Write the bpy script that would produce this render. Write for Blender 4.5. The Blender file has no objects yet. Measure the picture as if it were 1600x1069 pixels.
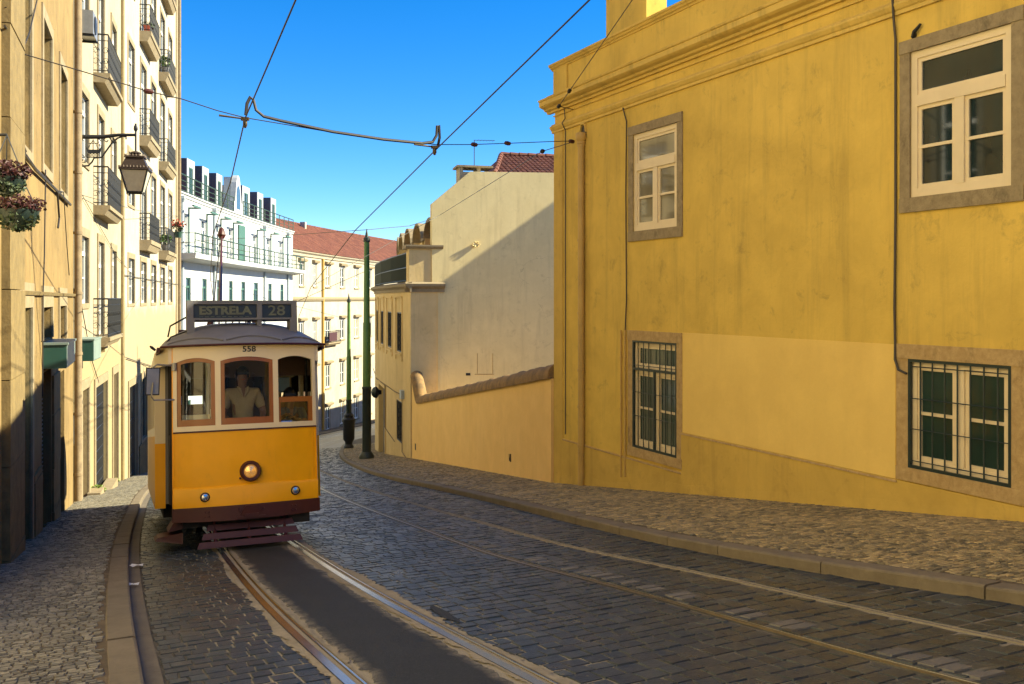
import bpy, bmesh, math, random
import numpy as np
from mathutils import Vector, Matrix, Euler

random.seed(7)
rng = np.random.default_rng(7)
SC = bpy.context.scene
COL = SC.collection
R = math.radians

# ------------------------------------------------------------------ camera
FPX = 1450.0                      # focal length in pixels of the 1600 px wide photograph
CAMZ = 1.5                        # eye height above the paving at the camera
cam_d = bpy.data.cameras.new('camera')
cam = bpy.data.objects.new('camera', cam_d)
COL.objects.link(cam)
cam.location = (0, 0, CAMZ)
cam.rotation_euler = (R(90), 0, 0)
cam_d.sensor_width = 36.0
cam_d.lens = 36.0 * FPX / 1600.0
cam_d.shift_y = -67.5 / 1600.0
cam_d.clip_start = 0.05
cam_d.clip_end = 3000
SC.camera = cam

# ------------------------------------------------------------------ sky and sun
SUN_H = Vector((0.993, 0.11, 0)).normalized()      # horizontal direction towards the sun
SUN_E = R(32)
world = bpy.data.worlds.new('World')
SC.world = world
world.use_nodes = True
wn = world.node_tree
bg = wn.nodes['Background']
sky = wn.nodes.new('ShaderNodeTexSky')
sky.sky_type = 'NISHITA'
sky.sun_disc = False
sky.sun_elevation = SUN_E
sky.sun_rotation = math.atan2(SUN_H.x, SUN_H.y)
sky.altitude = 1200
sky.air_density = 0.9
sky.dust_density = 0.1
sky.ozone_density = 4.0
hs = wn.nodes.new('ShaderNodeHueSaturation')
hs.inputs['Hue'].default_value = 0.504
hs.inputs['Saturation'].default_value = 1.35
wn.links.new(sky.outputs[0], hs.inputs['Color'])
wn.links.new(hs.outputs[0], bg.inputs[0])
bg.inputs[1].default_value = 0.068
sun_d = bpy.data.lights.new('sun', 'SUN')
sun_d.energy = 4.0
sun_d.angle = R(0.5)
sun_d.color = (1.0, 0.895, 0.61)
sun = bpy.data.objects.new('sun', sun_d)
COL.objects.link(sun)
sdir = Vector((SUN_H.x * math.cos(SUN_E), SUN_H.y * math.cos(SUN_E), math.sin(SUN_E)))
sun.rotation_euler = sdir.to_track_quat('Z', 'Y').to_euler()
sun.location = (30, 5, 40)
vs = SC.view_settings
vs.view_transform = 'Standard'
vs.look = 'None'
vs.gamma = 1.0
vs.use_curve_mapping = False
vs.exposure = 1.92
SC.cycles.max_bounces = 10
SC.cycles.diffuse_bounces = 6
SC.cycles.glossy_bounces = 4
SC.cycles.transparent_max_bounces = 12
SC.cycles.use_denoising = True
SC.cycles.caustics_reflective = False
SC.cycles.caustics_refractive = False

# ------------------------------------------------------------------ object helpers
ORG = {}


def tag(o, label=None, cat=None, group=None, kind=None):
    if label: o['label'] = label
    if cat: o['category'] = cat
    if group: o['group'] = group
    if kind: o['kind'] = kind
    return o


def thing(name, loc, label, cat, group=None):
    o = bpy.data.objects.new(name, None)
    o.empty_display_size = 0.3
    COL.objects.link(o)
    o.location = loc
    ORG[o.name] = Vector(loc)
    return tag(o, label, cat, group)


def link_mesh(name, me, mat, parent, origin):
    o = bpy.data.objects.new(name, me)
    COL.objects.link(o)
    if mat: me.materials.append(mat)
    if parent is not None:
        o.parent = parent
        o.location = origin - ORG[parent.name]
    else:
        o.location = origin
    ORG[o.name] = origin
    return o


class MB:
    """collects shapes, then links them as ONE mesh object"""
    def __init__(self):
        self.v, self.f = [], []

    def quad(self, *p):
        n = len(self.v)
        self.v += [tuple(q) for q in p]
        self.f.append(tuple(range(n, n + len(p))))

    def hexa(self, c):
        """8 corners: bottom ring 0-3, top ring 4-7"""
        n = len(self.v)
        self.v += [tuple(q) for q in c]
        for a in ((0, 3, 2, 1), (4, 5, 6, 7), (0, 1, 5, 4), (1, 2, 6, 5), (2, 3, 7, 6), (3, 0, 4, 7)):
            self.f.append(tuple(n + i for i in a))

    def box(self, x0, x1, y0, y1, z0, z1):
        self.hexa([(x0, y0, z0), (x1, y0, z0), (x1, y1, z0), (x0, y1, z0), (x0, y0, z1), (x1, y0, z1), (x1, y1, z1), (x0, y1, z1)])

    def fbox(self, F, s0, s1, n0, n1, z0, z1, step=None):
        """a box in facade coordinates: along, outward, up; follows a curved facade"""
        cuts = F.cuts(s0, s1, step)
        for a, b in zip(cuts[:-1], cuts[1:]):
            self.hexa([F.P(a, n0, z0), F.P(b, n0, z0), F.P(b, n1, z0), F.P(a, n1, z0), F.P(a, n0, z1), F.P(b, n0, z1), F.P(b, n1, z1), F.P(a, n1, z1)])

    def fprofile(self, F, s0, s1, prof, step=None):
        """sweep a closed (n,z) profile along the facade"""
        cuts = F.cuts(s0, s1, step)
        m = len(prof)
        n = len(self.v)
        for s in cuts:
            for (nn, z) in prof: self.v.append(tuple(F.P(s, nn, z)))
        for i in range(len(cuts) - 1):
            for j in range(m):
                k = (j + 1) % m
                self.f.append((n + i * m + j, n + i * m + k, n + (i + 1) * m + k, n + (i + 1) * m + j))
        self.f.append(tuple(n + j for j in range(m)))
        self.f.append(tuple(n + (len(cuts) - 1) * m + j for j in reversed(range(m))))

    def tube(self, pts, r, sides=6, cap=True):
        pts = [Vector(p) for p in pts]
        rs = r if isinstance(r, (list, tuple)) else [r] * len(pts)
        n = len(self.v)
        up = None
        for i, p in enumerate(pts):
            t = (pts[min(i + 1, len(pts) - 1)] - pts[max(i - 1, 0)])
            if t.length < 1e-9: t = Vector((0, 0, 1))
            t.normalize()
            if up is None:
                up = Vector((0, 0, 1)) if abs(t.z) < 0.9 else Vector((1, 0, 0))
            a = t.cross(up)
            if a.length < 1e-6: a = t.cross(Vector((0.3, 1, 0.2)))
            a.normalize()
            b = a.cross(t).normalized()
            up = b
            for k in range(sides):
                q = 2 * math.pi * k / sides
                self.v.append(tuple(p + (a * math.cos(q) + b * math.sin(q)) * rs[i]))
        for i in range(len(pts) - 1):
            for k in range(sides):
                l = (k + 1) % sides
                self.f.append((n + i * sides + k, n + i * sides + l, n + (i + 1) * sides + l, n + (i + 1) * sides + k))
        if cap:
            self.f.append(tuple(n + k for k in reversed(range(sides))))
            self.f.append(tuple(n + (len(pts) - 1) * sides + k for k in range(sides)))

    def lathe(self, c, prof, sides=16, axis=None, ref=None):
        """prof: (r, h) along axis from point c"""
        ax = Vector(axis or (0, 0, 1)).normalized()
        a = Vector(ref) if ref else (Vector((1, 0, 0)) if abs(ax.x) < 0.9 else Vector((0, 1, 0)))
        a = (a - ax * a.dot(ax)).normalized()
        b = ax.cross(a)
        n = len(self.v)
        c = Vector(c)
        for (r, h) in prof:
            for k in range(sides):
                q = 2 * math.pi * k / sides
                self.v.append(tuple(c + ax * h + (a * math.cos(q) + b * math.sin(q)) * max(r, 1e-4)))
        for i in range(len(prof) - 1):
            for k in range(sides):
                l = (k + 1) % sides
                self.f.append((n + i * sides + k, n + i * sides + l, n + (i + 1) * sides + l, n + (i + 1) * sides + k))
        self.f.append(tuple(n + k for k in reversed(range(sides))))
        self.f.append(tuple(n + (len(prof) - 1) * sides + k for k in range(sides)))

    def grid(self, fn, us, vs):
        n = len(self.v)
        for u in us:
            for v in vs: self.v.append(tuple(fn(u, v)))
        m = len(vs)
        for i in range(len(us) - 1):
            for j in range(m - 1):
                self.f.append((n + i * m + j, n + (i + 1) * m + j, n + (i + 1) * m + j + 1, n + i * m + j + 1))

    def leaves(self, c, rad, num, size, rr):
        c = Vector(c)
        for _ in range(num):
            d = Vector((rr.gauss(0, 1), rr.gauss(0, 1), rr.gauss(0, 1))).normalized() * (rr.random() ** 0.4)
            p = c + Vector((d.x * rad[0], d.y * rad[1], d.z * rad[2]))
            e = Euler((rr.uniform(-1.2, 1.2), rr.uniform(-1.2, 1.2), rr.uniform(0, 6.3))).to_matrix()
            s = size * rr.uniform(0.6, 1.3)
            self.quad(*[p + e @ Vector(q) * s for q in ((0, -0.5, 0), (0.42, 0, 0.12), (0, 0.6, 0), (-0.42, 0, 0.12))])

    def build(self, name, mat, parent=None, smooth=False, origin=None, fix=True):
        V = np.array(self.v, dtype=float).reshape(-1, 3)
        lo, hi = V.min(0), V.max(0)
        if origin is None:
            origin = Vector(((lo[0] + hi[0]) / 2, (lo[1] + hi[1]) / 2, lo[2]))
        V = V - np.array(origin)
        me = bpy.data.meshes.new(name)
        me.from_pydata(V.tolist(), [], self.f)
        if fix:
            bm = bmesh.new()
            bm.from_mesh(me)
            bmesh.ops.recalc_face_normals(bm, faces=bm.faces)
            bm.to_mesh(me)
            bm.free()
        if smooth:
            me.polygons.foreach_set('use_smooth', [True] * len(me.polygons))
            try: me.set_sharp_from_angle(angle=R(38))
            except Exception: pass
        me.update()
        return link_mesh(name, me, mat, parent, Vector(origin))


def spline(pts):
    """smooth x(y) through points (y, x)"""
    ys = np.array([p[0] for p in pts], float)
    xs = np.array([p[1] for p in pts], float)
    m = np.gradient(xs, ys)

    def f(y):
        y = min(max(y, ys[0]), ys[-1])
        i = int(min(max(np.searchsorted(ys, y) - 1, 0), len(ys) - 2))
        h = ys[i + 1] - ys[i]
        t = (y - ys[i]) / h
        return float((2 * t**3 - 3 * t**2 + 1) * xs[i] + (t**3 - 2 * t**2 + t) * h * m[i] + (-2 * t**3 + 3 * t**2) * xs[i + 1] + (t**3 - t**2) * h * m[i + 1])
    return f


def U(px): return (px - 800.0) / FPX
def Vv(py): return (467.0 - py) / FPX


class Fac:
    """a facade line in plan; outward side is to the right of the walking direction"""
    def __init__(self, pts, dense=False):
        self.p = [Vector((a, b)) for a, b in pts]
        self.s = [0.0]
        for a, b in zip(self.p[:-1], self.p[1:]): self.s.append(self.s[-1] + (b - a).length)
        self.L = self.s[-1]
        self.n = []
        for i in range(len(self.p)):
            t = (self.p[min(i + 1, len(self.p) - 1)] - self.p[max(i - 1, 0)]).normalized()
            self.n.append(Vector((t.y, -t.x)))
        self.curved = len(pts) > 2

    def _seg(self, s):
        for i in range(len(self.s) - 1):
            if s <= self.s[i + 1] or i == len(self.s) - 2: break
        f = (s - self.s[i]) / (self.s[i + 1] - self.s[i])
        return i, f

    def P(self, s, n, z):
        i, f = self._seg(s)
        q = self.p[i].lerp(self.p[i + 1], f) if 0 <= f <= 1 else self.p[i] + (self.p[i + 1] - self.p[i]) * f
        g = min(max(f, 0), 1)
        nn = self.n[i].lerp(self.n[i + 1], g).normalized()
        return Vector((q.x + nn.x * n, q.y + nn.y * n, z))

    def T(self, s):
        return (self.P(s + 0.05, 0, 0) - self.P(s - 0.05, 0, 0)).normalized()

    def cuts(self, s0, s1, step=None):
        c = [s0, s1]
        if self.curved:
            c += [k for k in self.s if s0 + 0.02 < k < s1 - 0.02]
        if step:
            m = max(1, int(round((s1 - s0) / step)))
            c += [s0 + (s1 - s0) * i / m for i in range(m + 1)]
        c = sorted(c)
        out = [c[0]]
        for k in c[1:]:
            if k - out[-1] > 1e-4: out.append(k)
        return out

    def px(self, px):
        """distance along at which a photograph column meets the facade"""
        u = U(px)
        best = None
        for i in range(len(self.p) - 1):
            a, b = self.p[i], self.p[i + 1]
            d = b - a
            den = d.x - u * d.y
            if abs(den) < 1e-9: continue
            f = (u * a.y - a.x) / den
            lo = -1e9 if i == 0 else 0
            hi = 1e9 if i == len(self.p) - 2 else 1
            if lo <= f <= hi and (a + d * f).y > 0:
                s = self.s[i] + f * d.length
                if best is None or abs(s - self.L / 2) < abs(best - self.L / 2): best = s
        return best

    def z(self, px, py):
        s = self.px(px)
        return CAMZ + Vv(py) * self.P(s, 0, 0).y

    def sy(self, y):
        for i in range(len(self.p) - 1):
            a, b = self.p[i], self.p[i + 1]
            f = (y - a.y) / (b.y - a.y)
            if -1e-6 <= f <= 1 + 1e-6: return self.s[i] + f * (b - a).length
        return 0 if abs(y - self.p[0].y) < abs(y - self.p[-1].y) else self.L


def wall_front(mb, F, s0, s1, z0, z1, openings, step=None):
    """front face with rectangular holes and their reveals; openings (s0,s1,z0,z1,depth)"""
    ss = sorted(set([round(k, 4) for k in F.cuts(s0, s1, step)] + [round(k, 4) for o in openings for k in o[:2] if s0 < k < s1]))
    zz = sorted(set([z0, z1] + [round(k, 4) for o in openings for k in o[2:4] if z0 < k < z1]))
    for a, b in zip(ss[:-1], ss[1:]):
        for c, d in zip(zz[:-1], zz[1:]):
            m, k = (a + b) / 2, (c + d) / 2
            if any(o[0] < m < o[1] and o[2] < k < o[3] for o in openings): continue
            mb.quad(F.P(a, 0, c), F.P(b, 0, c), F.P(b, 0, d), F.P(a, 0, d))
    for (a, b, c, d, r) in openings:
        c2 = max(c, z0); d2 = min(d, z1)
        mb.quad(F.P(a, 0, c2), F.P(a, 0, d2), F.P(a, -r, d2), F.P(a, -r, c2))
        mb.quad(F.P(b, 0, d2), F.P(b, 0, c2), F.P(b, -r, c2), F.P(b, -r, d2))
        mb.quad(F.P(a, 0, c2), F.P(a, -r, c2), F.P(b, -r, c2), F.P(b, 0, c2))
        mb.quad(F.P(a, 0, d2), F.P(b, 0, d2), F.P(b, -r, d2), F.P(a, -r, d2))


def wall_body(mb, F, s0, s1, z0, z1, depth, top=True):
    c = F.cuts(s0, s1)
    mb.quad(F.P(s0, 0, z0), F.P(s0, 0, z1), F.P(s0, -depth, z1), F.P(s0, -depth, z0))
    mb.quad(F.P(s1, 0, z1), F.P(s1, 0, z0), F.P(s1, -depth, z0), F.P(s1, -depth, z1))
    for a, b in zip(c[:-1], c[1:]):
        mb.quad(F.P(a, -depth, z0), F.P(a, -depth, z1), F.P(b, -depth, z1), F.P(b, -depth, z0))
        if top: mb.quad(F.P(a, 0, z1), F.P(b, 0, z1), F.P(b, -depth, z1), F.P(a, -depth, z1))


# ------------------------------------------------------------------ materials
def rgb(c): return (c[0], c[1], c[2], 1.0)


class NT:
    def __init__(self, name):
        self.m = bpy.data.materials.new(name)
        self.m.use_nodes = True
        self.t = self.m.node_tree
        self.b = self.t.nodes['Principled BSDF']
        self.pos = None

    def n(self, kind, **kw):
        x = self.t.nodes.new(kind)
        for k, v in kw.items(): setattr(x, k, v)
        return x

    def l(self, a, b): self.t.links.new(a, b)

    def coords(self, scale=(1, 1, 1)):
        if self.pos is None: self.pos = self.n('ShaderNodeNewGeometry')
        mp = self.n('ShaderNodeMapping')
        mp.inputs['Scale'].default_value = scale
        self.l(self.pos.outputs['Position'], mp.inputs['Vector'])
        return mp.outputs[0]

    def noise(self, scale, detail=6, rough=0.6, coords=None, lo=0.3, hi=0.7, dist=0.0):
        x = self.n('ShaderNodeTexNoise')
        x.inputs['Scale'].default_value = scale
        x.inputs['Detail'].default_value = detail
        x.inputs['Roughness'].default_value = rough
        x.inputs['Distortion'].default_value = dist
        self.l(coords or self.coords(), x.inputs['Vector'])
        r = self.n('ShaderNodeMapRange')
        r.inputs['From Min'].default_value = lo
        r.inputs['From Max'].default_value = hi
        self.l(x.outputs['Fac'], r.inputs['Value'])
        return r.outputs[0]

    def mix(self, a, b, fac, mode='MIX'):
        x = self.n('ShaderNodeMix', data_type='RGBA', blend_type=mode)
        for sock, val in ((x.inputs[6], a), (x.inputs[7], b)):
            if isinstance(val, tuple): sock.default_value = rgb(val)
            else: self.l(val, sock)
        if isinstance(fac, (int, float)): x.inputs[0].default_value = fac
        else: self.l(fac, x.inputs[0])
        return x.outputs[2]

    def mul(self, a, k):
        x = self.n('ShaderNodeMath', operation='MULTIPLY')
        for s, val in ((x.inputs[0], a), (x.inputs[1], k)):
            if isinstance(val, (int, float)): s.default_value = val
            else: self.l(val, s)
        return x.outputs[0]

    def bump(self, h, strength=0.3, dist=0.01, normal=None):
        x = self.n('ShaderNodeBump')
        x.inputs['Strength'].default_value = strength
        x.inputs['Distance'].default_value = dist
        self.l(h, x.inputs['Height'])
        if normal is not None: self.l(normal, x.inputs['Normal'])
        self.l(x.outputs[0], self.b.inputs['Normal'])
        return x.outputs[0]

    def out(self, col, rough=0.8, metal=0.0, spec=0.5):
        if isinstance(col, tuple): self.b.inputs['Base Color'].default_value = rgb(col)
        else: self.l(col, self.b.inputs['Base Color'])
        if isinstance(rough, (int, float)): self.b.inputs['Roughness'].default_value = rough
        else: self.l(rough, self.b.inputs['Roughness'])
        self.b.inputs['Metallic'].default_value = metal
        self.b.inputs['Specular IOR Level'].default_value = spec
        return self.m


def plaster(name, col, col2=None, dirt=(0.12, 0.09, 0.05), dirt_amt=0.35, streak=0.35, big=0.45, bump=0.25, patch=None, patch_lo=0.62, crack=0.0, band=None):
    """weathered lime render: broad tone drift, rain streaks, fine speckle, trowel relief"""
    t = NT(name)
    col2 = col2 or tuple(c * 0.78 for c in col)
    c = t.mix(col, col2, t.noise(big, 5, 0.62, dist=0.6))
    c = t.mix(c, tuple(min(1, k * 1.13) for k in col), t.mul(t.noise(1.7, 4, 0.6, lo=0.45, hi=0.75), 0.5))
    if band:
        sx = t.n('ShaderNodeSeparateXYZ'); t.l(t.coords(), sx.inputs[0])
        ad = t.n('ShaderNodeMath', operation='ADD'); t.l(sx.outputs[2], ad.inputs[0]); t.l(t.mul(t.noise(0.8, 6, 0.7), 0.9), ad.inputs[1])
        mr = t.n('ShaderNodeMapRange'); mr.inputs['From Min'].default_value = band[0] + 0.7; mr.inputs['From Max'].default_value = band[0]
        t.l(ad.outputs[0], mr.inputs['Value'])
        c = t.mix(c, band[1], mr.outputs[0])
    if patch:
        c = t.mix(c, patch, t.noise(0.9, 8, 0.7, lo=patch_lo, hi=patch_lo + 0.03, dist=1.0))
    s = t.noise(1.0, 7, 0.7, t.coords((3.2, 3.2, 0.28)), lo=0.52, hi=0.85)
    c = t.mix(c, dirt, t.mul(s, streak))
    d = t.noise(2.6, 9, 0.75, lo=0.56, hi=0.8, dist=0.4)
    c = t.mix(c, dirt, t.mul(d, dirt_amt))
    s2 = t.noise(1.0, 5, 0.7, t.coords((14, 14, 0.7)), lo=0.55, hi=0.8)
    c = t.mix(c, tuple(k * 0.6 for k in col), t.mul(s2, streak * 0.5))
    if crack:
        wv = t.n('ShaderNodeTexNoise'); wv.inputs['Scale'].default_value = 2.2; wv.inputs['Detail'].default_value = 8
        t.l(t.coords(), wv.inputs['Vector'])
        va = t.n('ShaderNodeVectorMath', operation='MULTIPLY_ADD'); va.inputs[1].default_value = (0.9, 0.9, 0.9)
        t.l(wv.outputs['Color'], va.inputs[0]); t.l(t.coords(), va.inputs[2])
        vo = t.n('ShaderNodeTexVoronoi', feature='DISTANCE_TO_EDGE'); vo.inputs['Scale'].default_value = 0.55
        t.l(va.outputs[0], vo.inputs['Vector'])
        cr_ = t.n('ShaderNodeMapRange'); cr_.inputs['From Min'].default_value = 0.0; cr_.inputs['From Max'].default_value = 0.007
        cr_.inputs['To Min'].default_value = 1.0; cr_.inputs['To Max'].default_value = 0.0
        t.l(vo.outputs['Distance'], cr_.inputs['Value'])
        c = t.mix(c, dirt, t.mul(t.mul(cr_.outputs[0], t.noise(0.7, 4, 0.6, lo=0.5, hi=0.62)), crack))
    f = t.noise(38, 4, 0.7)
    c = t.mix(c, tuple(k * 0.8 for k in col), t.mul(f, 0.16))
    b = t.bump(t.noise(9, 6, 0.65), bump, 0.012)
    t.bump(f, bump * 0.6, 0.004, b)
    return t.out(c, 0.9, 0, 0.25)


def stone(name, col, col2, dark=(0.06, 0.045, 0.03), amt=0.6, scale=5, bump=0.35):
    t = NT(name)
    c = t.mix(col, col2, t.noise(scale, 7, 0.7))
    c = t.mix(c, dark, t.mul(t.noise(3.3, 9, 0.78, t.coords((1, 1, 0.5)), lo=0.55, hi=0.78), amt))
    f = t.noise(60, 3, 0.6)
    c = t.mix(c, tuple(k * 0.7 for k in col), t.mul(f, 0.25))
    t.bump(t.noise(22, 6, 0.7), bump, 0.008)
    return t.out(c, 0.85, 0, 0.3)


def paint(name, col, rough=0.5, var=0.15, dirt=0.12, bump=0.05, spec=0.5, coat=0.0, dent=0.0):
    t = NT(name)
    c = t.mix(col, tuple(k * (1 - var) for k in col), t.noise(2.5, 5, 0.6))
    c = t.mix(c, (0.08, 0.06, 0.04), t.mul(t.noise(6, 8, 0.75, t.coords((1, 1, 0.4)), lo=0.56, hi=0.82), dirt))
    nb = t.bump(t.noise(25, 4, 0.6), bump, 0.004)
    if dent: t.bump(t.noise(2.4, 2, 0.4, lo=0.2, hi=0.8), dent, 0.05, nb)
    m = t.out(c, rough, 0, spec)
    t.b.inputs['Coat Weight'].default_value = coat
    t.b.inputs['Coat Roughness'].default_value = 0.12
    return m


def pieces(name, cols, rough=0.55, bump=0.5, scale=30, spec=0.5, sand=None):
    """stones that each take their own tone"""
    t = NT(name)
    g = t.n('ShaderNodeNewGeometry')
    oi = t.n('ShaderNodeObjectInfo')
    a = t.n('ShaderNodeMath', operation='ADD')
    t.l(g.outputs['Random Per Island'], a.inputs[0])
    t.l(oi.outputs['Random'], a.inputs[1])
    fr = t.n('ShaderNodeMath', operation='FRACT')
    t.l(a.outputs[0], fr.inputs[0])
    cr = t.n('ShaderNodeValToRGB')
    e = cr.color_ramp.elements
    e[0].color = rgb(cols[0]); e[1].color = rgb(cols[-1])
    for i, c in enumerate(cols[1:-1]):
        k = e.new((i + 1) / (len(cols) - 1)); k.color = rgb(c)
    t.l(fr.outputs[0], cr.inputs[0])
    c = t.mix(cr.outputs[0], tuple(k * 0.55 for k in cols[0]), t.mul(t.noise(scale, 6, 0.7), 0.55))
    c = t.mix(c, tuple(min(1, k * 1.5) for k in cols[-1]), t.mul(t.noise(0.8, 5, 0.6, lo=0.5, hi=0.8), 0.25))
    if sand:
        c = t.mix(c, sand, t.mul(t.noise(2.2, 8, 0.8, lo=0.60, hi=0.75), 0.3))
    t.bump(t.noise(scale * 1.5, 5, 0.7), bump, 0.006)
    rr = t.n('ShaderNodeMapRange')
    rr.inputs['To Min'].default_value = rough - 0.12
    rr.inputs['To Max'].default_value = rough + 0.15
    t.l(t.noise(3, 5, 0.7), rr.inputs['Value'])
    return t.out(c, rr.outputs[0], 0, spec)


def plain(name, col, rough=0.5, metal=0.0, spec=0.5, emit=None):
    t = NT(name)
    c = t.mix(col, tuple(k * 0.8 for k in col), t.noise(7, 5, 0.65))
    m = t.out(c, rough, metal, spec)
    if emit:
        t.b.inputs['Emission Color'].default_value = rgb(emit[0])
        t.b.inputs['Emission Strength'].default_value = emit[1]
    return m


def glass_dark(name, col, rough=0.04):
    """window glass with a dim room or blind behind it"""
    t = NT(name)
    c = t.mix(col, tuple(k * 0.55 for k in col), t.noise(2.2, 3, 0.5, t.coords((1, 1, 0.35))))
    return t.out(c, rough, 0, 0.6)


def glass_clear(name, tint=(0.9, 0.95, 0.93)):
    t = NT(name)
    tr = t.n('ShaderNodeBsdfTransparent')
    tr.inputs[0].default_value = rgb(tint)
    gl = t.n('ShaderNodeBsdfGlossy')
    gl.inputs['Roughness'].default_value = 0.02
    fz = t.n('ShaderNodeFresnel')
    fz.inputs['IOR'].default_value = 1.65
    mx = t.n('ShaderNodeMixShader')
    t.l(fz.outputs[0], mx.inputs[0]); t.l(tr.outputs[0], mx.inputs[1]); t.l(gl.outputs[0], mx.inputs[2])
    t.l(mx.outputs[0], t.t.nodes['Material Output'].inputs[0])
    return t.m


M = {}
M['yellow'] = plaster('ochre_render', (0.73, 0.520, 0.115), (0.55, 0.385, 0.085), (0.19, 0.145, 0.06), 0.8, 0.55, 0.7, crack=0.12)
M['yellow_base'] = plaster('ochre_base_render', (0.66, 0.46, 0.11), (0.48, 0.33, 0.08), (0.16, 0.11, 0.05), 0.5, 0.45, 0.7)
M['yellow_trim'] = plaster('ochre_trim', (0.71, 0.51, 0.135), (0.56, 0.40, 0.105), (0.12, 0.085, 0.04), 0.5, 0.75, 0.6)
M['patch'] = plaster('new_ochre_patch', (0.82, 0.60, 0.18), (0.76, 0.54, 0.16), (0.3, 0.2, 0.07), 0.12, 0.1, 0.6, 0.15)
M['garden'] = plaster('apricot_render', (0.86, 0.60, 0.24), (0.80, 0.54, 0.20), (0.3, 0.19, 0.08), 0.15, 0.15, 0.35, 0.18)
M['corner'] = plaster('buff_render', (0.70, 0.54, 0.27), (0.60, 0.45, 0.21), (0.16, 0.11, 0.05), 0.4, 0.45, 0.6)
M['gable'] = plaster('pale_gable_render', (0.74, 0.62, 0.33), (0.67, 0.55, 0.28), (0.28, 0.21, 0.12), 0.55, 0.45, 0.5, 0.1, crack=0.5)
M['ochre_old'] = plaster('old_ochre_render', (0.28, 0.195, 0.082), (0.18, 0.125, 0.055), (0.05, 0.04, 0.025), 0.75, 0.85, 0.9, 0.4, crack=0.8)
M['cream'] = plaster('cream_render', (0.42, 0.365, 0.26), (0.34, 0.285, 0.185), (0.24, 0.18, 0.10), 0.4, 0.5, 0.35, band=(0.4, (0.34, 0.265, 0.14)))
M['ivory'] = plaster('ivory_render', (0.46, 0.425, 0.35), (0.39, 0.34, 0.25), (0.26, 0.20, 0.11), 0.35, 0.45, 0.3, band=(1.3, (0.36, 0.29, 0.17)))
M['warm_pale'] = plaster('warm_pale_render', (0.80, 0.67, 0.43), (0.74, 0.60, 0.36), (0.3, 0.22, 0.12), 0.2, 0.25, 0.3)
M['white'] = plaster('white_render', (0.46, 0.48, 0.50), (0.42, 0.445, 0.47), (0.4, 0.4, 0.4), 0.08, 0.1, 0.3, 0.1)
M['peeling'] = plaster('peeling_cream_render', (0.42, 0.385, 0.32), (0.35, 0.305, 0.23), (0.28, 0.20, 0.10), 0.45, 0.45, 0.5, 0.3, patch=(0.50, 0.34, 0.15), patch_lo=0.66)
M['stone'] = stone('warm_stone', (0.25, 0.185, 0.08), (0.14, 0.105, 0.05), amt=0.75)
M['stone_pale'] = stone('pale_limestone', (0.33, 0.27, 0.175), (0.23, 0.18, 0.105), amt=0.6)
M['stone_surround'] = stone('weathered_surround_stone', (0.37, 0.30, 0.18), (0.23, 0.18, 0.105), (0.03, 0.027, 0.02), 0.95, 9, 0.6)
M['stone_surround_low'] = stone('mottled_surround_stone', (0.55, 0.40, 0.19), (0.36, 0.24, 0.10), (0.05, 0.035, 0.02), 0.95, 11, 0.6)
M['coping'] = stone('sooty_coping_stone', (0.36, 0.215, 0.075), (0.10, 0.075, 0.05), (0.03, 0.026, 0.022), 0.9, 2.6, 0.6)
M['kerb'] = stone('kerb_limestone', (0.21, 0.175, 0.125), (0.14, 0.115, 0.08), (0.07, 0.055, 0.04), 0.5, 4)
M['gutter'] = stone('gutter_concrete', (0.17, 0.145, 0.115), (0.12, 0.105, 0.085), (0.04, 0.035, 0.03), 0.6, 4)
M['sett'] = pieces('basalt_sett', [(0.011, 0.020, 0.028), (0.028, 0.045, 0.059), (0.018, 0.030, 0.041), (0.050, 0.069, 0.080)], 0.36, 0.55, 26, 0.5, sand=(0.11, 0.105, 0.09))
M['sett_pale'] = pieces('granite_sett', [(0.12, 0.115, 0.105), (0.17, 0.16, 0.14), (0.10, 0.10, 0.095)], 0.55, 0.55, 40)
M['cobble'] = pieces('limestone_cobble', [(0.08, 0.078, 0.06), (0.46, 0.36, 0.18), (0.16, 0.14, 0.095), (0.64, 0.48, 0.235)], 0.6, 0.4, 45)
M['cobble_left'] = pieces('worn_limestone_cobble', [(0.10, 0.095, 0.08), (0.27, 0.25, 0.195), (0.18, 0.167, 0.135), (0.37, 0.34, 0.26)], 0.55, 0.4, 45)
M['steel'] = plain('rail_steel', (0.34, 0.35, 0.37), 0.24, 1.0)
M['rail_side'] = plain('rusty_rail', (0.11, 0.075, 0.045), 0.6, 0.4)
M['iron'] = plain('black_iron', (0.022, 0.024, 0.028), 0.5, 0.3)
M['iron_green'] = plain('dark_green_iron', (0.018, 0.035, 0.033), 0.45, 0.1)
M['green_rail'] = plain('green_railing_paint', (0.03, 0.075, 0.055), 0.45)
M['pole'] = paint('green_pole_paint', (0.085, 0.21, 0.045), 0.42, 0.3, 0.4)
M['pole_dark'] = paint('dark_pole_base_paint', (0.016, 0.03, 0.026), 0.5, 0.3, 0.4)
M['frame_white'] = paint('cream_window_paint', (0.78, 0.66, 0.44), 0.5, 0.1, 0.15)
M['frame_pale'] = paint('white_window_paint', (0.80, 0.80, 0.76), 0.5, 0.08, 0.08)
M['frame_dark'] = paint('dark_window_paint', (0.06, 0.05, 0.04), 0.6)
M['frame_green'] = paint('green_window_paint', (0.05, 0.13, 0.10), 0.5)
M['reveal_dark'] = paint('dark_reveal', (0.075, 0.07, 0.06), 0.6, 0.25, 0.3)
M['glass'] = glass_dark('window_glass', (0.016, 0.032, 0.034))
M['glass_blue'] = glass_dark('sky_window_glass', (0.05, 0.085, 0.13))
M['glass_green'] = glass_dark('blind_behind_glass', (0.028, 0.060, 0.050), 0.12)
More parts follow.
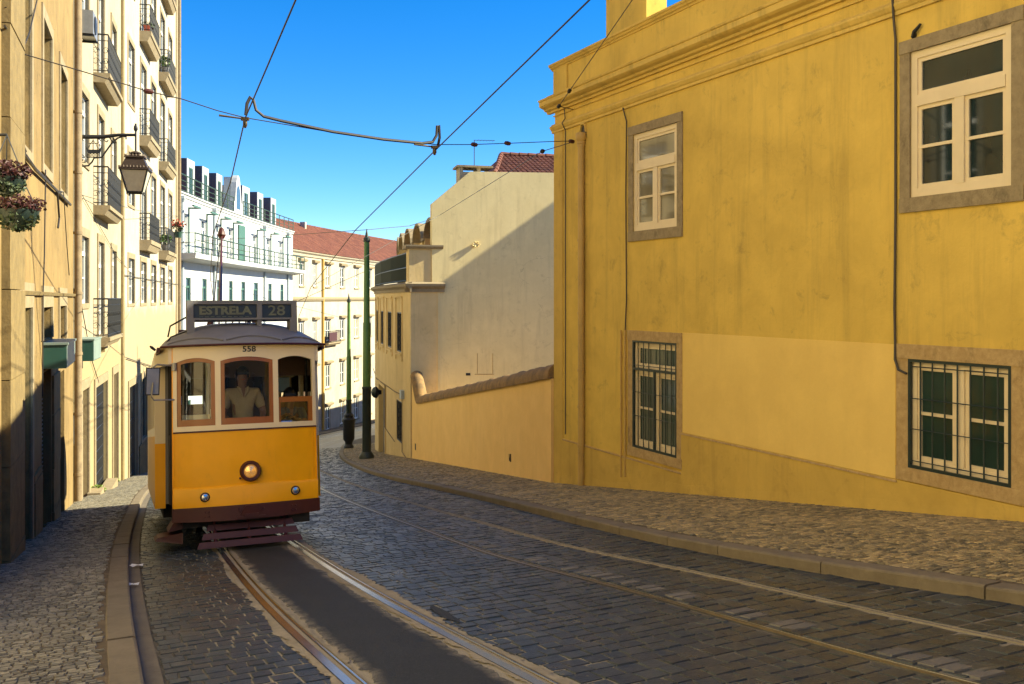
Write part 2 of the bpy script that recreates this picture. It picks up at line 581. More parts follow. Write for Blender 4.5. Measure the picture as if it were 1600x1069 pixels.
M['glass_cream'] = glass_dark('curtain_and_reflection_glass', (0.30, 0.27, 0.17), 0.05)  # painted reflection on the yellow house, curtains on the old block
M['glass_tram'] = glass_clear('tram_glass')
M['dark'] = plain('dark_opening', (0.02, 0.02, 0.022), 0.8)
M['grey_paint'] = paint('grey_door_paint', (0.16, 0.16, 0.15), 0.6, 0.2, 0.3)
M['blue_door'] = paint('blue_grey_door_paint', (0.17, 0.27, 0.38), 0.55, 0.3, 0.3)
M['brown_door'] = paint('brown_door_paint', (0.09, 0.055, 0.035), 0.6, 0.3, 0.3)
M['awning'] = paint('green_fascia_paint', (0.022, 0.085, 0.070), 0.45, 0.2, 0.15)
M['awning_edge'] = paint('sunlit_fascia_paint', (0.20, 0.27, 0.25), 0.5, 0.2, 0.2)  # paler grey-green: sunlight on the street face put into the colour
M['shutter'] = plain('roller_shutter_metal', (0.34, 0.37, 0.39), 0.42, 0.3)
M['zinc'] = plain('zinc_cladding', (0.13, 0.12, 0.13), 0.5, 0.3)
M['zinc_pale'] = plain('pale_dormer_cladding', (0.38, 0.40, 0.42), 0.5)
M['tile'] = pieces('terracotta_tile', [(0.10, 0.028, 0.016), (0.17, 0.048, 0.026), (0.13, 0.038, 0.02), (0.22, 0.075, 0.04)], 0.75, 0.3, 20)
M['wire'] = plain('overhead_wire', (0.035, 0.032, 0.034), 0.5, 0.3)
M['brass'] = plain('bronze_fitting', (0.10, 0.075, 0.04), 0.5, 0.6)
M['downpipe'] = paint('ochre_downpipe_paint', (0.55, 0.36, 0.10), 0.55, 0.2, 0.3)
M['pipe_yellow'] = paint('yellow_downpipe_paint', (0.55, 0.36, 0.08), 0.55, 0.15, 0.2)
M['pipe_grey'] = paint('blue_grey_downpipe_paint', (0.34, 0.40, 0.44), 0.55, 0.1, 0.1)
M['pipe_old'] = stone('old_drainpipe', (0.30, 0.23, 0.14), (0.16, 0.12, 0.08))
M['orange_wood'] = paint('orange_shutter_paint', (0.50, 0.14, 0.035), 0.6)
M['leaf'] = plain('leaf_green', (0.07, 0.13, 0.03), 0.6)
M['leaf_bright'] = plain('weed_green', (0.14, 0.22, 0.03), 0.6)
M['leaf_dark'] = plain('trailing_leaf', (0.045, 0.07, 0.03), 0.6)
M['flower_dark'] = plain('dark_red_petal', (0.055, 0.012, 0.014), 0.6)
M['flower_red'] = plain('red_petal', (0.5, 0.10, 0.06), 0.6)
M['pot_red'] = plain('red_planter_plastic', (0.42, 0.07, 0.03), 0.5)
M['pot_grey'] = plain('grey_pot', (0.14, 0.14, 0.15), 0.6)
M['pot_green'] = plain('green_planter', (0.03, 0.08, 0.06), 0.5)
M['metal_grey'] = plain('grey_metal', (0.35, 0.35, 0.34), 0.4, 0.5)
M['lamp_glass'] = plain('frosted_lantern_glass', (0.55, 0.52, 0.40), 0.35)
M['lamp_cap'] = plain('lantern_cap_metal', (0.075, 0.055, 0.042), 0.45, 0.6)
M['paper'] = plain('paper', (0.75, 0.75, 0.74), 0.8)
M['soot'] = plain('black_scribble_paint', (0.05, 0.04, 0.03), 0.8)
# ------------------------------------------------------------------ the lie of the land
GA, GB = 0.0596, -0.127           # the street falls away from the camera


def G(x, y):
    return GA * max(-30, min(40, x)) + GB * max(-40, y) + 0.0004 * max(0.0, min(y, 150) - 40) ** 2 + (GB * -1.0) * max(0, y - 150) * 0.9


LK = spline([(-30, 13.5), (-12, 5.4), (0, 0.15), (5.2, -2.05), (7.3, -2.98), (11.5, -4.75), (17.5, -7.08), (24.8, -9.75), (36, -13.2), (50, -16.6), (60, -17.9), (84, -18.2), (116, -13.6), (140, -8)])
RK = spline([(-30, 24), (-12, 13.6), (0, 6.9), (6.48, 3.45), (8.03, 2.62), (9.66, 1.88), (12.9, 0.75), (15.5, -0.06), (19.4, -1.34), (24, -2.95), (39, -7.0), (54.6, -10.1), (66.5, -11.8), (76, -11.7), (90, -9.4), (116, -3), (140, 4)])
X1 = spline([(-30, 17.5), (-12, 8.2), (0, 1.66), (5.39, -0.91), (7.33, -1.80), (12.3, -3.87), (20, -6.85), (30, -10.2), (45, -14.2), (60, -16.3), (84, -16.5), (116, -11.6), (140, -6)])
_C = X1


def tanC(y):
    d = (_C(y + 0.2) - _C(y - 0.2)) / 0.4
    l = math.hypot(d, 1)
    return d / l, 1 / l


def off(y, r):
    """point at lateral distance r (to the right) of the first rail"""
    tx, ty = tanC(y)
    return _C(y) + ty * r, y - tx * r


def rto(X, y):
    """lateral distance from the first rail to the line X, square to the track"""
    tx, ty = tanC(y)
    r = 0.0
    for _ in range(6):
        r = (X(y - tx * r) - _C(y)) / ty
    return r


def X2f(y): return 0.90
X3 = spline([(-30, 21.3), (-12, 12.0), (0, 4.95), (5.2, 2.10), (7.96, 0.857), (9.58, 0.066), (13.3, -1.35), (18, -3.05), (23.7, -4.95), (33, -7.75), (45, -10.9), (60, -13.4), (84, -13.6), (116, -8.5), (140, -3)])

# ground under everything, out to the horizon
mb = MB()
gx = [-900, -400, -160, -80, -45, -30, -20, -10, 0, 10, 20, 40, 80, 160, 400, 900]
gy = [-900, -300, -120, -60, -40, -20, 0, 20, 40, 60, 80, 100, 120, 150, 220, 400, 900, 1800]
mb.grid(lambda x, y: (x, y, G(x, min(y, 150)) - 0.45), gx, gy)
M['earth'] = stone('bare_ground', (0.16, 0.13, 0.10), (0.11, 0.09, 0.07))
tag(mb.build('ground', M['earth'], origin=Vector((0, 0, 0))), kind='structure')

# ---- road bed: dark joints and pale drifted sand, seen between the setts
tm = NT('road_joint_sand')
att = tm.n('ShaderNodeAttribute', attribute_name='sand')
ns = tm.noise(1.3, 9, 0.78, lo=0.42, hi=0.62)
ad = tm.n('ShaderNodeMath', operation='ADD'); ad.use_clamp = True
tm.l(tm.mul(ns, 0.38), ad.inputs[0]); tm.l(att.outputs['Fac'], ad.inputs[1])
c = tm.mix((0.045, 0.042, 0.038), (0.30, 0.265, 0.20), ad.outputs[0])
c = tm.mix(c, (0.05, 0.045, 0.04), tm.mul(tm.noise(9, 8, 0.8, lo=0.58, hi=0.72), 0.6))
tm.bump(tm.noise(50, 5, 0.7), 0.5, 0.005)
M['joint'] = tm.out(c, 0.9, 0, 0.2)

mb = MB()
ys = [-28 + i * 2.0 for i in range(16)] + [3.2 + i * 0.35 for i in range(110)] + [42 + i * 2 for i in range(45)]
sand = []
for y in ys:
    a, b = rto(LK, y), rto(RK, y)
    r3 = rto(X3, y); r4 = r3 + 0.9
    cols = [(a, 0.0), (a + 0.2, 0.0), (-0.85, 0.1), (-0.35, 0.7), (0, 1.0), (0.3, 0.85), (0.62, 0.85), (0.9, 1), (1.15, 0.8), (1.7, 0.3), (r3 - 0.25, 0.3), (r3 - 0.1, 0.45), (r3 + 0.1, 0.4), (r3 + 0.25, 0.05), (r4 - 0.2, 0.1), (r4, 0.9), (r4 + 0.15, 0.35), (b - 0.2, 0.45), (b + 0.02, 0.1)]
    row = []
    for r, sd in cols:
        x, yy = off(y, r)
        row.append((x, yy, G(x, yy) - 0.0065)); sand.append(sd)
    mb.v += row
k = len(cols)
for i in range(len(ys) - 1):
    for j in range(k - 1):
        mb.f.append((i * k + j, i * k + j + 1, (i + 1) * k + j + 1, (i + 1) * k + j))
road = mb.build('road', M['joint'], origin=Vector((0, 0, 0)))
tag(road, 'steep street of dark setts with two tram tracks', kind='structure')
at = road.data.attributes.new('sand', 'FLOAT', 'POINT')
at.data.foreach_set('value', sand)


# ---- stones: truncated blocks in courses
def course_stones(strip_l, strip_r, y0, y1, row, wid, gap, zoff, jit, lift, thick, skip=None, seed=1, skew=0.0):
    """list of stones (4 top corners) laid in courses square to the track"""
    rr = random.Random(seed)
    out = []
    y = y0
    ph = 0
    while y < y1:
        tx, ty = tanC(y)
        h = row * rr.uniform(0.9, 1.1)
        a, b = strip_l(y), strip_r(y)
        r = a + rr.uniform(0, 0.02) - (wid * 0.5 if ph else 0)
        ph ^= 1
        while r < b - 0.03:
            w = wid * rr.uniform(0.78, 1.25)
            r1 = min(r + w, b)
            if b - r1 < wid * 0.35: r1 = b
            ra = max(r, a)
            if r1 - ra > 0.03:
                q = []
                dz = rr.uniform(-lift, lift)
                tl = rr.uniform(-lift, lift)
                for (rq, yq) in ((ra + gap, 0), (r1 - gap, 0), (r1 - gap, h - gap * 2), (ra + gap, h - gap * 2)):
                    yy = y + (yq + skew * (rq - a)) * ty + rr.uniform(-jit, jit)
                    px, py = off(yy, rq + rr.uniform(-jit, jit))
                    # keep the course straight across the street
                    q.append((px, py, G(px, py) + zoff + dz + (tl if yq else -tl)))
                if not (skip and skip((ra + r1) / 2, y)): out.append(q)
            r = r1
        y += h * ty * 1.0
    return out


def in_view(q):
    c = np.mean(np.array(q), 0)
    if c[1] < 1: return 0.0
    P = [(800 + FPX * p[0] / p[1], 467 - FPX * (p[2] - CAMZ) / p[1]) for p in q]
    cx = sum(p[0] for p in P) / 4; cy = sum(p[1] for p in P) / 4
    if not (0 < cx < 1600 and 0 < cy < 1069): return 0.0
    A = 0
    for i in range(4):
        x0, y0 = P[i]; x1, y1 = P[(i + 1) % 4]
        A += x0 * y1 - x1 * y0
    return abs(A) / 2


def top_inset(q, ins, drop):
    c = [sum(p[k] for p in q) / 4 for k in range(3)]
    t, b = [], []
    for p in q:
        d = math.hypot(p[0] - c[0], p[1] - c[1])
        f = max(0.5, 1 - ins / d)
        t.append((c[0] + (p[0] - c[0]) * f, c[1] + (p[1] - c[1]) * f, p[2]))
        b.append((p[0], p[1], p[2] - drop))
    return t, b


FQ = ((4, 5, 6, 7), (0, 1, 5, 4), (1, 2, 6, 5), (2, 3, 7, 6), (3, 0, 4, 7))


def lay(stones, name, stuff_name, mat, parent, ins, drop, n_single=300, single_ok=True):
    """the largest in the picture as objects of their own, the rest joined"""
    order = sorted(range(len(stones)), key=lambda i: -in_view(stones[i])) if single_ok else []
    single = set(order[:n_single])
    mb = MB()
    for i, q in enumerate(stones):
        t, b = top_inset(q, ins, drop)
        if i in single:
            o = Vector([sum(p[k] for p in q) / 4 for k in range(3)])
            me = bpy.data.meshes.new(name)
            me.from_pydata([tuple(Vector(p) - o) for p in b + t], [], FQ)
            link_mesh(name, me, mat, parent, o)
        else:
            n = len(mb.v)
            mb.v += b + t
            mb.f += [tuple(n + k for k in f) for f in FQ]
    if mb.v:
        s = mb.build(stuff_name, mat, parent, origin=Vector((0, 0, 0)), fix=False)
        tag(s, kind='stuff')


YR0, YR1 = 3.0, 60.0
hole = random.Random(5)
stones = []
stones += course_stones(lambda y: rto(LK, y) + 0.13, lambda y: -0.105 - 0.03 * math.sin(y * 2.1), YR0, YR1, 0.155, 0.135, 0.0035, 0, 0.006, 0.003, 0.02, seed=3)
stones += course_stones(lambda y: 1.02 + 0.03 * math.sin(y * 1.7), lambda y: rto(X3, y) - 0.05, YR0, YR1, 0.16, 0.135, 0.0035, 0, 0.006, 0.003, 0.02, seed=4, skew=0.02)
stones += course_stones(lambda y: rto(X3, y) + 0.055, lambda y: rto(X3, y) + 0.9 - 0.055, YR0, YR1, 0.18, 0.14, 0.004, 0.0, 0.006, 0.004, 0.02, seed=5)
stones += course_stones(lambda y: rto(X3, y) + 0.9 + 0.05, lambda y: rto(RK, y) - 0.02, YR0, YR1, 0.19, 0.145, 0.006, 0, 0.008, 0.004, 0.02, seed=6)
lay(stones, 'sett', 'setts', M['sett'], road, 0.0085, 0.013)
# pale granite toothing stones beside the third rail
pale = []
y = YR0
rr_ = random.Random(8)
while y < 16:
    r3 = rto(X3, y)
    w = rr_.uniform(0.11, 0.17)
    if rr_.random() < 0.45:
        a = r3 + 0.10; b = a + rr_.uniform(0.16, 0.22)
        q = [off(y, a), off(y, b), off(y + 0.11, b), off(y + 0.11, a)]
        pale.append([(p[0], p[1], G(*p) + 0.006) for p in q])
    y += w
lay(pale, 'granite_sett', 'granite_setts', M['sett_pale'], road, 0.012, 0.02)
# far road surface
tf = NT('far_setts')
vor = tf.n('ShaderNodeTexVoronoi'); vor.inputs['Scale'].default_value = 6.0
tf.l(tf.coords((1, 1.3, 1)), vor.inputs['Vector'])
c = tf.mix((0.035, 0.04, 0.046), (0.085, 0.085, 0.08), vor.outputs['Color'])
tf.bump(vor.outputs['Distance'], 0.5, 0.02)
M['far_sett'] = tf.out(c, 0.45, 0, 0.6)
mb = MB()
yy = [60 + i * 2 for i in range(37)]
mb.grid(lambda y, f: (lambda p: (p[0], p[1], G(*p) - 0.003))(off(y, rto(LK, y) + 0.15 + (rto(RK, y) - rto(LK, y) - 0.17) * f)), yy, [i / 6 for i in range(7)])
mb.build('road_surface', M['far_sett'], road, origin=Vector((0, 0, 0)))

# asphalt between the first pair of rails, with ragged edges
ta = NT('asphalt')
atta = ta.n('ShaderNodeAttribute', attribute_name='sand')
c = ta.mix((0.007, 0.010, 0.014), (0.014, 0.018, 0.023), ta.noise(2, 6, 0.7))
c = ta.mix(c, (0.05, 0.06, 0.07), ta.mul(ta.noise(55, 3, 0.7, lo=0.52, hi=0.7), 0.5))
c = ta.mix(c, (0.016, 0.021, 0.028), ta.mul(ta.noise(13, 6, 0.8, lo=0.5, hi=0.7), 0.7))
c = ta.mix(c, (0.28, 0.245, 0.185), ta.mul(ta.noise(9, 9, 0.85, lo=0.40, hi=0.62), atta.outputs['Fac']))
c = ta.mix(c, (0.16, 0.15, 0.125), ta.mul(ta.noise(5, 9, 0.85, lo=0.64, hi=0.72), 0.2))
ta.bump(ta.noise(90, 4, 0.7), 0.6, 0.004)
M['asphalt'] = ta.out(c, 0.75, 0, 0.45)
mb = MB()
rr_ = random.Random(12)
yy = [2.6 + i * 0.02 for i in range(676)] + [16.1 + i * 0.5 for i in range(70)]
rows = []
ea, eb = 0.10, 0.80
for y in yy:
    ea += rr_.uniform(-.010, .010) + (0.115 - ea) * 0.12
    eb += rr_.uniform(-.010, .010) + (0.785 - eb) * 0.12
    row = []
    for r, dz in ((ea, -0.013), (ea + 0.012, -0.002), (ea + 0.09, 0.002), (eb - 0.09, 0.002), (eb - 0.012, -0.002), (eb, -0.013)):
        p = off(y, r)
        row.append((p[0], p[1], G(*p) + dz))
    mb.v += row
for i in range(len(yy) - 1):
    for j in range(5): mb.f.append((i * 6 + j, i * 6 + j + 1, i * 6 + j + 7, i * 6 + j + 6))
asp = mb.build('asphalt_strip', M['asphalt'], road, origin=Vector((0, 0, 0)))
asp.data.attributes.new('sand', 'FLOAT', 'POINT').data.foreach_set('value', [1.0, 0.9, 0.0, 0.0, 0.9, 1.0] * len(yy))
# pale sand drifted along the rails, over the edges of the setts
ts = NT('drifted_sand')
c = ts.mix((0.34, 0.30, 0.23), (0.22, 0.19, 0.14), ts.noise(5, 8, 0.75))
c = ts.mix(c, (0.07, 0.065, 0.06), ts.mul(ts.noise(45, 5, 0.8, lo=0.6, hi=0.75), 0.7))
ts.bump(ts.noise(80, 4, 0.7), 0.5, 0.004)
M['sand'] = ts.out(c, 0.95, 0, 0.2)


def drift(base, sgn, mean, y0, y1, seed):
    rr = random.Random(seed)
    mb = MB()
    y = y0
    w = mean
    run = []
    ph = rr.uniform(0, 6)
    while y < y1:
        w += rr.uniform(-.016, .016) + (mean * (0.75 + 0.75 * math.sin(y * 1.3 + ph) * math.sin(y * 0.47 + ph)) - w) * 0.16
        ww = w if w > 0.012 else 0
        a, b = off(y, base), off(y, base + sgn * (0.012 + ww))
        run.append(((a[0], a[1], G(*a) + 0.0045), (b[0], b[1], G(*b) + 0.003)))
        y += 0.018 if y < 9 else 0.05
    for (a, b), (c_, d) in zip(run[:-1], run[1:]): mb.quad(a, b, d, c_)
    # loose specks beyond the edge
    for _ in range(200 if mean > 0.04 else 0):
        y = y0 + (y1 - y0) * rr.random() ** 1.7
        r = base + sgn * (mean + abs(rr.gauss(0, .07)))
        s = rr.uniform(.004, .012)
        pts = []
        for k in range(6):
            q = k * math.pi / 3
            p = off(y + math.sin(q) * s * rr.uniform(.7, 1.8), r + math.cos(q) * s * rr.uniform(.6, 1.2)); pts.append((p[0], p[1], G(*p) + 0.004))
        mb.quad(*pts)
    tag(mb.build('sand_drift', M['sand'], road, origin=Vector((0, 0, 0)), fix=False), kind='stuff')


drift(-0.062, -1, 0.040, 3.0, 13.0, 41)
drift(0.964, 1, 0.055, 3.0, 24.0, 42)
drift(0.068, 1, 0.025, 3.0, 14.0, 43)
drift(0.838, -1, 0.03, 3.0, 14.0, 44)
# small asphalt repair beside the second rail
mb = MB()
for (yc, rc, ly, lr) in ((6.75, 1.10, 0.34, 0.045),):
    n = 16
    pts = []
    for k in range(n):
        q = 2 * math.pi * k / n
        f = rr_.uniform(0.8, 1.15)
        p = off(yc + math.sin(q) * ly * f, rc + math.cos(q) * lr * f + 0.02 * math.sin(q))
        pts.append((p[0], p[1], G(*p) + 0.0065))
    mb.quad(*pts)
mb.build('asphalt_repair', M['asphalt'], road, origin=Vector((0, 0, 0)))

# grooved tram rails
def rail(rfun, k=1.0):
    prof_head = [(-0.058, 0.0), (-0.052, 0.005), (0.004, 0.005), (0.008, 0.0)]
    mh, mg = MB(), MB()
    yy = [2.2 + i * 0.3 for i in range(150)] + [48 + i * 1.5 for i in range(55)]
    rows = []
    for y in yy:
        r = rfun(y)
        line = []
        for (dr, dz) in ((-0.058, -0.012), (-0.054, 0.004), (0.003, 0.004), (0.007, -0.002), (0.010, -0.032), (0.040, -0.032), (0.043, -0.002), (0.046, 0.002), (0.060, 0.002), (0.064, -0.012)):
            p = off(y, r + dr * k)
            line.append((p[0], p[1], G(*p) + dz))
        rows.append(line)
    for a, b in zip(rows[:-1], rows[1:]):
        for j in range(9):
            (mg if 3 <= j <= 5 else mh).quad(a[j], a[j + 1], b[j + 1], b[j])
    o = mh.build('rail', M['steel'], road, origin=Vector((0, 0, 0)))
    g = mg.build('rail_groove', M['rail_side'], o, origin=Vector((0, 0, 0)))


M['rail_dark'] = plain('dull_rail_steel', (0.20, 0.20, 0.20), 0.35, 0.9)
M['steel_dull'] = plain('sandy_rail_steel', (0.26, 0.23, 0.175), 0.7, 0.2)
rail(lambda y: 0.0)
rail(lambda y: 0.9)
s = M['steel']; M['steel'] = M['rail_dark']
rail(lambda y: rto(X3, y), 0.62)
M['steel'] = s
s = M['steel']; M['steel'] = M['steel_dull']
rail(lambda y: rto(X3, y) + 0.9, 0.55)
M['steel'] = s

# gutter slab along the first kerb
mb = MB()
yy = [2 + i * 0.4 for i in range(110)] + [46 + i * 2 for i in range(46)]
mb.grid(lambda y, f: (lambda p: (p[0], p[1], G(*p) + 0.002))(off(y, rto(LK, y) + f * 0.12)), yy, [0, 0.5, 1])
mb.build('gutter', M['gutter'], road, origin=Vector((0, 0, 0)))

# ---- kerbs: each stone an object
KH = 0.10


def kerb(X, side, y0, y1, width, label):
    o = bpy.data.objects.new('kerb', None)
    COL.objects.link(o); ORG[o.name] = Vector((0, 0, 0))
    tag(o, label, kind='structure')
    rr = random.Random(21)
    y = y0
    while y < y1:
        far = y > 60
        L = rr.uniform(0.85, 1.35) if not far else 6.0
        n = 3
        mb = MB()
        dz = rr.uniform(-0.006, 0.006)
        base = len(mb.v)
        prof = [(0, -0.1), (0, KH - 0.022), (0.006, KH - 0.008), (0.022, KH), (width - 0.012, KH), (width, KH - 0.012), (width, -0.1)]
        rows = []
        for i in range(n + 1):
            yy = y + 0.006 + (L - 0.012) * i / n
            d = (X(yy + 0.1) - X(yy - 0.1)) / 0.2
            l = math.hypot(d, 1)
            nx, ny = side / l, -side * d / l
            inset = 0.004 if i in (0, n) else 0
            for (w, z) in prof:
                px, py = X(yy) + nx * w, yy + ny * w
                mb.v.append((px, py, G(px, py) + z + dz - (inset if z > 0.05 else 0)))
        m = len(prof)
        for i in range(n):
            for j in range(m - 1):
                mb.f.append((i * m + j, i * m + j + 1, (i + 1) * m + j + 1, (i + 1) * m + j))
        mb.f.append(tuple(range(m)))
        mb.f.append(tuple(n * m + j for j in reversed(range(m))))
        mb.build('kerb_stone', M['kerb'], o)
        y += L


kerb(LK, -1, -3, 130, 0.20, 'worn limestone kerb on the shop side of the street')
kerb(RK, 1, -3, 120, 0.20, 'limestone kerb below the yellow house')

# ---- pavements
FA_PTS = [(2.2, -10.2), (-5.3, 9.0), (-10.2, 21.6)]


def pavement(X, side, width, y0, y1, label, mat, row, wid, seed, gap):
    """width(y): outer edge x"""
    mb = MB()
    yy = [-26 + i * 2 for i in range(80)]
    sg = side

    def pt(y, f):
        x0 = X(y) + sg * 0.2
        x1 = width(y)
        x = x0 + (x1 - x0) * f
        return (x, y, G(x, y) + KH - 0.010)
    mb.grid(pt, yy, [i / 6 for i in range(7)])
    o = mb.build('pavement', M['pave_joint'], origin=Vector((0, 0, 0)))
    tag(o, label, kind='structure')
    rr = random.Random(seed)
    st = []
    y = y0
    d0 = 0.205
    while y < y1:
        d = (X(y + 0.2) - X(y - 0.2)) / 0.4
        l = math.hypot(d, 1)
        h = row * rr.uniform(0.85, 1.15)
        # lateral distance to the house line, square to the kerb
        R_ = 0
        for _ in range(4):
            R_ = (width(y - sg * d / l * R_) - X(y)) * sg * l
        r = d0 + rr.uniform(0, wid)
        while r < R_:
            w = wid * rr.uniform(0.75, 1.3)
            q = []
            dz = rr.uniform(-0.003, 0.003); tl = rr.uniform(-0.003, 0.003)
            wob = 0.03 * math.sin(r * 3 + y * 0.7)
            for (a, b) in ((r + gap, 0), (r + w - gap, 0), (r + w - gap, h - gap * 2), (r + gap, h - gap * 2)):
                ya = y + (b + wob) / l + rr.uniform(-.006, .006)
                aa = a + rr.uniform(-.006, .006)
                px = X(y) + sg * aa / l + d * (ya - y)
                py = ya - sg * d / l * aa
                q.append((px, py, G(px, py) + KH + dz + (tl if b else -tl)))
            st.append(q if sg > 0 else q[::-1])
            r += w
        y += h / l
    lay(st, 'paving_stone', 'paving_stones', mat, o, 0.007, 0.011)
    return o


tj = NT('pavement_joint')
c = tj.mix((0.06, 0.05, 0.036), (0.17, 0.13, 0.085), tj.noise(3, 7, 0.75))
tj.bump(tj.noise(50, 4, 0.7), 0.5, 0.004)
M['pave_joint'] = tj.out(c, 0.95, 0, 0.2)


def lin(pts):
    return lambda y: float(np.interp(y, [p[0] for p in pts], [p[1] for p in pts]))


LW = lin([(-40, 13.8), (-10.2, 2.2), (9.0, -5.3), (21.6, -10.2), (32.5, -13.65), (52.5, -18.75), (84, -20.5), (120, -16)])
RWL = lin([(-12, 15.5), (18.96, 0.9), (36.6, -3.95), (51.5, -7.7), (60, -8.6), (76, -8.4), (95, -5), (120, 1)])
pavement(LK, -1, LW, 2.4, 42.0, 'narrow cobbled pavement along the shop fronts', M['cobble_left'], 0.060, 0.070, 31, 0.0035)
pavement(RK, 1, RWL, 2.4, 62.0, 'cobbled pavement below the yellow wall', M['cobble'], 0.066, 0.076, 32, 0.0035)
# ------------------------------------------------------------------ windows and pipes shared by all buildings
def window(F, par, s0, s1, z0, z1, depth=0.2, frame='frame_pale', glass='glass', fw=0.06, mull=1, rails=(0.5,), transom=None, pane_each=False, name='window', lining=None):
    """frame with mullions and glazing bars, panes as sub-parts"""
    n0, n1 = -depth + 0.03, -depth + 0.09
    mb = MB()
    mb.fbox(F, s0, s0 + fw, n0, n1, z0, z1)
    mb.fbox(F, s1 - fw, s1, n0, n1, z0, z1)
    mb.fbox(F, s0 + fw, s1 - fw, n0, n1, z0, z0 + fw * 1.2)
    mb.fbox(F, s0 + fw, s1 - fw, n0, n1, z1 - fw, z1)
    a, b, c, d = s0 + fw, s1 - fw, z0 + fw * 1.2, z1 - fw
    lights = []
    top = d
    if transom:
        zt = z1 - (z1 - z0) * transom
        mb.fbox(F, a, b, n0, n1 + 0.012, zt - fw * 0.75, zt + fw * 0.75)
        lights.append((a, b, zt + fw * 0.75, d))
        top = zt - fw * 0.75
    mw = fw * 0.9
    xs = [a + (b - a) * i / (mull + 1) for i in range(mull + 2)]
    for i in range(mull + 1):
        x0 = xs[i] + (mw * 0.8 if i else 0)
        x1 = xs[i + 1] - (mw * 0.8 if i < mull else 0)
        if i < mull: mb.fbox(F, xs[i + 1] - mw * 0.8, xs[i + 1] + mw * 0.8, n0, n1 + 0.006, c, top)
        lights.append((x0, x1, c, top))
        for rl in rails:
            zr = c + (top - c) * rl
            mb.fbox(F, x0, x1, n0 + 0.01, n1 - 0.012, zr - fw * 0.22, zr + fw * 0.22)
    sash = pane_each
    if sash:
        sw = fw * 0.55
        for (x0, x1, y0, y1) in lights:
            mb.fbox(F, x0, x0 + sw, n0 + 0.004, n1 - 0.018, y0, y1)
            mb.fbox(F, x1 - sw, x1, n0 + 0.004, n1 - 0.018, y0, y1)
            mb.fbox(F, x0 + sw, x1 - sw, n0 + 0.004, n1 - 0.018, y0, y0 + sw)
            mb.fbox(F, x0 + sw, x1 - sw, n0 + 0.004, n1 - 0.018, y1 - sw, y1)
    w = mb.build(name, M[frame], par)
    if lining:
        mb = MB(); mb.fbox(F, s1 - 0.012, s1 + 0.0, -depth, -0.012, z0, z1); mb.build('lining', M[lining], w)  # thin dark strip on the far jamb only
    if pane_each:
        for (x0, x1, y0, y1) in lights:
            g = MB(); g.quad(F.P(x0, n0 + 0.02, y0), F.P(x1, n0 + 0.02, y0), F.P(x1, n0 + 0.02, y1), F.P(x0, n0 + 0.02, y1))
            g.build('pane', M[glass], w)
    else:
        g = MB(); g.quad(F.P(a, n0 + 0.02, c), F.P(b, n0 + 0.02, c), F.P(b, n0 + 0.02, d), F.P(a, n0 + 0.02, d))
        g.build('pane', M[glass], w)
    return w


def surround(F, par, s0, s1, z0, z1, w, proud, mat, split=False, top=None, bot=None):
    top = top or w; bot = bot if bot is not None else w
    bits = [('jamb', s0 - w, s0, z0, z1), ('jamb', s1, s1 + w, z0, z1), ('lintel', s0 - w, s1 + w, z1, z1 + top)]
    if bot: bits.append(('sill', s0 - w, s1 + w, z0 - bot, z0))
    if split:
        for nm, a, b, c, d in bits:
            mb = MB(); mb.fbox(F, a, b, -0.02, proud + (0.012 if nm in ('lintel', 'sill') else 0), c, d); mb.build(nm, M[mat], par)
    else:
        mb = MB()
        for nm, a, b, c, d in bits: mb.fbox(F, a, b, -0.02, proud, c, d)
        return mb.build('surround', M[mat], par)


# ------------------------------------------------------------------ the yellow house
YP = Vector((0.877, 18.96)); YD = Vector((0.4276, -0.904)).normalized()
FY = Fac([tuple(YP), tuple(YP + YD * 34)])
yh = thing('yellow_house', (YP.x, YP.y, G(YP.x, YP.y)), 'long ochre yellow house with cream windows, iron grilles and a stone cornice', 'building')


def yz(px, py): return FY.z(px, py)


W = {}
for k, (a, b, t, m, bo) in {'u1': (990, 1059, 201, 1025, 358), 'u2': (1423, 1582, 60, 1500, 300), 'l1': (989.5, 1058.5, 534, 1025, 707), 'l2': (1420.5, 1582, 566, 1500, 746)}.items():
    W[k] = (FY.px(a), FY.px(b), yz(m, bo), yz(m, t))
# further windows of the same front, past the edge of the frame
du = W['u2'][0] - W['u1'][0]
W['u3'] = (W['u2'][0] + du, W['u2'][1] + du, W['u2'][2], W['u2'][3])
W['u4'] = (W['u2'][0] + 2 * du, W['u2'][1] + 2 * du, W['u2'][2], W['u2'][3])
ZC = 5.34
mb = MB()
wall_front(mb, FY, 0, 30, -7, ZC + 0.9, [w + (0.16 if k[0] == 'u' else 0.14,) for k, w in W.items()], step=1.0)
wall_body(mb, FY, 0, 30, -7, ZC + 0.9, 9.0, top=False)
mb.quad(FY.P(0, 0, ZC + .2), FY.P(30, 0, ZC + .2), FY.P(30, -9, ZC + .2), FY.P(0, -9, ZC + .2))
mb.build('wall', M['yellow'], yh)


# wall relief: string moulding, main cornice, parapet cap
def returned(name, prof, mat, par, ret=1.2):
    mb = MB()
    mb.fprofile(FY, -max(p[0] for p in prof) * 0.96, 30, prof, step=2)
    return mb.build(name, M[mat], par)


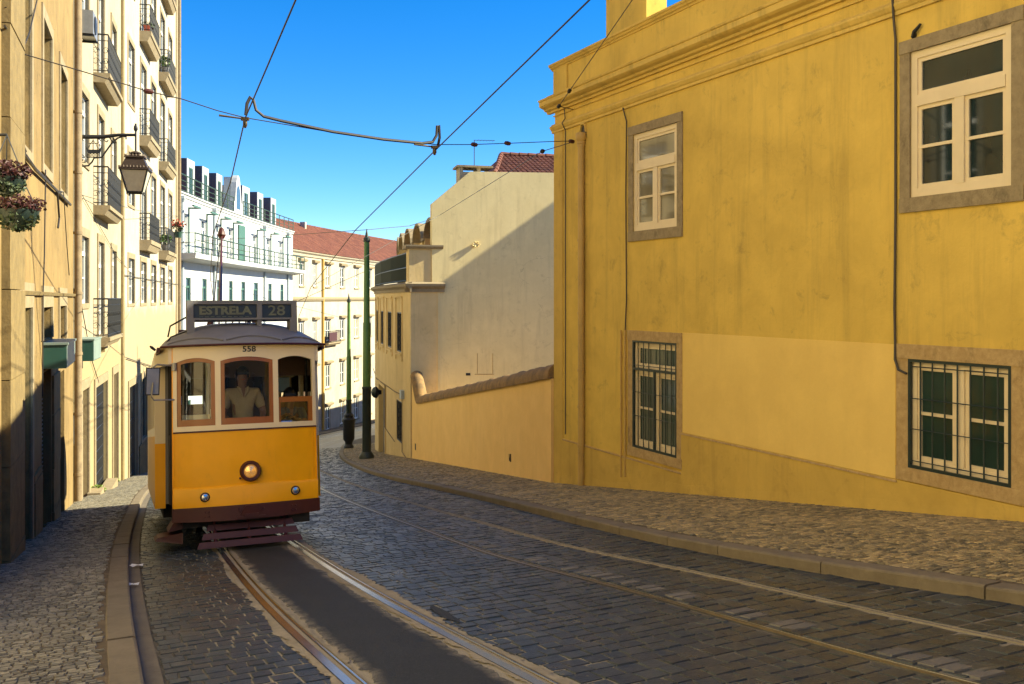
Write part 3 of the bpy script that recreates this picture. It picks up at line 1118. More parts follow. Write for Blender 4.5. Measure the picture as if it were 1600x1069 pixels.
returned('string_moulding', [(-0.02, 4.88), (0.035, 4.88), (0.035, 4.925), (0.055, 4.94), (0.085, 4.985), (0.085, 5.01), (0.05, 5.03), (0.03, 5.06), (-0.02, 5.06)], 'yellow_trim', yh)
returned('frieze_fillet', [(-0.02, 5.215), (0.03, 5.215), (0.03, 5.235), (-0.02, 5.235)], 'yellow_trim', yh)
returned('cornice', [(-0.02, ZC - 0.04), (0.05, ZC - 0.04), (0.06, ZC), (0.11, ZC + 0.015), (0.13, ZC + 0.05), (0.20, ZC + 0.075), (0.235, ZC + 0.10), (0.235, ZC + 0.185), (0.255, ZC + 0.195), (0.265, ZC + 0.225), (0.20, ZC + 0.245), (0.12, ZC + 0.26), (0.06, ZC + 0.30), (0.06, ZC + 0.33), (-0.02, ZC + 0.33)], 'yellow_trim', yh)
returned('parapet_cap', [(-0.35, ZC + 0.82), (0.02, ZC + 0.82), (0.03, ZC + 0.845), (0.06, ZC + 0.86), (0.075, ZC + 0.885), (0.10, ZC + 0.90), (0.105, ZC + 0.935), (0.02, ZC + 0.955), (-0.35, ZC + 0.96)], 'yellow_trim', yh)
# corner pilaster of the parapet and of the wall
mb = MB(); mb.fbox(FY, -0.012, 0.36, -0.01, 0.018, -3.5, 4.88); mb.build('quoin_strip', M['yellow_base'], yh)
mb = MB(); mb.fbox(FY, -0.015, 0.55, -0.01, 0.03, ZC + 0.33, ZC + 0.82); mb.build('parapet_pier', M['yellow'], yh)
# plinth, stepping down the hill beside the first window
sl = W['l1'][1] + 0.13
mb = MB()
mb.fbox(FY, 0.37, sl, -0.02, 0.022, -7, -1.30)
mb.fbox(FY, sl, 30, -0.02, 0.022, -7, -0.655)
mb.build('plinth', M['yellow_base'], yh)
mb = MB(); mb.fprofile(FY, 0.37, sl, [(0, -1.335), (0.034, -1.335), (0.034, -1.315), (0, -1.298)]); mb.fprofile(FY, sl, FY.px(1403), [(0, -0.69), (0.034, -0.69), (0.03, -0.668), (0, -0.652)]); mb.build('plinth_edge', M['stone_surround_low'], yh)
# smooth newer plaster between the two grilled windows
mb = MB(); mb.fbox(FY, sl + 0.003, FY.px(1400), -0.01, 0.010, -0.652, 0.955); mb.build('plaster_patch', M['patch'], yh)
# damp skirting at the pavement
mb = MB()
for i in range(60):
    a, b = i * 0.5, i * 0.5 + 0.5
    pa, pb = FY.P(a, 0.03, 0), FY.P(b, 0.03, 0)
    ha, hb = 0.13 + 0.03 * math.sin(a * 1.9) + 0.02 * math.sin(a * 5.3), 0.13 + 0.03 * math.sin(b * 1.9) + 0.02 * math.sin(b * 5.3)
    za, zb = G(pa.x, pa.y) + KH, G(pb.x, pb.y) + KH
    mb.hexa([FY.P(a, 0, za - .3), FY.P(b, 0, zb - .3), FY.P(b, 0.05, zb - .3), FY.P(a, 0.05, za - .3), FY.P(a, 0, za + ha), FY.P(b, 0, zb + hb), FY.P(b, 0.0235, zb + hb - .002), FY.P(a, 0.0235, za + ha - .002)])
mb.build('skirting', M['yellow_base'], yh)

for k, w in W.items():
    s0, s1, z0, z1 = w
    if k[0] == 'u':
        o = window(FY, yh, s0, s1, z0, z1, 0.10, 'frame_white', 'glass' if k != 'u1' else 'glass_cream', 0.085, 1, (0.5,), 0.34, True)  # first upper window: a cream reflection put into the pane colour
        surround(FY, o, s0, s1, z0, z1, 0.145, 0.022, 'stone_surround', True, 0.15, 0.17)
    else:
        o = window(FY, yh, s0, s1, z0, z1, 0.12, 'frame_white', 'glass_green', 0.085, 1, (0.5,), 0.27 if k == 'l1' else None, True)
        surround(FY, o, s0, s1, z0, z1, 0.15 if k == 'l1' else 0.17, 0.02, 'stone_surround_low', True, 0.17, 0.16)
        # iron grille in the opening
        mb = MB()
        n0, n1 = -0.012, 0.022
        t = 0.035
        mb.fbox(FY, s0, s0 + t, n0, n1, z0, z1); mb.fbox(FY, s1 - t, s1, n0, n1, z0, z1)
        mb.fbox(FY, s0 + t, s1 - t, n0, n1, z0, z0 + t); mb.fbox(FY, s0 + t, s1 - t, n0, n1, z1 - t, z1)
        if k == 'l1':
            zt = z1 - (z1 - z0) * 0.265
            mb.fbox(FY, s0 + t, s1 - t, n0, n1, zt - 0.02, zt + 0.02)
            mid = (s0 + s1) / 2
            mb.fbox(FY, mid - 0.022, mid + 0.022, n0, n1 - 0.004, z0 + t, zt - 0.02)
        mb.build('grille_frame', M['iron_green'], o)
        nb = 7
        for i in range(1, nb + 1):
            s = s0 + (s1 - s0) * i / (nb + 1)
            if k == 'l1' and i == 4: continue
            mb = MB(); mb.tube([FY.P(s, 0.006, z0 + t), FY.P(s, 0.006, z1 - t)], 0.0095, 6); mb.build('bar', M['iron_green'], o)
        for f in (0.07, 0.36, 0.64, 0.93) if k == 'l2' else (0.30, 0.52, 0.77):
            z = z0 + (z1 - z0) * f
            mb = MB(); mb.tube([FY.P(s0 + t, 0.02, z), FY.P(s1 - t, 0.02, z)], 0.006, 5); mb.build('cross_bar', M['iron_green'], o)

# rainwater pipe under its arched outlet
sp = FY.px(913)
mb = MB()
ps = FY.P(sp, 0.07, 0)
zb = G(ps.x, ps.y) + KH
mb.tube([(ps.x, ps.y, zb), (ps.x, ps.y, 4.45)], 0.062, 12)
for z in (4.42, 2.6, 1.2, 0.1, -0.6, -1.35): mb.tube([(ps.x, ps.y, z), (ps.x, ps.y, z + 0.05)], 0.074, 12)
pipe = mb.build('downpipe', M['downpipe'], yh, smooth=True)
mb = MB(); mb.lathe((ps.x, ps.y, 4.45), [(0.065, 0), (0.085, 0.03), (0.075, 0.07), (0.105, 0.12), (0.105, 0.22), (0.09, 0.24)], 14); mb.build('hopper', M['downpipe'], pipe, smooth=True)
mb = MB()
n = 10
prev = None
for i in range(n + 1):
    q = math.pi * i / n
    s = sp - math.cos(q) * 0.105; z = 4.72 + math.sin(q) * 0.16
    if prev: mb.hexa([FY.P(prev[0], 0.0, prev[1] - .02), FY.P(s, 0.0, z - .02), FY.P(s, 0.05, z - .02), FY.P(prev[0], 0.05, prev[1] - .02), FY.P(prev[0], 0.0, prev[1] + .015), FY.P(s, 0.0, z + .015), FY.P(s, 0.05, z + .015), FY.P(prev[0], 0.05, prev[1] + .015)])
    prev = (s, z)
mb.build('outlet_hood', M['yellow_trim'], pipe)
mb = MB()
pts = [FY.P(sp - math.cos(math.pi * i / n) * 0.095, 0.012, 4.72 + math.sin(math.pi * i / n) * 0.14) for i in range(n + 1)] + [FY.P(sp + 0.095, 0.012, 4.6), FY.P(sp - 0.095, 0.012, 4.6)]
mb.quad(*pts); mb.build('outlet', M['frame_dark'], pipe)
# thin conduits beside the first grilled window, cable to the moulding, black cable by the second
for px in (972.5, 979):
    s = FY.px(px)
    mb = MB()
    mb.tube([FY.P(s, 0.03, yz(px, 745)), FY.P(s, 0.03, yz(px, 516))], 0.018, 8)
    for py in (720, 640, 560): mb.tube([FY.P(s, 0.03, yz(px, py)), FY.P(s, 0.03, yz(px, py - 3))], 0.025, 8)
    mb.build('conduit', M['downpipe'], yh, smooth=True)
mb = MB()
mb.tube([FY.P(FY.px(979), 0.03, yz(979, 516)), FY.P(FY.px(981), 0.03, yz(981, 470)), FY.P(FY.px(980), 0.03, yz(980, 300)), FY.P(FY.px(981), 0.03, yz(981, 190)), FY.P(FY.px(977), 0.05, 4.90)], 0.012, 6)
mb.build('cable', M['frame_dark'], yh)
mb = MB()
s = FY.px(1402)
mb.tube([FY.P(s + .02, 0.10, 5.06), FY.P(s - .01, 0.05, 4.85), FY.P(s, 0.03, 4.6), FY.P(s, 0.03, 2.5), FY.P(s - .015, 0.03, 1.4), FY.P(s, 0.035, 0.95), FY.P(s + 0.01, 0.05, 0.78), FY.P(s + 0.06, 0.05, 0.66), FY.P(s + .17, 0.04, 0.62)], 0.015, 6)
mb.build('cable', M['frame_dark'], yh)
mb = MB()
s = FY.px(885)
mb.tube([FY.P(s, 0.025, -1.2), FY.P(s, 0.025, 4.86), FY.P(s, 0.10, 5.0), FY.P(s, 0.03, 5.1), FY.P(s - .02, 0.04, 5.3)], 0.011, 5)
mb.build('cable', M['frame_dark'], yh)
# old hinge stump above the second upper window
mb = MB()
s, z = FY.px(1428), yz(1428, 52)
mb.tube([FY.P(s, 0.0, z - .04), FY.P(s + .05, 0.05, z), FY.P(s + .13, 0.04, z + .07)], [0.035, 0.025, 0.015], 7)
mb.build('iron_stump', M['iron'], yh)
# chimney above the parapet
sa, sb = 1.35, 2.74
mb = MB(); mb.fbox(FY, sa, sb, -0.84, -0.40, ZC + 0.2, ZC + 1.95); mb.fbox(FY, sa - .06, sb + .06, -0.90, -0.34, ZC + 1.95, ZC + 2.05)
mb.build('chimney', M['yellow'], yh)

# ------------------------------------------------------------------ garden wall with its rolled coping
FW = Fac([(-3.93, 36.45), (0.80, 19.02)])
gw = thing('garden_wall', (-1.5, 27.8, G(-1.5, 27.8)), 'apricot rendered garden wall with sooty rolled stone coping between two houses', 'wall')


def wtop(s):
    p = FW.P(s, 0, 0)
    f = s / FW.L
    z = -2.35 + (0.05 + 2.35) * ((max(f, 0.05) - 0.05) / 0.95) - 0.14
    if f < 0.065: z += 0.95 * (1 - f / 0.065) ** 0.7
    return z


sw_ = [0, 0.15, 0.35, 0.6, 0.85, 1.1, 1.4, 1.8] + [2.3 + (FW.L - 2.3) * i / 60 for i in range(61)]
mb = MB()
for a, b in zip(sw_[:-1], sw_[1:]):
    pa, pb = FW.P(a, 0, 0), FW.P(b, 0, 0)
    za, zb = G(pa.x, pa.y) - 0.4, G(pb.x, pb.y) - 0.4
    mb.hexa([FW.P(a, -0.35, za), FW.P(b, -0.35, zb), FW.P(b, 0, zb), FW.P(a, 0, za), FW.P(a, -0.35, wtop(a)), FW.P(b, -0.35, wtop(b)), FW.P(b, 0, wtop(b)), FW.P(a, 0, wtop(a))])
mb.build('wall', M['garden'], gw)
mb = MB()
rings = []
m = 10
pts = [(s, wtop(s)) for s in sw_]
for i, (s, z) in enumerate(pts):
    a, b = pts[max(i - 1, 0)], pts[min(i + 1, len(pts) - 1)]
    ds, dz = b[0] - a[0], b[1] - a[1]
    l = math.hypot(ds, dz) or 1
    ring = []
    rr_ = 0.195 + 0.012 * math.sin(i * 2.3) + 0.010 * math.sin(i * 5.1)
    for k in range(m + 1):
        q = math.pi * (k / m) * 1.16 - 0.16 * math.pi / 2
        nn = -0.175 + math.cos(q) * 0.245
        up = math.sin(q) * rr_ * 1.25 + 0.02
        ring.append(FW.P(s - dz / l * up, nn, z + ds / l * up))
    rings.append(ring)
mb.grid(lambda i, k: rings[i][k], range(len(rings)), range(m + 1))
mb.quad(*rings[0]); mb.quad(*rings[-1][::-1])
mb.build('coping', M['coping'], gw, smooth=True)
# scribbled tag and a slit on the wall
mb = MB()
s0, z0 = FW.px(796), FW.z(799, 716)
rr_ = random.Random(3)
for i in range(5):
    pp = [FW.P(s0 + i * 0.035 + rr_.uniform(-.01, .02), 0.004, z0 + rr_.uniform(-.11, .11)) for _ in range(4)]
    mb.tube(pp, 0.009, 4)
mb.build('painted_tag', M['soot'], gw)
mb = MB(); mb.fbox(FW, FW.px(648.5), FW.px(650), 0.0, 0.006, FW.z(650, 704), FW.z(650, 694)); mb.build('slit', M['dark'], gw)

# ------------------------------------------------------------------ corner house with the terrace
CG = Vector((-4.0, 36.6))
FG = Fac([(-8.05, 54.5), (-7.35, 50.0), (-6.5, 46.0), (-5.45, 41.8), tuple(CG)])
gdir = Vector((0.97, 0.2425)).normalized()
FB = Fac([tuple(CG), tuple(CG + gdir * 13)])
ch = thing('corner_house', (CG.x, CG.y, G(CG.x, CG.y)), 'buff house with lattice windows, roof terrace, round dormers and a tall pale gable', 'building')
Lg = FG.L
ops, wins = [], []
for (a, b, t, bo) in ((620, 627.5, 488, 550), (605.6, 612, 487, 543), (595, 599.5, 486, 538), (588, 591.3, 485, 534), (619.5, 627.5, 626, 690)):
    s0, s1 = FG.px(a), FG.px(b)
    m_ = (a + b) / 2
    wins.append((s0, s1, FG.z(m_, bo), FG.z(m_, t)))
dr = (FG.px(593), FG.px(602.5), -8.0, FG.z(598, 604))
ops = [w + (0.12,) for w in wins] + [dr + (0.25,)]
zcor = 2.05
mb = MB()
wall_front(mb, FG, 0, Lg, -11, zcor, ops, step=1.5)
mb.quad(FG.P(0, 0, -11), FG.P(0, 0, zcor), FG.P(0, -9, zcor), FG.P(0, -9, -11))
# end pier facing up the hill
mb.quad(FB.P(0, 0, -8), FB.P(1.08, 0, -8), FB.P(1.08, 0, zcor), FB.P(0, 0, zcor))
mb.build('wall', M['corner'], ch)
# tall gable behind the terrace
zt = lambda px, py: FB.z(px, py)
gp = [(FB.px(675), zt(675, 318)), (FB.px(735), zt(735, 268)), (FB.px(867), zt(867, 270)), (13, zt(867, 270) + 0.05)]
mb = MB()
zlow = -8
poly = [(gp[0][0], zlow)] + [(13, zlow), (13, gp[3][1])] + [gp[2], gp[1], gp[0]]
mb.quad(*[FB.P(s, 0.004 - 0.02, z) for s, z in poly])
mb.quad(*[FB.P(s, -0.45, z) for s, z in reversed(poly)])
for (a, b) in zip(poly, poly[1:] + poly[:1]):
    mb.quad(FB.P(a[0], -0.016, a[1]), FB.P(b[0], -0.016, b[1]), FB.P(b[0], -0.45, b[1]), FB.P(a[0], -0.45, a[1]))
mb.build('gable_wall', M['gable'], ch)
mb = MB(); mb.fbox(FB, 1.08, 1.12, -0.02, 0.02, -4, 2.0); mb.build('gable_pipe', M['gable'], ch)
# scars on the gable: old bracket, hole, ghost of a sign
mb = MB()
s, z = FB.px(743), zt(743, 382)
for i in range(7):
    q = i * 0.9
    mb.tube([FB.P(s, -0.02, z), FB.P(s + math.cos(q) * 0.16, 0.10, z + math.sin(q) * 0.12)], [0.05, 0.02], 5)
mb.build('broken_bracket', M['gable'], ch)
mb = MB(); mb.fbox(FB, FB.px(728), FB.px(735), -0.03, -0.008, zt(731, 587), zt(731, 583)); mb.build('vent_hole', M['dark'], ch)
mb = MB()
for px in (746, 770):
    mb.tube([FB.P(FB.px(px), -0.012, zt(px, 584)), FB.P(FB.px(px), -0.012, zt(px, 552))], 0.014, 4)
mb.tube([FB.P(FB.px(742), -0.012, zt(742, 585)), FB.P(FB.px(772), -0.012, zt(772, 585))], 0.016, 4)
mb.build('sign_scar', M['stone_surround_low'], ch)
# cornice along the street front and round the pier
cp = [(-0.02, zcor - 0.28), (0.05, zcor - 0.28), (0.06, zcor - 0.16), (0.14, zcor - 0.10), (0.22, zcor - 0.06), (0.24, zcor + 0.04), (0.10, zcor + 0.10), (-0.02, zcor + 0.12)]
mb = MB(); mb.fprofile(FG, 0, Lg + 0.2, cp); mb.fprofile(FB, -0.22, 1.35, cp); mb.build('cornice', M['stone_pale'], ch)
# terrace parapet: end block, far block, capping
zp = FB.z(660, 388)
mb = MB()
mb.fbox(FB, -0.05, 1.15, -0.9, -0.06, zcor + 0.1, zp); mb.build('parapet_block', M['corner'], ch)
mb = MB(); mb.fprofile(FB, -0.2, 1.3, [(-1.02, zp - .02), (0.02, zp - .02), (0.10, zp + .07), (0.10, zp + .13), (-1.02, zp + .13)]); mb.build('parapet_cap', M['stone_pale'], ch)
mb = MB(); mb.fbox(FG, 0, 0.6, -0.5, 0.02, zcor + 0.1, zp - 0.1); mb.build('parapet_block', M['corner'], ch)
# terrace railing backed with dark mesh
mb = MB()
zr0, zr1 = zcor + 0.14, zp - 0.15
for z in (zr0 + 0.05, (zr0 + zr1) / 2, zr1): mb.tube([FG.P(s, 0.0, z) for s in FG.cuts(0.6, Lg - 0.95, 1.0)], 0.022, 5)
k = 0.6
while k < Lg - 0.95:
    mb.tube([FG.P(k, 0, zr0), FG.P(k, 0, zr1)], 0.012, 4); k += 0.13
rl = mb.build('railing', M['iron_green'], ch)
mb = MB()
c_ = FG.cuts(0.62, Lg - 0.97, 1.0)
mb.grid(lambda s, z: FG.P(s, -0.03, z), c_, [zr0 + .03, zr1 - .05]); mb.build('screen', M['iron_green'], rl)
# terrace floor and house behind it with a row of barrel dormers
mb = MB()
mb.grid(lambda s, n: FG.P(s, n, zcor + 0.08), FG.cuts(0, Lg), [-0.0, -1.5, -9]); mb.build('terrace', M['stone_pale'], ch)
zd0 = zcor + 0.08
zd1 = FB.z(655, 352) + 0.1
ss0 = [1.2 + i * (Lg - 1.9) / 5 for i in range(6)]
mb = MB()
mb.fbox(FG, 0.4, Lg - 0.35, -6.5, -1.62, zd0, zd1 - 0.35, step=2); mb.build('attic_wall', M['corner'], ch)
wd = (Lg - 1.9) / 5
for i in range(5):
    a = 0.85 + i * wd; b = a + wd
    mid, hw = (a + b) / 2, wd * 0.40
    d = None
    mb = MB()
    n = 10
    ring0 = []
    for q in range(n + 1):
        an = math.pi * q / n
        ring0.append((mid - math.cos(an) * hw, zd1 - 0.35 + math.sin(an) * hw * 0.62))
    prev = ring0[0]
    for cur in ring0[1:]:
        for (n0, n1) in ((-2.9, -1.22),):
            mb.hexa([FG.P(prev[0], n0, prev[1] - .10), FG.P(cur[0], n0, cur[1] - .10), FG.P(cur[0], n1, cur[1] - .10), FG.P(prev[0], n1, prev[1] - .10), FG.P(prev[0], n0, prev[1]), FG.P(cur[0], n0, cur[1]), FG.P(cur[0], n1, cur[1]), FG.P(prev[0], n1, prev[1])])
        prev = cur
    mb.fbox(FG, a + 0.05, mid - hw + 0.02, -2.9, -1.22, zd1 - 0.45, zd1 - 0.33); mb.fbox(FG, mid + hw - 0.02, b - 0.05, -2.9, -1.22, zd1 - 0.45, zd1 - 0.33)
    d = mb.build('dormer_hood', M['stone_pale'], ch)
    mb = MB()
    for s in (mid - hw, mid + hw): mb.fbox(FG, s - 0.07, s + 0.07, -1.62, -1.28, zd0, zd1 - 0.36)
    mb.build('dormer_pier', M['corner'], d)
    mb = MB(); mb.fbox(FG, mid - hw + 0.12, mid + hw - 0.12, -1.62, -1.56, zd0, zd1 - 0.4); mb.build('dormer_shutter', M['orange_wood'] if i in (2, 4) else M['corner'], d)
# lattice windows, door, pipes
for i, w in enumerate(wins):
    s0, s1, z0, z1 = w
    mb = MB()
    t = 0.05
    mb.fbox(FG, s0, s0 + t, -0.09, -0.02, z0, z1); mb.fbox(FG, s1 - t, s1, -0.09, -0.02, z0, z1)
    mb.fbox(FG, s0 + t, s1 - t, -0.09, -0.02, z0, z0 + t); mb.fbox(FG, s0 + t, s1 - t, -0.09, -0.02, z1 - t, z1)
    wdt, hgt = s1 - s0, z1 - z0
    nn = 5
    st = wdt / nn * 1.3
    k = -hgt
    while k < wdt:
        for sg in (1, -1):
            # diagonal laths clipped to the opening
            x0, y0, x1, y1 = k, 0, k + hgt, hgt
            if x0 < 0: y0 -= x0; x0 = 0
            if x1 > wdt: y1 -= x1 - wdt; x1 = wdt
            if y1 > y0:
                xa, xb = (x0, x1) if sg > 0 else (wdt - x0, wdt - x1)
                mb.tube([FG.P(s0 + xa, -0.05 - .01 * sg, z0 + y0), FG.P(s0 + xb, -0.05 - .01 * sg, z0 + y1)], 0.014, 4, cap=False)
        k += st
    o = mb.build('lattice_window', M['iron'], ch)
    mb = MB(); mb.quad(FG.P(s0, -0.11, z0), FG.P(s1, -0.11, z0), FG.P(s1, -0.11, z1), FG.P(s0, -0.11, z1)); mb.build('pane', M['glass'], o)
    if i < 4:
        mb = MB()
        tp = z1 + 0.62
        for s in (s0 - 0.2, s1 + 0.2): mb.fbox(FG, s - 0.05, s + 0.05, 0, 0.04, z0 - 0.35, tp)
        mb.fbox(FG, s0 - 0.25, s1 + 0.25, 0, 0.06, tp, tp + 0.07)
        mb.fbox(FG, s0 - 0.05, s1 + 0.05, 0, 0.07, z0 - 0.14, z0 - 0.05)
        mb.build('surround', M['corner'], o)
mb = MB()
mb.fbox(FG, dr[0], dr[1], -0.24, -0.19, -9, dr[3]); do = mb.build('door', M['grey_paint'], ch)
mb = MB()
for s in (dr[0] - .12, dr[1]): mb.fbox(FG, s, s + 0.12, 0, 0.05, -9, dr[3] + .15)
mb.fbox(FG, dr[0], dr[1], 0, 0.05, dr[3], dr[3] + .15); mb.build('door_surround', M['corner'], do)
mb = MB()
mb.tube([FG.P(FG.px(p), 0.05, FG.z(p, q)) for p, q in ((584, 575), (590, 592), (603, 601), (619, 612), (630, 617))], 0.022, 5)
mb.tube([FG.P(FG.px(603), 0.05, FG.z(603, 601)), FG.P(FG.px(603), 0.05, FG.z(603, 668)), FG.P(FG.px(618), 0.05, FG.z(618, 690))], 0.02, 5)
mb.tube([FG.P(FG.px(630), 0.05, FG.z(630, 617)), FG.P(FG.px(630), 0.05, FG.z(630, 706)), FG.P(FG.px(640), 0.05, FG.z(640, 722))], 0.02, 5)
mb.build('cable', M['pipe_old'], ch)
mb = MB(); mb.fbox(FG, FG.px(629.5), FG.px(632), 0, 0.14, FG.z(631, 623), FG.z(631, 610)); mb.build('meter_box', M['pipe_grey'], ch)


# roof with clay tiles as geometry
def tile_roof(F, s0, s1, n0, z0, n1, z1, pitch, length, par, name='roof_tiles', hip0=0.0):
    mb = MB()
    run = math.hypot(n1 - n0, z1 - z0)
    rows = max(2, int(run / length))
    cols = int((s1 - s0) / pitch)
    rr = random.Random(17)
    r = pitch * 0.5
    for i in range(cols):
        for j in range(rows):
            if hip0 and (i + 0.5) * pitch < hip0 * (j + 0.5) / rows: continue
            f0, f1 = j / rows, (j + 1.12) / rows
            sA = s0 + (i + 0.5) * pitch + rr.uniform(-.012, .012)
            dz = rr.uniform(0, 0.018)
            ring = []
            for f, up, sc in ((f0, 0.035 + dz, 1.0), (f1, 0.0 + dz, 0.86)):
                n_, z_ = n0 + (n1 - n0) * f, z0 + (z1 - z0) * f
                for k in range(5):
                    q = math.pi * k / 4
                    ring.append(F.P(sA - math.cos(q) * r * 0.98 * sc, n_, z_ + up + math.sin(q) * r * 0.75 * sc))
            b = len(mb.v)
            mb.v += [tuple(p) for p in ring]
            for k in range(4): mb.f.append((b + k, b + k + 1, b + 6 + k, b + 5 + k))
            mb.f.append((b, b + 1, b + 2, b + 3, b + 4))
    o = mb.build(name, M['tile'], par, fix=False)
    return tag(o, kind='stuff')


zr = zt(867, 272)
mb = MB()
FBr = FB
ra, rb = FB.px(770) + 0.2, 12.5
mb.quad(FB.P(ra, -0.5, zr - 0.05), FB.P(rb, -0.5, zr - 0.05), FB.P(rb, -4.0, zr + 1.25), FB.P(ra + 1.1, -4.0, zr + 1.25))
mb.quad(FB.P(ra, -0.5, zr - 0.05), FB.P(ra + 1.1, -4.0, zr + 1.25), FB.P(ra - 0.2, -7.0, zr - 0.05))
mb.build('roof', M['tile'], ch)
tile_roof(FB, ra, rb, -0.45, zr - 0.04, -4.0, zr + 1.27, 0.21, 0.38, ch, hip0=1.1)
mb = MB()
rg = [FB.P(ra - 0.05, -0.4, zr)] + [FB.P(ra + 1.1 * f, -0.4 - 3.6 * f, zr + 1.31 * f + 0.05) for f in (0.25, 0.5, 0.75, 1)] + [FB.P(rb, -4.0, zr + 1.36)]
for a, b in zip(rg[:-1], rg[1:]):
    n = max(1, int((b - a).length / 0.4))
    for i in range(n):
        p, q = a.lerp(b, i / n), a.lerp(b, (i + 1.08) / n)
        mb.tube([p, q], [0.12, 0.095], 8)
mb.build('ridge_tiles', M['tile'], ch)
# flat sided chimney at the gable shoulder
s0, s1 = FB.px(722), FB.px(755)
z0 = zt(735, 275)
mb = MB()
for s in (s0, s1 - 0.14): mb.fbox(FB, s, s + 0.14, -1.3, -0.5, z0 - 1.6, zt(735, 259))
mb.fbox(FB, s0 + .14, s1 - .14, -1.3, -0.5, z0 - 1.6, zt(735, 266))
cy = mb.build('chimney', M['cream'], ch)
mb = MB(); mb.fbox(FB, s0 - 0.12, s1 + 0.5, -1.45, -0.38, zt(735, 259), zt(735, 256)); mb.build('chimney_cap', M['stone_pale'], cy)
# rear roof of the corner house so that it closes
mb = MB(); mb.fbox(FG, 0.3, Lg - .4, -6.6, -2.9, zd1 - .36, zd1 - .2, step=2); mb.build('rear_roof', M['stone_pale'], ch)

# antenna on the gable
an = thing('antenna', FB.P(FB.px(745), -0.5, zt(745, 262)), 'thin television antenna mast standing above the pale gable', 'antenna')
mb = MB()
b = FB.P(FB.px(745), -0.5, zt(745, 275)); t_ = FB.P(FB.px(745), -0.5, zt(745, 216))
mb.tube([b, t_], 0.018, 6); mb.build('mast', M['wire'], an)
mb = MB()
tx = Vector((gdir.x, gdir.y, 0))
mb.tube([t_ - tx * 0.02, t_ + tx * 0.85 + Vector((0, 0, .02))], 0.012, 5)
for i in range(6):
    p = t_ + tx * (0.15 + i * 0.13)
    mb.tube([p - Vector((-.24, .97, 0)) * 0.22, p + Vector((-.24, .97, 0)) * 0.22], 0.007, 4)
mb.build('antenna_boom', M['wire'], an)

# wall lamp on the corner house
p = FG.P(FG.px(596), 0, FG.z(596, 613))
wl = thing('wall_lamp', p, 'dark round bulkhead lamp above the door of the corner house', 'lamp')
nrm = FG.P(FG.px(596), 1, 0) - FG.P(FG.px(596), 0, 0)
mb = MB(); mb.lathe(p, [(0.10, 0.0), (0.12, 0.12), (0.28, 0.22), (0.30, 0.30)], 14, axis=nrm); mb.build('housing', M['iron'], wl, smooth=True)
mb = MB(); mb.lathe(p + nrm * 0.30, [(0.28, 0.0), (0.25, 0.10), (0.14, 0.18), (0.02, 0.2)], 14, axis=nrm); mb.build('diffuser', M['iron_green'], wl, smooth=True)

# ------------------------------------------------------------------ buildings on the same side that only throw their shade
# unseen house added so that its rake draws the slanting shade on the gable
def gpt(px, py, dist):
    s = FB.px(px)
    p = FB.P(s, 0, zt(px, py))
    return p + Vector((SUN_H.x * dist, SUN_H.y * dist, math.tan(SUN_E) * dist))


D_ = 14.0
A_, B_ = gpt(697, 440, D_), gpt(867, 318, D_)
e = (B_ - A_)
P0 = A_ - e * 1.0
P1 = B_ + e * 1.2
bk = Vector((-0.14, 0.99, 0)) * 9
rh = thing('gable_shade_house', (P1.x, P1.y, G(P1.x, P1.y)), 'unseen house added behind the yellow house, its rake set to shade the pale gable', 'building')
mb = MB()
bz = -6
mb.hexa([(P0.x, P0.y, bz), (P1.x, P1.y, bz), (P1.x + bk.x, P1.y + bk.y, bz), (P0.x + bk.x, P0.y + bk.y, bz), P0, P1, P1 + bk, P0 + bk])
mb.build('wall', M['cream'], rh)
mb = MB()
up = Vector((0, 0, 0.02))
mb.hexa([P0 + up, P1 + up, P1 + bk + up, P0 + bk + up, P0 + up * 5, P1 + up * 5, P1 + bk + up * 5, P0 + bk + up * 5])
mb.build('roof', M['tile'], rh)
# terrace of houses further down the same side
FR = Fac([(-1.5, 112), (-4.2, 98), (-6.9, 84), (-8.2, 72), (-8.3, 62), (-8.05, 54.6)])
rw = thing('lower_terrace', (-8.2, 66, G(-8.2, 66)), 'plain buff terraced house down the street beyond the corner house', 'building')
mb = MB()
wall_front(mb, FR, 0, FR.L, -18, -0.5, [], step=6); wall_body(mb, FR, 0, FR.L, -18, -0.5, 10)
mb.build('wall', M['corner'], rw)
mb = MB(); mb.fbox(FR, 14, 16, -3, -1.5, -0.5, 2.2); mb.fbox(FR, 30, 31.6, -3, -1.5, -0.5, 1.8); mb.build('chimney', M['corner'], rw)
# ------------------------------------------------------------------ old stone-trimmed shop building by the camera
FA = Fac(FA_PTS)


def ay(px):
    s = FA.px(px); return s


oh = thing('old_shop_house', (-5.3, 9.0, G(-5.3, 9.0)), 'weathered ochre shop building with deep stone framed openings and grimy pilasters', 'building')


def op(F, a, b, t, bo, ref=None):
    m = ref or (a + b) / 2
    return (F.px(a), F.px(b), F.z(m, bo) if bo is not None else -9.0, F.z(m, t) if t is not None else 12.5)


A_ops = {
    'w0': op(FA, 33, 47, -60, 231, 40), 'w1': op(FA, 66, 79.5, 42, 262, 72), 'w2': op(FA, 93, 103.5, 112, 300, 98),
    'd0': op(FA, 30, 48, 481, None, 39), 's1': op(FA, 65.5, 80, 480, 530, 72), 's2': op(FA, 92, 102, 478, 530, 97),
    'd1': op(FA, 65.5, 80, 580, None, 72), 'd2': op(FA, 92, 100.5, 580, None, 97),
}
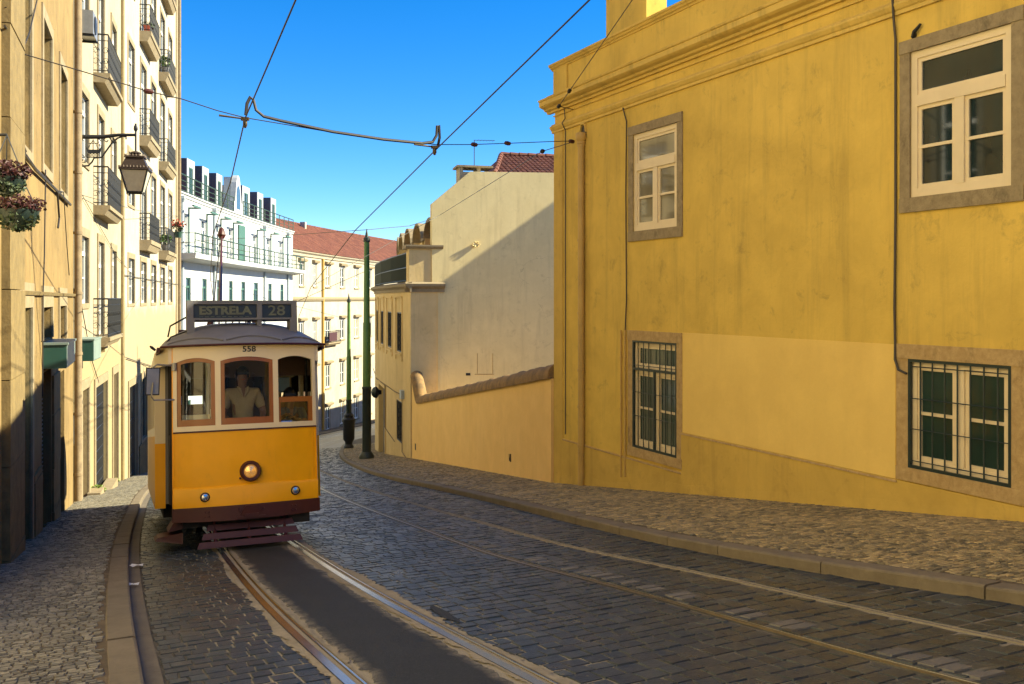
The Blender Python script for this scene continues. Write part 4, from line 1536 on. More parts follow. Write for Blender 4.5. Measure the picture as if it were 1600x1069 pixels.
# more openings of the same front behind the camera
for i, y in enumerate(()):
    s = FA.sy(y)
    A_ops['bu%d' % i] = (s - 0.65, s + 0.65, 3.2, 6.0)
    if y < 6: A_ops['bd%d' % i] = (s - 0.6, s + 0.6, -9, 2.6 + max(0, -y * 0.1))
TOPA = 11.0
SA0 = FA.sy(9.35)
mb = MB()
wall_front(mb, FA, SA0, FA.L - 0.02, -9, TOPA, [o + (0.26,) for o in A_ops.values()])
wall_body(mb, FA, SA0, FA.L - 0.02, -9, TOPA, 8)
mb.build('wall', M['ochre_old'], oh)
for k, o in A_ops.items():
    s0, s1, z0, z1 = o
    if k[0] == 'w' or k[:2] == 'bu':
        w = window(FA, oh, s0, s1, z0, z1, 0.26, 'frame_pale', 'glass', 0.07, 1, (0.4,), 0.28)
        surround(FA, w, s0, s1, z0, z1, 0.17, 0.03, 'stone_pale', False, 0.2, 0.16)
    elif k[0] == 's':
        mb = MB(); mb.fbox(FA, s0, s1, -0.25, -0.2, z0, z1); d = mb.build('fanlight', M['glass'], oh)
        surround(FA, d, s0, s1, z0, z1, 0.16, 0.03, 'stone_pale', False, 0.36, 0)
    else:
        mat = {'d0': 'blue_door', 'd1': 'shutter', 'd2': 'frame_dark'}.get(k, 'brown_door')
        mb = MB()
        if k == 'd1':
            z = z1
            while z > -3.4:
                mb.fprofile(FA, s0, s1, [(-0.2, z - 0.075), (-0.14, z - 0.05), (-0.13, z - 0.03), (-0.2, z)])
                z -= 0.075
            d = mb.build('roller_shutter', M[mat], oh)
        else:
            mb.fbox(FA, s0, s1, -0.25, -0.18, z0, z1)
            for q in (0.25, 0.75):
                sq = s0 + (s1 - s0) * q
                for (za, zb) in ((-3.0, -1.9), (-1.7, -0.2), (0, 1.0)):
                    if zb < z1: mb.fbox(FA, sq - 0.22, sq + 0.22, -0.18, -0.16, za, zb)
            d = mb.build('door', M[mat], oh)
        if k not in ('d1', 'd2'): surround(FA, d, s0, s1, z0, z1, 0.18, 0.03, 'stone_pale', False, 0.36, 0)
# unseen house by the camera, added pale to bounce sun onto the yellow wall
ph = thing('pale_bounce_house', (0.6, -6.0, G(0.6, -6.0)), 'unseen pale house next to the shop building, added to bounce sunlight', 'building')
p_ops = []
for y in (7.3, 4.2, 1.1, -2.0, -5.1, -8.2):
    s = FA.sy(y)
    p_ops += [(s - .55, s + .55, 3.3, 5.5), (s - .55, s + .55, 6.9, 9.0), (s - .55, s + .55, -0.2 - y * .06, 2.2)]
mb = MB()
wall_front(mb, FA, 0, SA0, -4, 11.5, [o + (0.2,) for o in p_ops]); wall_body(mb, FA, 0, SA0, -4, 11.5, 8)
mb.build('wall', M['warm_pale'], ph)
for o in p_ops:
    w = window(FA, ph, *o, 0.2, 'frame_pale', 'glass', 0.07, 1, (0.5,), 0.28)
    surround(FA, w, *o, 0.15, 0.03, 'stone_pale')
# string course and heavy pilasters of stacked blocks
mb = MB(); mb.fprofile(FA, FA.px(30) , FA.L - 0.3, [(-0.02, FA.z(68, 462)), (0.05, FA.z(68, 462)), (0.07, FA.z(68, 457)), (-0.02, FA.z(68, 455))]); mb.build('string_course', M['stone'], oh)


def pilaster(sa, sb, n, z0, z1, mat, blk, par, seed):
    rr = random.Random(seed)
    z = z0
    while z < z1:
        h = min(blk * rr.uniform(0.85, 1.15), z1 - z)
        mb = MB()
        g = 0.006
        e = rr.uniform(-0.006, 0.006)
        mb.fbox(FA, sa, sb, -0.02, n + e, z + g, z + h - g)
        mb.build('stone_block', M[mat], par)
        z += h


pilaster(FA.px(2), FA.px(27) - 0.05, 0.10, -2.6, 8, 'stone', 1.05, oh, 1)
pilaster(FA.px(80.5) + 0.05, FA.px(91.5) - 0.05, 0.04, -3.4, 0.1, 'stone', 0.9, oh, 2)
pilaster(FA.px(49) + 0.2, FA.px(64.5) - 0.12, 0.035, -3.1, -1.2, 'stone', 0.95, oh, 3)
pilaster(FA.px(-40), FA.px(-8), 0.06, -2.4, -0.7, 'stone', 0.8, oh, 4)
# drainpipe at the house joint, loose cables
mb = MB()
b = FA.P(FA.L - 0.13, 0.10, 0)
mb.tube([(b.x, b.y, G(b.x, b.y) + .15), (b.x, b.y, 11)], 0.085, 10)
for z in (-2.6, -1.2, 0.2, 1.6, 3.0, 4.4, 5.8): mb.tube([(b.x, b.y, z), (b.x, b.y, z + .06)], 0.10, 10)
mb.build('downpipe', M['pipe_old'], oh, smooth=True)


def fcable(F, pts, n=0.05, r=0.012):
    return [F.P(F.px(a), n, F.z(a, b)) for a, b in pts]


for pts, r in (([(0, 40), (12, 62), (27, 80), (30, 96)], .014), ([(27, 82), (40, 50), (52, 0)], .010), ([(5, 185), (20, 210), (32, 236)], .03), ([(30, 238), (50, 265), (82, 296), (106, 320)], .028), ([(85, 300), (88, 340), (86, 356)], .018), ([(5, 120), (14, 150), (20, 175), (12, 190)], .011), ([(2, 10), (8, 60), (14, 130)], .011), ([(66, 265), (64, 400), (62, 458), (61, 620)], .010), ([(82, 297), (95, 300), (100, 380), (104, 430)], .009)):
    mb = MB(); mb.tube(fcable(FA, pts), r, 6); mb.build('cable', M['wire'], oh)

# green fascia boxes over the shop door
def fascia(sa, sb, n, z0, z1, F, label):
    p = F.P((sa + sb) / 2, n / 2, z0)
    t = thing('fascia_box', p, label, 'awning box', 'green fascia boxes over the shop doors')
    mb = MB(); mb.fbox(F, sa, sb, 0.0, n, z0, z1); mb.build('box', M['awning'], t)
    mb = MB(); mb.fbox(F, sa - 0.02, sb + 0.02, 0.0, n + 0.03, z1, z1 + 0.035); mb.fbox(F, sa + 0.015, sb - .015, n, n + 0.012, z0 + 0.02, z1); mb.build('fascia_board', M['awning_edge'], t)  # street face coloured lighter for the sun falling on it


FB0 = FA.px(66)
fascia(FB0, FA.sy(17.0), 0.36, FA.z(67, 576), FA.z(67, 539), FA, 'larger dark green fascia box over the roller shutter')

# house closing the street uphill, behind the camera (seen in the tram's windscreen)
FU = Fac([(0, -27), (34, -20)][::-1])
uh = thing('uphill_house', (16, -24, G(16, -24)), 'cream house closing the street at the top of the hill', 'building')
u_ops = []
for k in range(8):
    s = 3 + k * 3.8
    for z in (0.5, 3.9): u_ops.append((s, s + 1.2, z + 3, z + 5.1))
mb = MB(); wall_front(mb, FU, 0, FU.L, 0, 10, [o + (0.2,) for o in u_ops]); wall_body(mb, FU, 0, FU.L, 0, 10, 9); mb.build('wall', M['cream'], uh)
for o in u_ops: window(FU, uh, *o, 0.2, 'frame_pale', 'glass', 0.08, 1, (0.5,), 0.28)
# ------------------------------------------------------------------ cream house with three balconies
BP0 = (-10.32, 21.75)
def dirpt(p, u, y): return (p[0] + u * (y - p[1]), y)
BP1 = dirpt(BP0, -0.31, 32.7)
F1 = Fac([BP0, BP1])
cwh = thing('cream_house', (BP0[0], BP0[1], G(*BP0)), 'cream house of three bays with one column of scrolled iron balconies', 'building')
cols = {'c1': (126, 137.3), 'c2': (152, 161.5), 'c3': (173, 180.5)}
b_ops = []
b_w = []
for fl, dz in (('a', 0), ('b', 3.62), ('c', 7.24), ('d', 10.9)):
    zt1, zb1 = FA and F1.z(131.5, 370) + dz, F1.z(131.5, 474) + dz
    b_w.append((F1.px(126), F1.px(137.3), zb1, zt1, 'w'))
    b_w.append((F1.px(152.5), F1.px(161.5), 0.46 + dz, F1.z(157, 379) + dz, 'd'))
    b_w.append((F1.px(173.5), F1.px(181), F1.z(177, 471) + dz, F1.z(177, 392) + dz, 'w'))
gd = [(F1.px(127), F1.px(137.3), -9, F1.z(132, 608), 'brown_door'), (F1.px(148), F1.px(166.5), -9, F1.z(157, 600), 'grille'), (F1.px(176), F1.px(183.5), -9, F1.z(180, 583), 'brown_door'), (F1.px(149), F1.px(164), F1.z(157, 553), F1.z(157, 542), 'dark')]
mb = MB()
wall_front(mb, F1, 0, F1.L, -9, 15, [w[:4] + (0.2,) for w in b_w] + [g[:4] + (0.3,) for g in gd])
wall_body(mb, F1, 0, F1.L, -9, 15, 8)
mb.build('wall', M['cream'], cwh)


def balcony(F, par, sa, sb, n, z, h, scroll=True, mat='iron', slabmat='stone_pale', th=0.26):
    mb = MB(); mb.fprofile(F, sa, sb, [(0, z - th), (n * 0.72, z - th), (n * 0.97, z - th * 0.45), (n + 0.03, z - th * 0.40), (n + 0.03, z), (0, z)])
    o = mb.build('balcony_slab', M[slabmat], par)
    mb = MB()
    nn = n - 0.03
    a, b = sa + 0.04, sb - 0.04
    path = [(a, 0.0), (a, nn), (b, nn), (b, 0.0)]
    for zz, r in ((z + h, 0.022), (z + 0.07, 0.014), (z + h * 0.84, 0.011)):
        for p, q in zip(path[:-1], path[1:]): mb.tube([F.P(p[0], p[1], zz), F.P(q[0], q[1], zz)], r, 4)
    for p, q in zip(path[:-1], path[1:]):
        L = math.hypot(q[0] - p[0], q[1] - p[1])
        k = max(2, int(L / 0.115))
        for i in range(k + 1):
            f = i / k
            s, m_ = p[0] + (q[0] - p[0]) * f, p[1] + (q[1] - p[1]) * f
            mb.tube([F.P(s, m_, z), F.P(s, m_, z + h)], 0.009, 4, cap=False)
            if scroll and i < k and i % 2 == 0:
                f2 = (i + 0.5) / k
                ds, dn = (q[0] - p[0]) / L, (q[1] - p[1]) / L
                sc, nc = p[0] + (q[0] - p[0]) * f2, p[1] + (q[1] - p[1]) * f2
                for zc, rad in ((z + h * 0.3, 0.10), (z + h * 0.58, 0.10)):
                    c = [F.P(sc + ds * math.cos(t * 0.75) * rad * (1 - t * 0.06), nc + dn * math.cos(t * 0.75) * rad * (1 - t * 0.06), zc + math.sin(t * 0.75) * rad * (1 - t * 0.06)) for t in range(11)]
                    mb.tube(c, 0.009, 3, cap=False)
    mb.build('railing', M[mat], o)
    return o


for (s0, s1, z0, z1, kind) in b_w:
    w = window(F1, cwh, s0, s1, z0, z1, 0.16, 'frame_pale', 'glass_blue' if z0 > 3 else 'glass', 0.07, 1, (0.5,) if kind == 'w' else (0.33, 0.66), 0.25, lining='reveal_dark')
    surround(F1, w, s0, s1, z0, z1, 0.15, 0.035, 'stone_pale', False, 0.22, 0.14 if kind == 'w' else 0)
for dz in (0, 3.62, 7.24, 10.9):
    balcony(F1, cwh, F1.sy(25.3), F1.sy(28.5), 0.40, 0.44 + dz, 1.06)
for (s0, s1, z0, z1, kind) in gd:
    mb = MB(); mb.fbox(F1, s0, s1, -0.29, -0.24, z0, z1)
    d = mb.build('door' if kind != 'dark' else 'vent', M['grey_paint' if kind == 'grille' else kind], cwh)
    if kind == 'grille':
        mb = MB()
        k = int((s1 - s0) / 0.16)
        for i in range(k + 1): mb.tube([F1.P(s0 + (s1 - s0) * i / k, -0.1, -5), F1.P(s0 + (s1 - s0) * i / k, -0.1, z1)], 0.014, 4)
        z = -4.5
        while z < z1: mb.tube([F1.P(s0, -0.1, z), F1.P(s1, -0.1, z)], 0.02, 4); z += 0.32
        mb.build('gate_bars', M['iron'], d)
    if kind != 'dark': surround(F1, d, s0, s1, z0, z1, 0.2, 0.04, 'stone_pale', False, 0.25, 0)
mb = MB(); mb.fbox(F1, F1.L - 0.62, F1.L - 0.02, 0.0, 0.06, -9, 14.5); mb.build('pilaster', M['stone'], cwh)
mb = MB(); mb.fbox(F1, 0.15, F1.px(127) - 0.22, 0.0, 0.07, -9, F1.z(120, 690)); mb.build('plinth', M['stone_pale'], cwh)
mb = MB(); mb.fbox(F1, 0.2, F1.px(125.5) - 0.1, 0, 0.05, F1.z(120, 688), F1.z(120, 645)); mb.build('plinth', M['white'], cwh)
for pts, r in (([(107, 440), (118, 470), (122, 530)], .022), ([(123, 300), (180, 400), (240, 470)], .009), ([(131, 556), (147, 541), (150, 542)], .03), ([(125, 480), (140, 560), (152, 598)], .012)):
    mb = MB(); mb.tube(fcable(F1, pts, 0.04), r, 6); mb.build('cable', M['wire'], cwh)
fascia(0.35, F1.sy(23.4), 0.42, F1.z(113, 566), F1.z(113, 533), F1, 'smaller dark green fascia box beside the house joint')

# air conditioner high on the cream house
p = F1.P(F1.px(118), 0.2, F1.z(118, 52))
ac = thing('air_conditioner', p, 'grey air conditioner unit high on the front of the cream house', 'air conditioner')
mb = MB(); mb.fbox(F1, F1.px(117), F1.px(117) + 0.8, 0.08, 0.40, p.z, p.z + 0.56); mb.build('casing', M['metal_grey'], ac)
mb = MB()
mb.lathe(F1.P(F1.px(117) + 0.35, 0.402, p.z + 0.28), [(0.22, 0), (0.22, 0.015), (0.18, 0.02)], 14, axis=F1.P(0, 1, 0) - F1.P(0, 0, 0)); mb.build('fan_grille', M['iron'], ac)
for q in (.05, .7):
    mb = MB(); mb.fbox(F1, F1.px(117) + q, F1.px(117) + q + 0.05, 0, 0.42, p.z - 0.05, p.z - .003); mb.build('bracket', M['iron'], ac)

# ------------------------------------------------------------------ ivory house of five bays
IP0 = BP1
IP1 = dirpt(IP0, -0.26, 52.3)
F2 = Fac([IP0, IP1])
iv = thing('ivory_house', (IP0[0], IP0[1], G(*IP0)), 'tall ivory house of five bays with iron balconies and a corner downpipe', 'building')
i_ops = []
cpx = {'c1': (200, 209.3), 'c2': (219.5, 228), 'c3': (236, 243.2), 'c4': (250.3, 256.8), 'c5': (263, 268.5)}
FL = [(1.33, 3.0), (5.0, 6.9), (8.75, 11.0), (13.0, 15.1), (17.2, 19.3)]
slabs = {1: 3.85, 2: 8.0, 3: 12.15, 4: 16.3}
for fi, (za, zb) in enumerate(FL):
    for k, (a, b) in cpx.items():
        door = fi > 0 and k in ('c2', 'c4')
        i_ops.append((F2.px(a), F2.px(b), slabs[fi] + 0.02 if door else za, zb, 'd' if door else 'w'))
ig = [(F2.px(201), F2.px(214), -9, F2.z(207, 602), 'brown_door'), (F2.px(221), F2.px(229), F2.z(225, 684), F2.z(225, 590), 'glass'), (F2.px(238), F2.px(246), -9, F2.z(242, 580), 'frame_dark')]
mb = MB()
wall_front(mb, F2, 0, F2.L, -11, 21, [w[:4] + (0.2,) for w in i_ops] + [g[:4] + (0.3,) for g in ig])
wall_body(mb, F2, 0, F2.L, -11, 21, 8)
mb.build('wall', M['ivory'], iv)
for (s0, s1, z0, z1, kind) in i_ops:
    w = window(F2, iv, s0, s1, z0, z1, 0.17, 'frame_pale', 'glass_blue' if z0 > 4 else 'glass', 0.07, 1, (0.5,), 0.25, lining='reveal_dark')
    surround(F2, w, s0, s1, z0, z1, 0.15, 0.03, 'stone_pale', False, 0.2, 0.12 if kind == 'w' else 0)
for (s0, s1, z0, z1, kind) in ig:
    mb = MB(); mb.fbox(F2, s0, s1, -0.29, -0.22, z0, z1); d = mb.build('window' if kind == 'glass' else 'door', M[kind], iv)
    surround(F2, d, s0, s1, max(z0, -11), z1, 0.2, 0.04, 'stone_pale', False, 0.25, 0.2 if kind == 'glass' else 0)
    if kind != 'frame_dark':
        mb = MB()
        k = int((s1 - s0) / 0.3)
        zb_ = max(z0, -6.5)
        for i in range(k + 1): mb.tube([F2.P(s0 + (s1 - s0) * i / k, -0.1, zb_), F2.P(s0 + (s1 - s0) * i / k, -0.1, z1)], 0.014, 4)
        for i in range(8): mb.tube([F2.P(s0, -0.1, zb_ + (z1 - zb_) * i / 7), F2.P(s1, -0.1, zb_ + (z1 - zb_) * i / 7)], 0.014, 4)
        mb.build('bars', M['iron'], d)
for fi, z in slabs.items():
    balcony(F2, iv, F2.sy(36.8), F2.sy(40.0), 0.42, z, 1.05, th=0.42)
    balcony(F2, iv, F2.sy(43.1), F2.sy(46.7), 0.42, z - 0.1, 1.05, th=0.42)
mb = MB(); mb.fbox(F2, F2.L - 1.5, F2.L - 0.7, 0.0, 0.05, -11, 20.5); mb.build('pilaster', M['stone_pale'], iv)
mb = MB()
b = F2.P(F2.L - 0.45, 0.1, 0); mb.tube([(b.x, b.y, -10), (b.x, b.y, 20.5)], 0.1, 8); mb.build('downpipe', M['pipe_old'], iv)
mb = MB(); mb.fbox(F2, F2.px(215) + .2, F2.px(236), 0.0, 0.06, -11, F2.z(225, 688)); mb.build('plinth', M['stone'], iv)
for px0, px1, a, b in ((192, 278, 430, 445), (196, 262, 560, 580)):
    mb = MB(); mb.tube(fcable(F2, [(px0, a), (px1, b)], 0.05), 0.015, 5); mb.build('cable', M['wire'], iv)


def planter(p, d, label, kind):
    rr = random.Random(hash(label) % 1000)
    t = thing('flower_pot', p, label, 'flower pot')
    if kind == 'box':
        mb = MB()
        x = Vector(d).normalized() * 0.35; y = Vector((x.y, -x.x, 0)).normalized() * 0.12
        p = Vector(p)
        mb.hexa([p - x * .9 - y * .8, p + x * .9 - y * .8, p + x * .9 + y * .8, p - x * .9 + y * .8] + [q + Vector((0, 0, .24)) for q in (p - x - y, p + x - y, p + x + y, p - x + y)])
        mb.build('planter', M['pot_red'], t)
        mb = MB(); mb.leaves(p + Vector((0, 0, .3)), (.35, .3, .12), 60, .1, rr); mb.build('leaves', M['leaf_dark'], t, fix=False)
    else:
        mb = MB(); mb.lathe(p, [(0.14, 0), (0.18, .25), (0.2, .3), (0.19, .3)], 12); mb.build('pot', M['pot_grey' if kind == 'plant' else 'pot_green'], t, smooth=True)
        mb = MB(); mb.leaves(Vector(p) + Vector((0, 0, .55)), (.28, .3, .28), 90, .14, rr); mb.build('leaves', M['leaf' if kind == 'plant' else 'leaf_dark'], t, fix=False)
        if kind == 'flower':
            mb = MB(); mb.leaves(Vector(p) + Vector((0, 0, .72)), (.36, .4, .22), 70, .12, rr); mb.build('flowers', M['flower_red'], t, fix=False)


dv = F2.T(3)
planter(F2.P(F2.sy(37.2), 0.26, slabs[3] + 0.01), dv, 'red plastic planter on the balcony floor of the ivory house', 'box')
planter(F2.P(F2.sy(43.5), 0.24, slabs[2] - 0.09 + 4.15), dv, 'grey pot with a green plant on the highest balcony by the sky', 'plant')
planter(F2.P(F2.sy(46.2), 0.58, slabs[1] + 0.7), dv, 'green pot of red flowers hung outside the lowest end balcony', 'flower')
planter(F2.P(F2.sy(43.7), 0.24, slabs[1] - 0.09), dv, 'grey pot with a leafy plant on the lowest end balcony', 'plant')

# ------------------------------------------------------------------ curved white apartment house with terraces
D0 = (-18.95, 52.6)
dpts = [D0]
for y in (58, 64, 70, 76, 80, 84.5):
    u = -0.09 + 0.10 * (y - 52.6) / 32
    dpts.append((dpts[-1][0] + u * (y - dpts[-1][1]), y))
F3 = Fac(dpts)
wh = thing('white_apartments', (D0[0], D0[1], G(*D0)), 'curved white apartment house with green balcony railings and grey roof dormers', 'building')
ZCOR, ZBAL = 7.55, 4.1
low = [(290, 298), (316, 323), (339, 345), (358, 363.5), (377, 383), (396, 403), (419, 424.5), (438, 443)]
upp = [(288, 293), (314.5, 321.5), (336.5, 343.5), (357, 363), None, (395.5, 400.5), (417, 422), (436.5, 441)]
tl = [421, 425, 428, 430.5, 433.5, 435, 438, 440]
d_ops = []
for (a, b), t in zip(low, tl):
    d_ops.append((F3.px(a), F3.px(b), 0.6, 2.75))
    d_ops.append((F3.px(a), F3.px(b), -3.1, -0.9))
    d_ops.append((F3.px(a), F3.px(b), -6.8, -4.5))
for q in upp:
    if q: d_ops.append((F3.px(q[0]), F3.px(q[1]), ZBAL + 0.05, ZBAL + 2.35))
mb = MB()
wall_front(mb, F3, 0, F3.L, -14, ZCOR, [o + (0.2,) for o in d_ops], step=2.5)
wall_body(mb, F3, 0, F3.L, -14, ZCOR, 9)
mb.build('wall', M['white'], wh)
for (s0, s1, z0, z1) in d_ops:
    window(F3, wh, s0, s1, z0, z1, 0.17, 'frame_green' if z0 < 4 else 'frame_pale', 'glass_blue', 0.08, 1, (0.5,), 0.25)
# dark folded screens beside the terrace doors, one closed green shutter
for q in upp:
    if not q: continue
    s1 = F3.px(q[1])
    mb = MB()
    mb.fbox(F3, s1 + 0.10, s1 + 0.22, 0.0, 0.07, ZBAL + 0.05, ZBAL + 2.80)
    mb.fbox(F3, s1 + 0.10, s1 + 0.22, 0.07, 0.75, ZBAL + 2.70, ZBAL + 2.80)
    mb.fbox(F3, s1 - 1.5, s1 + 0.10, 0.66, 0.75, ZBAL + 2.70, ZBAL + 2.80)
    mb.build('awning_arm', M['frame_green'], wh)
mb = MB(); mb.fbox(F3, F3.px(371.5), F3.px(381.5), 0.02, 0.09, ZBAL + 0.05, ZBAL + 2.75); mb.build('shutter', M['frame_green'], wh)
mb = MB(); mb.fprofile(F3, -0.1, F3.L + 0.6, [(0, ZBAL - 0.45), (0.5, ZBAL - 0.35), (1.0, ZBAL - 0.28), (1.05, ZBAL), (0, ZBAL)]); bs = mb.build('balcony_slab', M['white'], wh)


def bar_rail(F, par, sa, sb, n, z, h, nm='railing', post=1.5, ends=True):
    mb = MB()
    for zz in (z + h, z + h * 0.66, z + h * 0.36, z + 0.1): mb.tube([F.P(s, n, zz) for s in F.cuts(sa, sb, 1.5)], 0.042 if zz == z + h else 0.026, 4)
    k = max(1, int((sb - sa) / post))
    for i in range(k + 1): mb.tube([F.P(sa + (sb - sa) * i / k, n, z), F.P(sa + (sb - sa) * i / k, n, z + h)], 0.036, 4)
    if ends:
        for s in (sa, sb):
            for zz in (z + h, z + h * 0.5): mb.tube([F.P(s, n, zz), F.P(s, 0, zz)], 0.02, 4)
    mb.build(nm, M['green_rail'], par)


bar_rail(F3, bs, 0.05, F3.L + 0.5, 0.95, ZBAL, 1.15)
# cornice, mansard strip, dormers, central pediment
mb = MB(); mb.fprofile(F3, 0, F3.L, [(-0.02, ZCOR - 0.18), (0.06, ZCOR - 0.18), (0.10, ZCOR - 0.05), (0.18, ZCOR), (0.18, ZCOR + 0.08), (-0.02, ZCOR + 0.10)]); mb.build('cornice', M['white'], wh)
spd0, spd1 = F3.px(365), F3.px(378.5)
for a, b in ((0.1, spd0 - 0.1), (spd1 + 0.1, F3.L - 0.05)):
    bar_rail(F3, wh, a, b, 0.05, ZCOR + 0.1, 1.02, ends=False)
mb = MB(); mb.fbox(F3, 0, F3.L, -8.8, -1.15, ZCOR, ZCOR + 0.35); mb.build('terrace', M['zinc_pale'], wh)
mb = MB()
mb.grid(lambda s, f: F3.P(s, -1.5 - 3.5 * f, ZCOR + 0.3 + 2.4 * f), F3.cuts(0, F3.L, 2), [0, 0.5, 1]); mb.build('mansard', M['tile'], wh)
tile_roof(F3, 0, F3.L, -1.45, ZCOR + 0.36, -2.6, ZCOR + 1.15, 0.26, 0.4, wh)
FD = Fac([tuple(F3.P(s, -0.97, 0).xy) for s in F3.s])
for (a, b) in ((292, 304), (316, 326), (338, 347), (378.5, 390), (402, 411), (423, 431)):
    s0, s1 = FD.px(a), FD.px(b)
    zt2 = ZCOR + 2.75
    mb = MB()
    mb.fbox(FD, s0, s1, -2.4, -0.05, ZCOR + 0.2, zt2); d = mb.build('dormer', M['zinc'], wh)
    e_ = (s1 - s0) * 0.24
    mb = MB()
    mb.fbox(FD, s0, s0 + e_, -0.05, 0.01, ZCOR + 0.2, zt2); mb.fbox(FD, s1 - e_, s1, -0.05, 0.01, ZCOR + 0.2, zt2); mb.fbox(FD, s0 + e_, s1 - e_, -0.05, 0.01, zt2 - 0.5, zt2); mb.build('dormer_face', M['zinc_pale'], d)
    window(FD, d, s0 + e_, s1 - e_, ZCOR + 0.25, zt2 - 0.5, 0.09, 'frame_green', 'glass_blue', 0.07, 1, (0.5,), None)
mb = MB()
n = 14
mid, hw = (spd0 + spd1) / 2, (spd1 - spd0) / 2
prev = None
for i in range(n + 1):
    f = i / n
    s = spd0 + (spd1 - spd0) * f
    x = abs(f - 0.5) * 2
    z = ZCOR + 0.9 + (1.95 * (1 - (x / 0.62) ** 2) ** 0.5 if x < 0.62 else 0.0)
    if prev: mb.hexa([F3.P(prev[0], -0.35, ZCOR - .02), F3.P(s, -0.35, ZCOR - .02), F3.P(s, 0.03, ZCOR - .02), F3.P(prev[0], 0.03, ZCOR - .02), F3.P(prev[0], -0.35, prev[1]), F3.P(s, -0.35, z), F3.P(s, 0.03, z), F3.P(prev[0], 0.03, prev[1])])
    prev = (s, z)
pd = mb.build('pediment', M['white'], wh)
mb = MB()
pts = [F3.P(mid + math.cos(q) * 0.55, 0.036, ZCOR + 1.35 + math.sin(q) * 0.75) for q in [math.pi * i / 10 for i in range(11)]] + [F3.P(mid - 0.55, 0.036, ZCOR + 0.4), F3.P(mid + 0.55, 0.036, ZCOR + 0.4)]
mb.quad(*pts); mb.build('arched_window', M['glass_blue'], pd)
mb = MB(); mb.hexa([F3.P(mid - hw * .6, -0.9, ZCOR + .3), F3.P(mid + hw * .6, -0.9, ZCOR + .3), F3.P(mid + hw * .6, -0.35, ZCOR + .3), F3.P(mid - hw * .6, -0.35, ZCOR + .3), F3.P(mid - hw * .35, -0.9, ZCOR + 2.7), F3.P(mid + hw * .35, -0.9, ZCOR + 2.7), F3.P(mid + hw * .35, -0.35, ZCOR + 2.7), F3.P(mid - hw * .35, -0.35, ZCOR + 2.7)]); mb.build('pediment_roof', M['white'], wh)
for px in (282.5, 333, 412, 448.5):
    s = max(0.15, F3.px(px))
    b = F3.P(s, 0.1, 0)
    mb = MB(); mb.tube([(b.x, b.y, -12), (b.x, b.y, ZCOR - 0.3)], 0.09, 8); mb.lathe((b.x, b.y, ZCOR - 0.5), [(.1, 0), (.2, .2), (.22, .35)], 8); mb.build('downpipe', M['pipe_grey'], wh)

# ------------------------------------------------------------------ old tiled-roof block closing the view
E0 = (-20.5, 84.6)
epts = [E0]
for y in (90, 96, 102, 108, 115, 124, 134, 146):
    u = 0.06 + 0.16 * (min(y, 124) - 84.6) / 36
    epts.append((epts[-1][0] + u * (y - epts[-1][1]), y))
F4 = Fac(epts)
tb = thing('old_block', (E0[0], E0[1], G(*E0)), 'old cream block with peeling walls and long red tiled roof at the street bend', 'building')
ZE = 6.0
r1 = [(467.6, 474.7), (489.5, 494.5), (509, 516), (531.6, 537.8), (553.8, 560), (574, 580)]
rows = [(2.75, 4.95), (-2.9, -0.75), (-7.8, -5.4), (-12.2, -9.8)]
e_ops = []
for i, (a, b) in enumerate(r1):
    for zi, (za, zb) in enumerate(rows):
        e_ops.append((F4.px(a), F4.px(b), za, zb))
gops = [(F4.px(505), F4.px(511), -17, -12.9 - .2), (F4.px(529), F4.px(538), -17, -12.9), (F4.px(552), F4.px(561), -17, -12.9)]
mb = MB()
wall_front(mb, F4, 0, F4.L, -18, ZE, [o + (0.22,) for o in e_ops + gops], step=3)
wall_body(mb, F4, 0, F4.L, -18, ZE, 10)
mb.build('wall', M['peeling'], tb)
rr_ = random.Random(4)
for (s0, s1, z0, z1) in e_ops:
    w = window(F4, tb, s0, s1, z0, z1, 0.18, 'frame_pale', 'glass' if rr_.random() < .75 else 'glass_cream', 0.1, 1, (0.5,), None)
    mb = MB(); mb.fprofile(F4, s0 - 0.35, s1 + 0.35, [(0, z1 + 0.1), (0.28, z1 + 0.16), (0.34, z1 + 0.34), (0.12, z1 + 0.42), (0, z1 + 0.44)]); mb.build('hood', M['stone_pale'], w)
    mb = MB(); mb.fbox(F4, s0 - .15, s1 + .15, 0, .1, z0 - .16, z0); mb.build('sill', M['stone_pale'], w)
for (s0, s1, z0, z1) in gops:
    mb = MB(); mb.fbox(F4, s0, s1, -0.21, -0.15, z0, z1); mb.build('door', M['frame_dark'], tb)
mb = MB(); mb.fprofile(F4, 0, F4.L, [(0, ZE - 0.4), (0.12, ZE - 0.4), (0.2, ZE - 0.2), (0.4, ZE - 0.05), (0.45, ZE + 0.05), (0, ZE + 0.1)], step=3); mb.build('cornice', M['ivory'], tb)
mb = MB(); mb.fprofile(F4, 0, F4.L, [(0, 1.25), (0.15, 1.3), (0.25, 1.5), (0.25, 1.62), (0, 1.68)], step=3); mb.build('string_course', M['stone_pale'], tb)
mb = MB()
mb.grid(lambda s, f: F4.P(s, 0.35 - 6.2 * f, ZE + 0.02 + 3.75 * f), F4.cuts(0, F4.L, 2), [0, 0.25, 0.5, 0.75, 1]); mb.build('roof', M['tile'], tb)
tile_roof(F4, 0.02, F4.L, 0.5, ZE + 0.05, -5.85, ZE + 3.85, 0.30, 0.48, tb)
mb = MB()
c_ = F4.cuts(0, F4.L, 0.5)
for a, b in zip(c_[:-1], c_[1:]): mb.tube([F4.P(a, -5.85, ZE + 3.9), F4.P(b + 0.03, -5.85, ZE + 3.9)], [0.19, 0.15], 6)
mb.build('ridge_tiles', M['tile'], tb)
b = F4.P(F4.px(503), 0.14, 0)
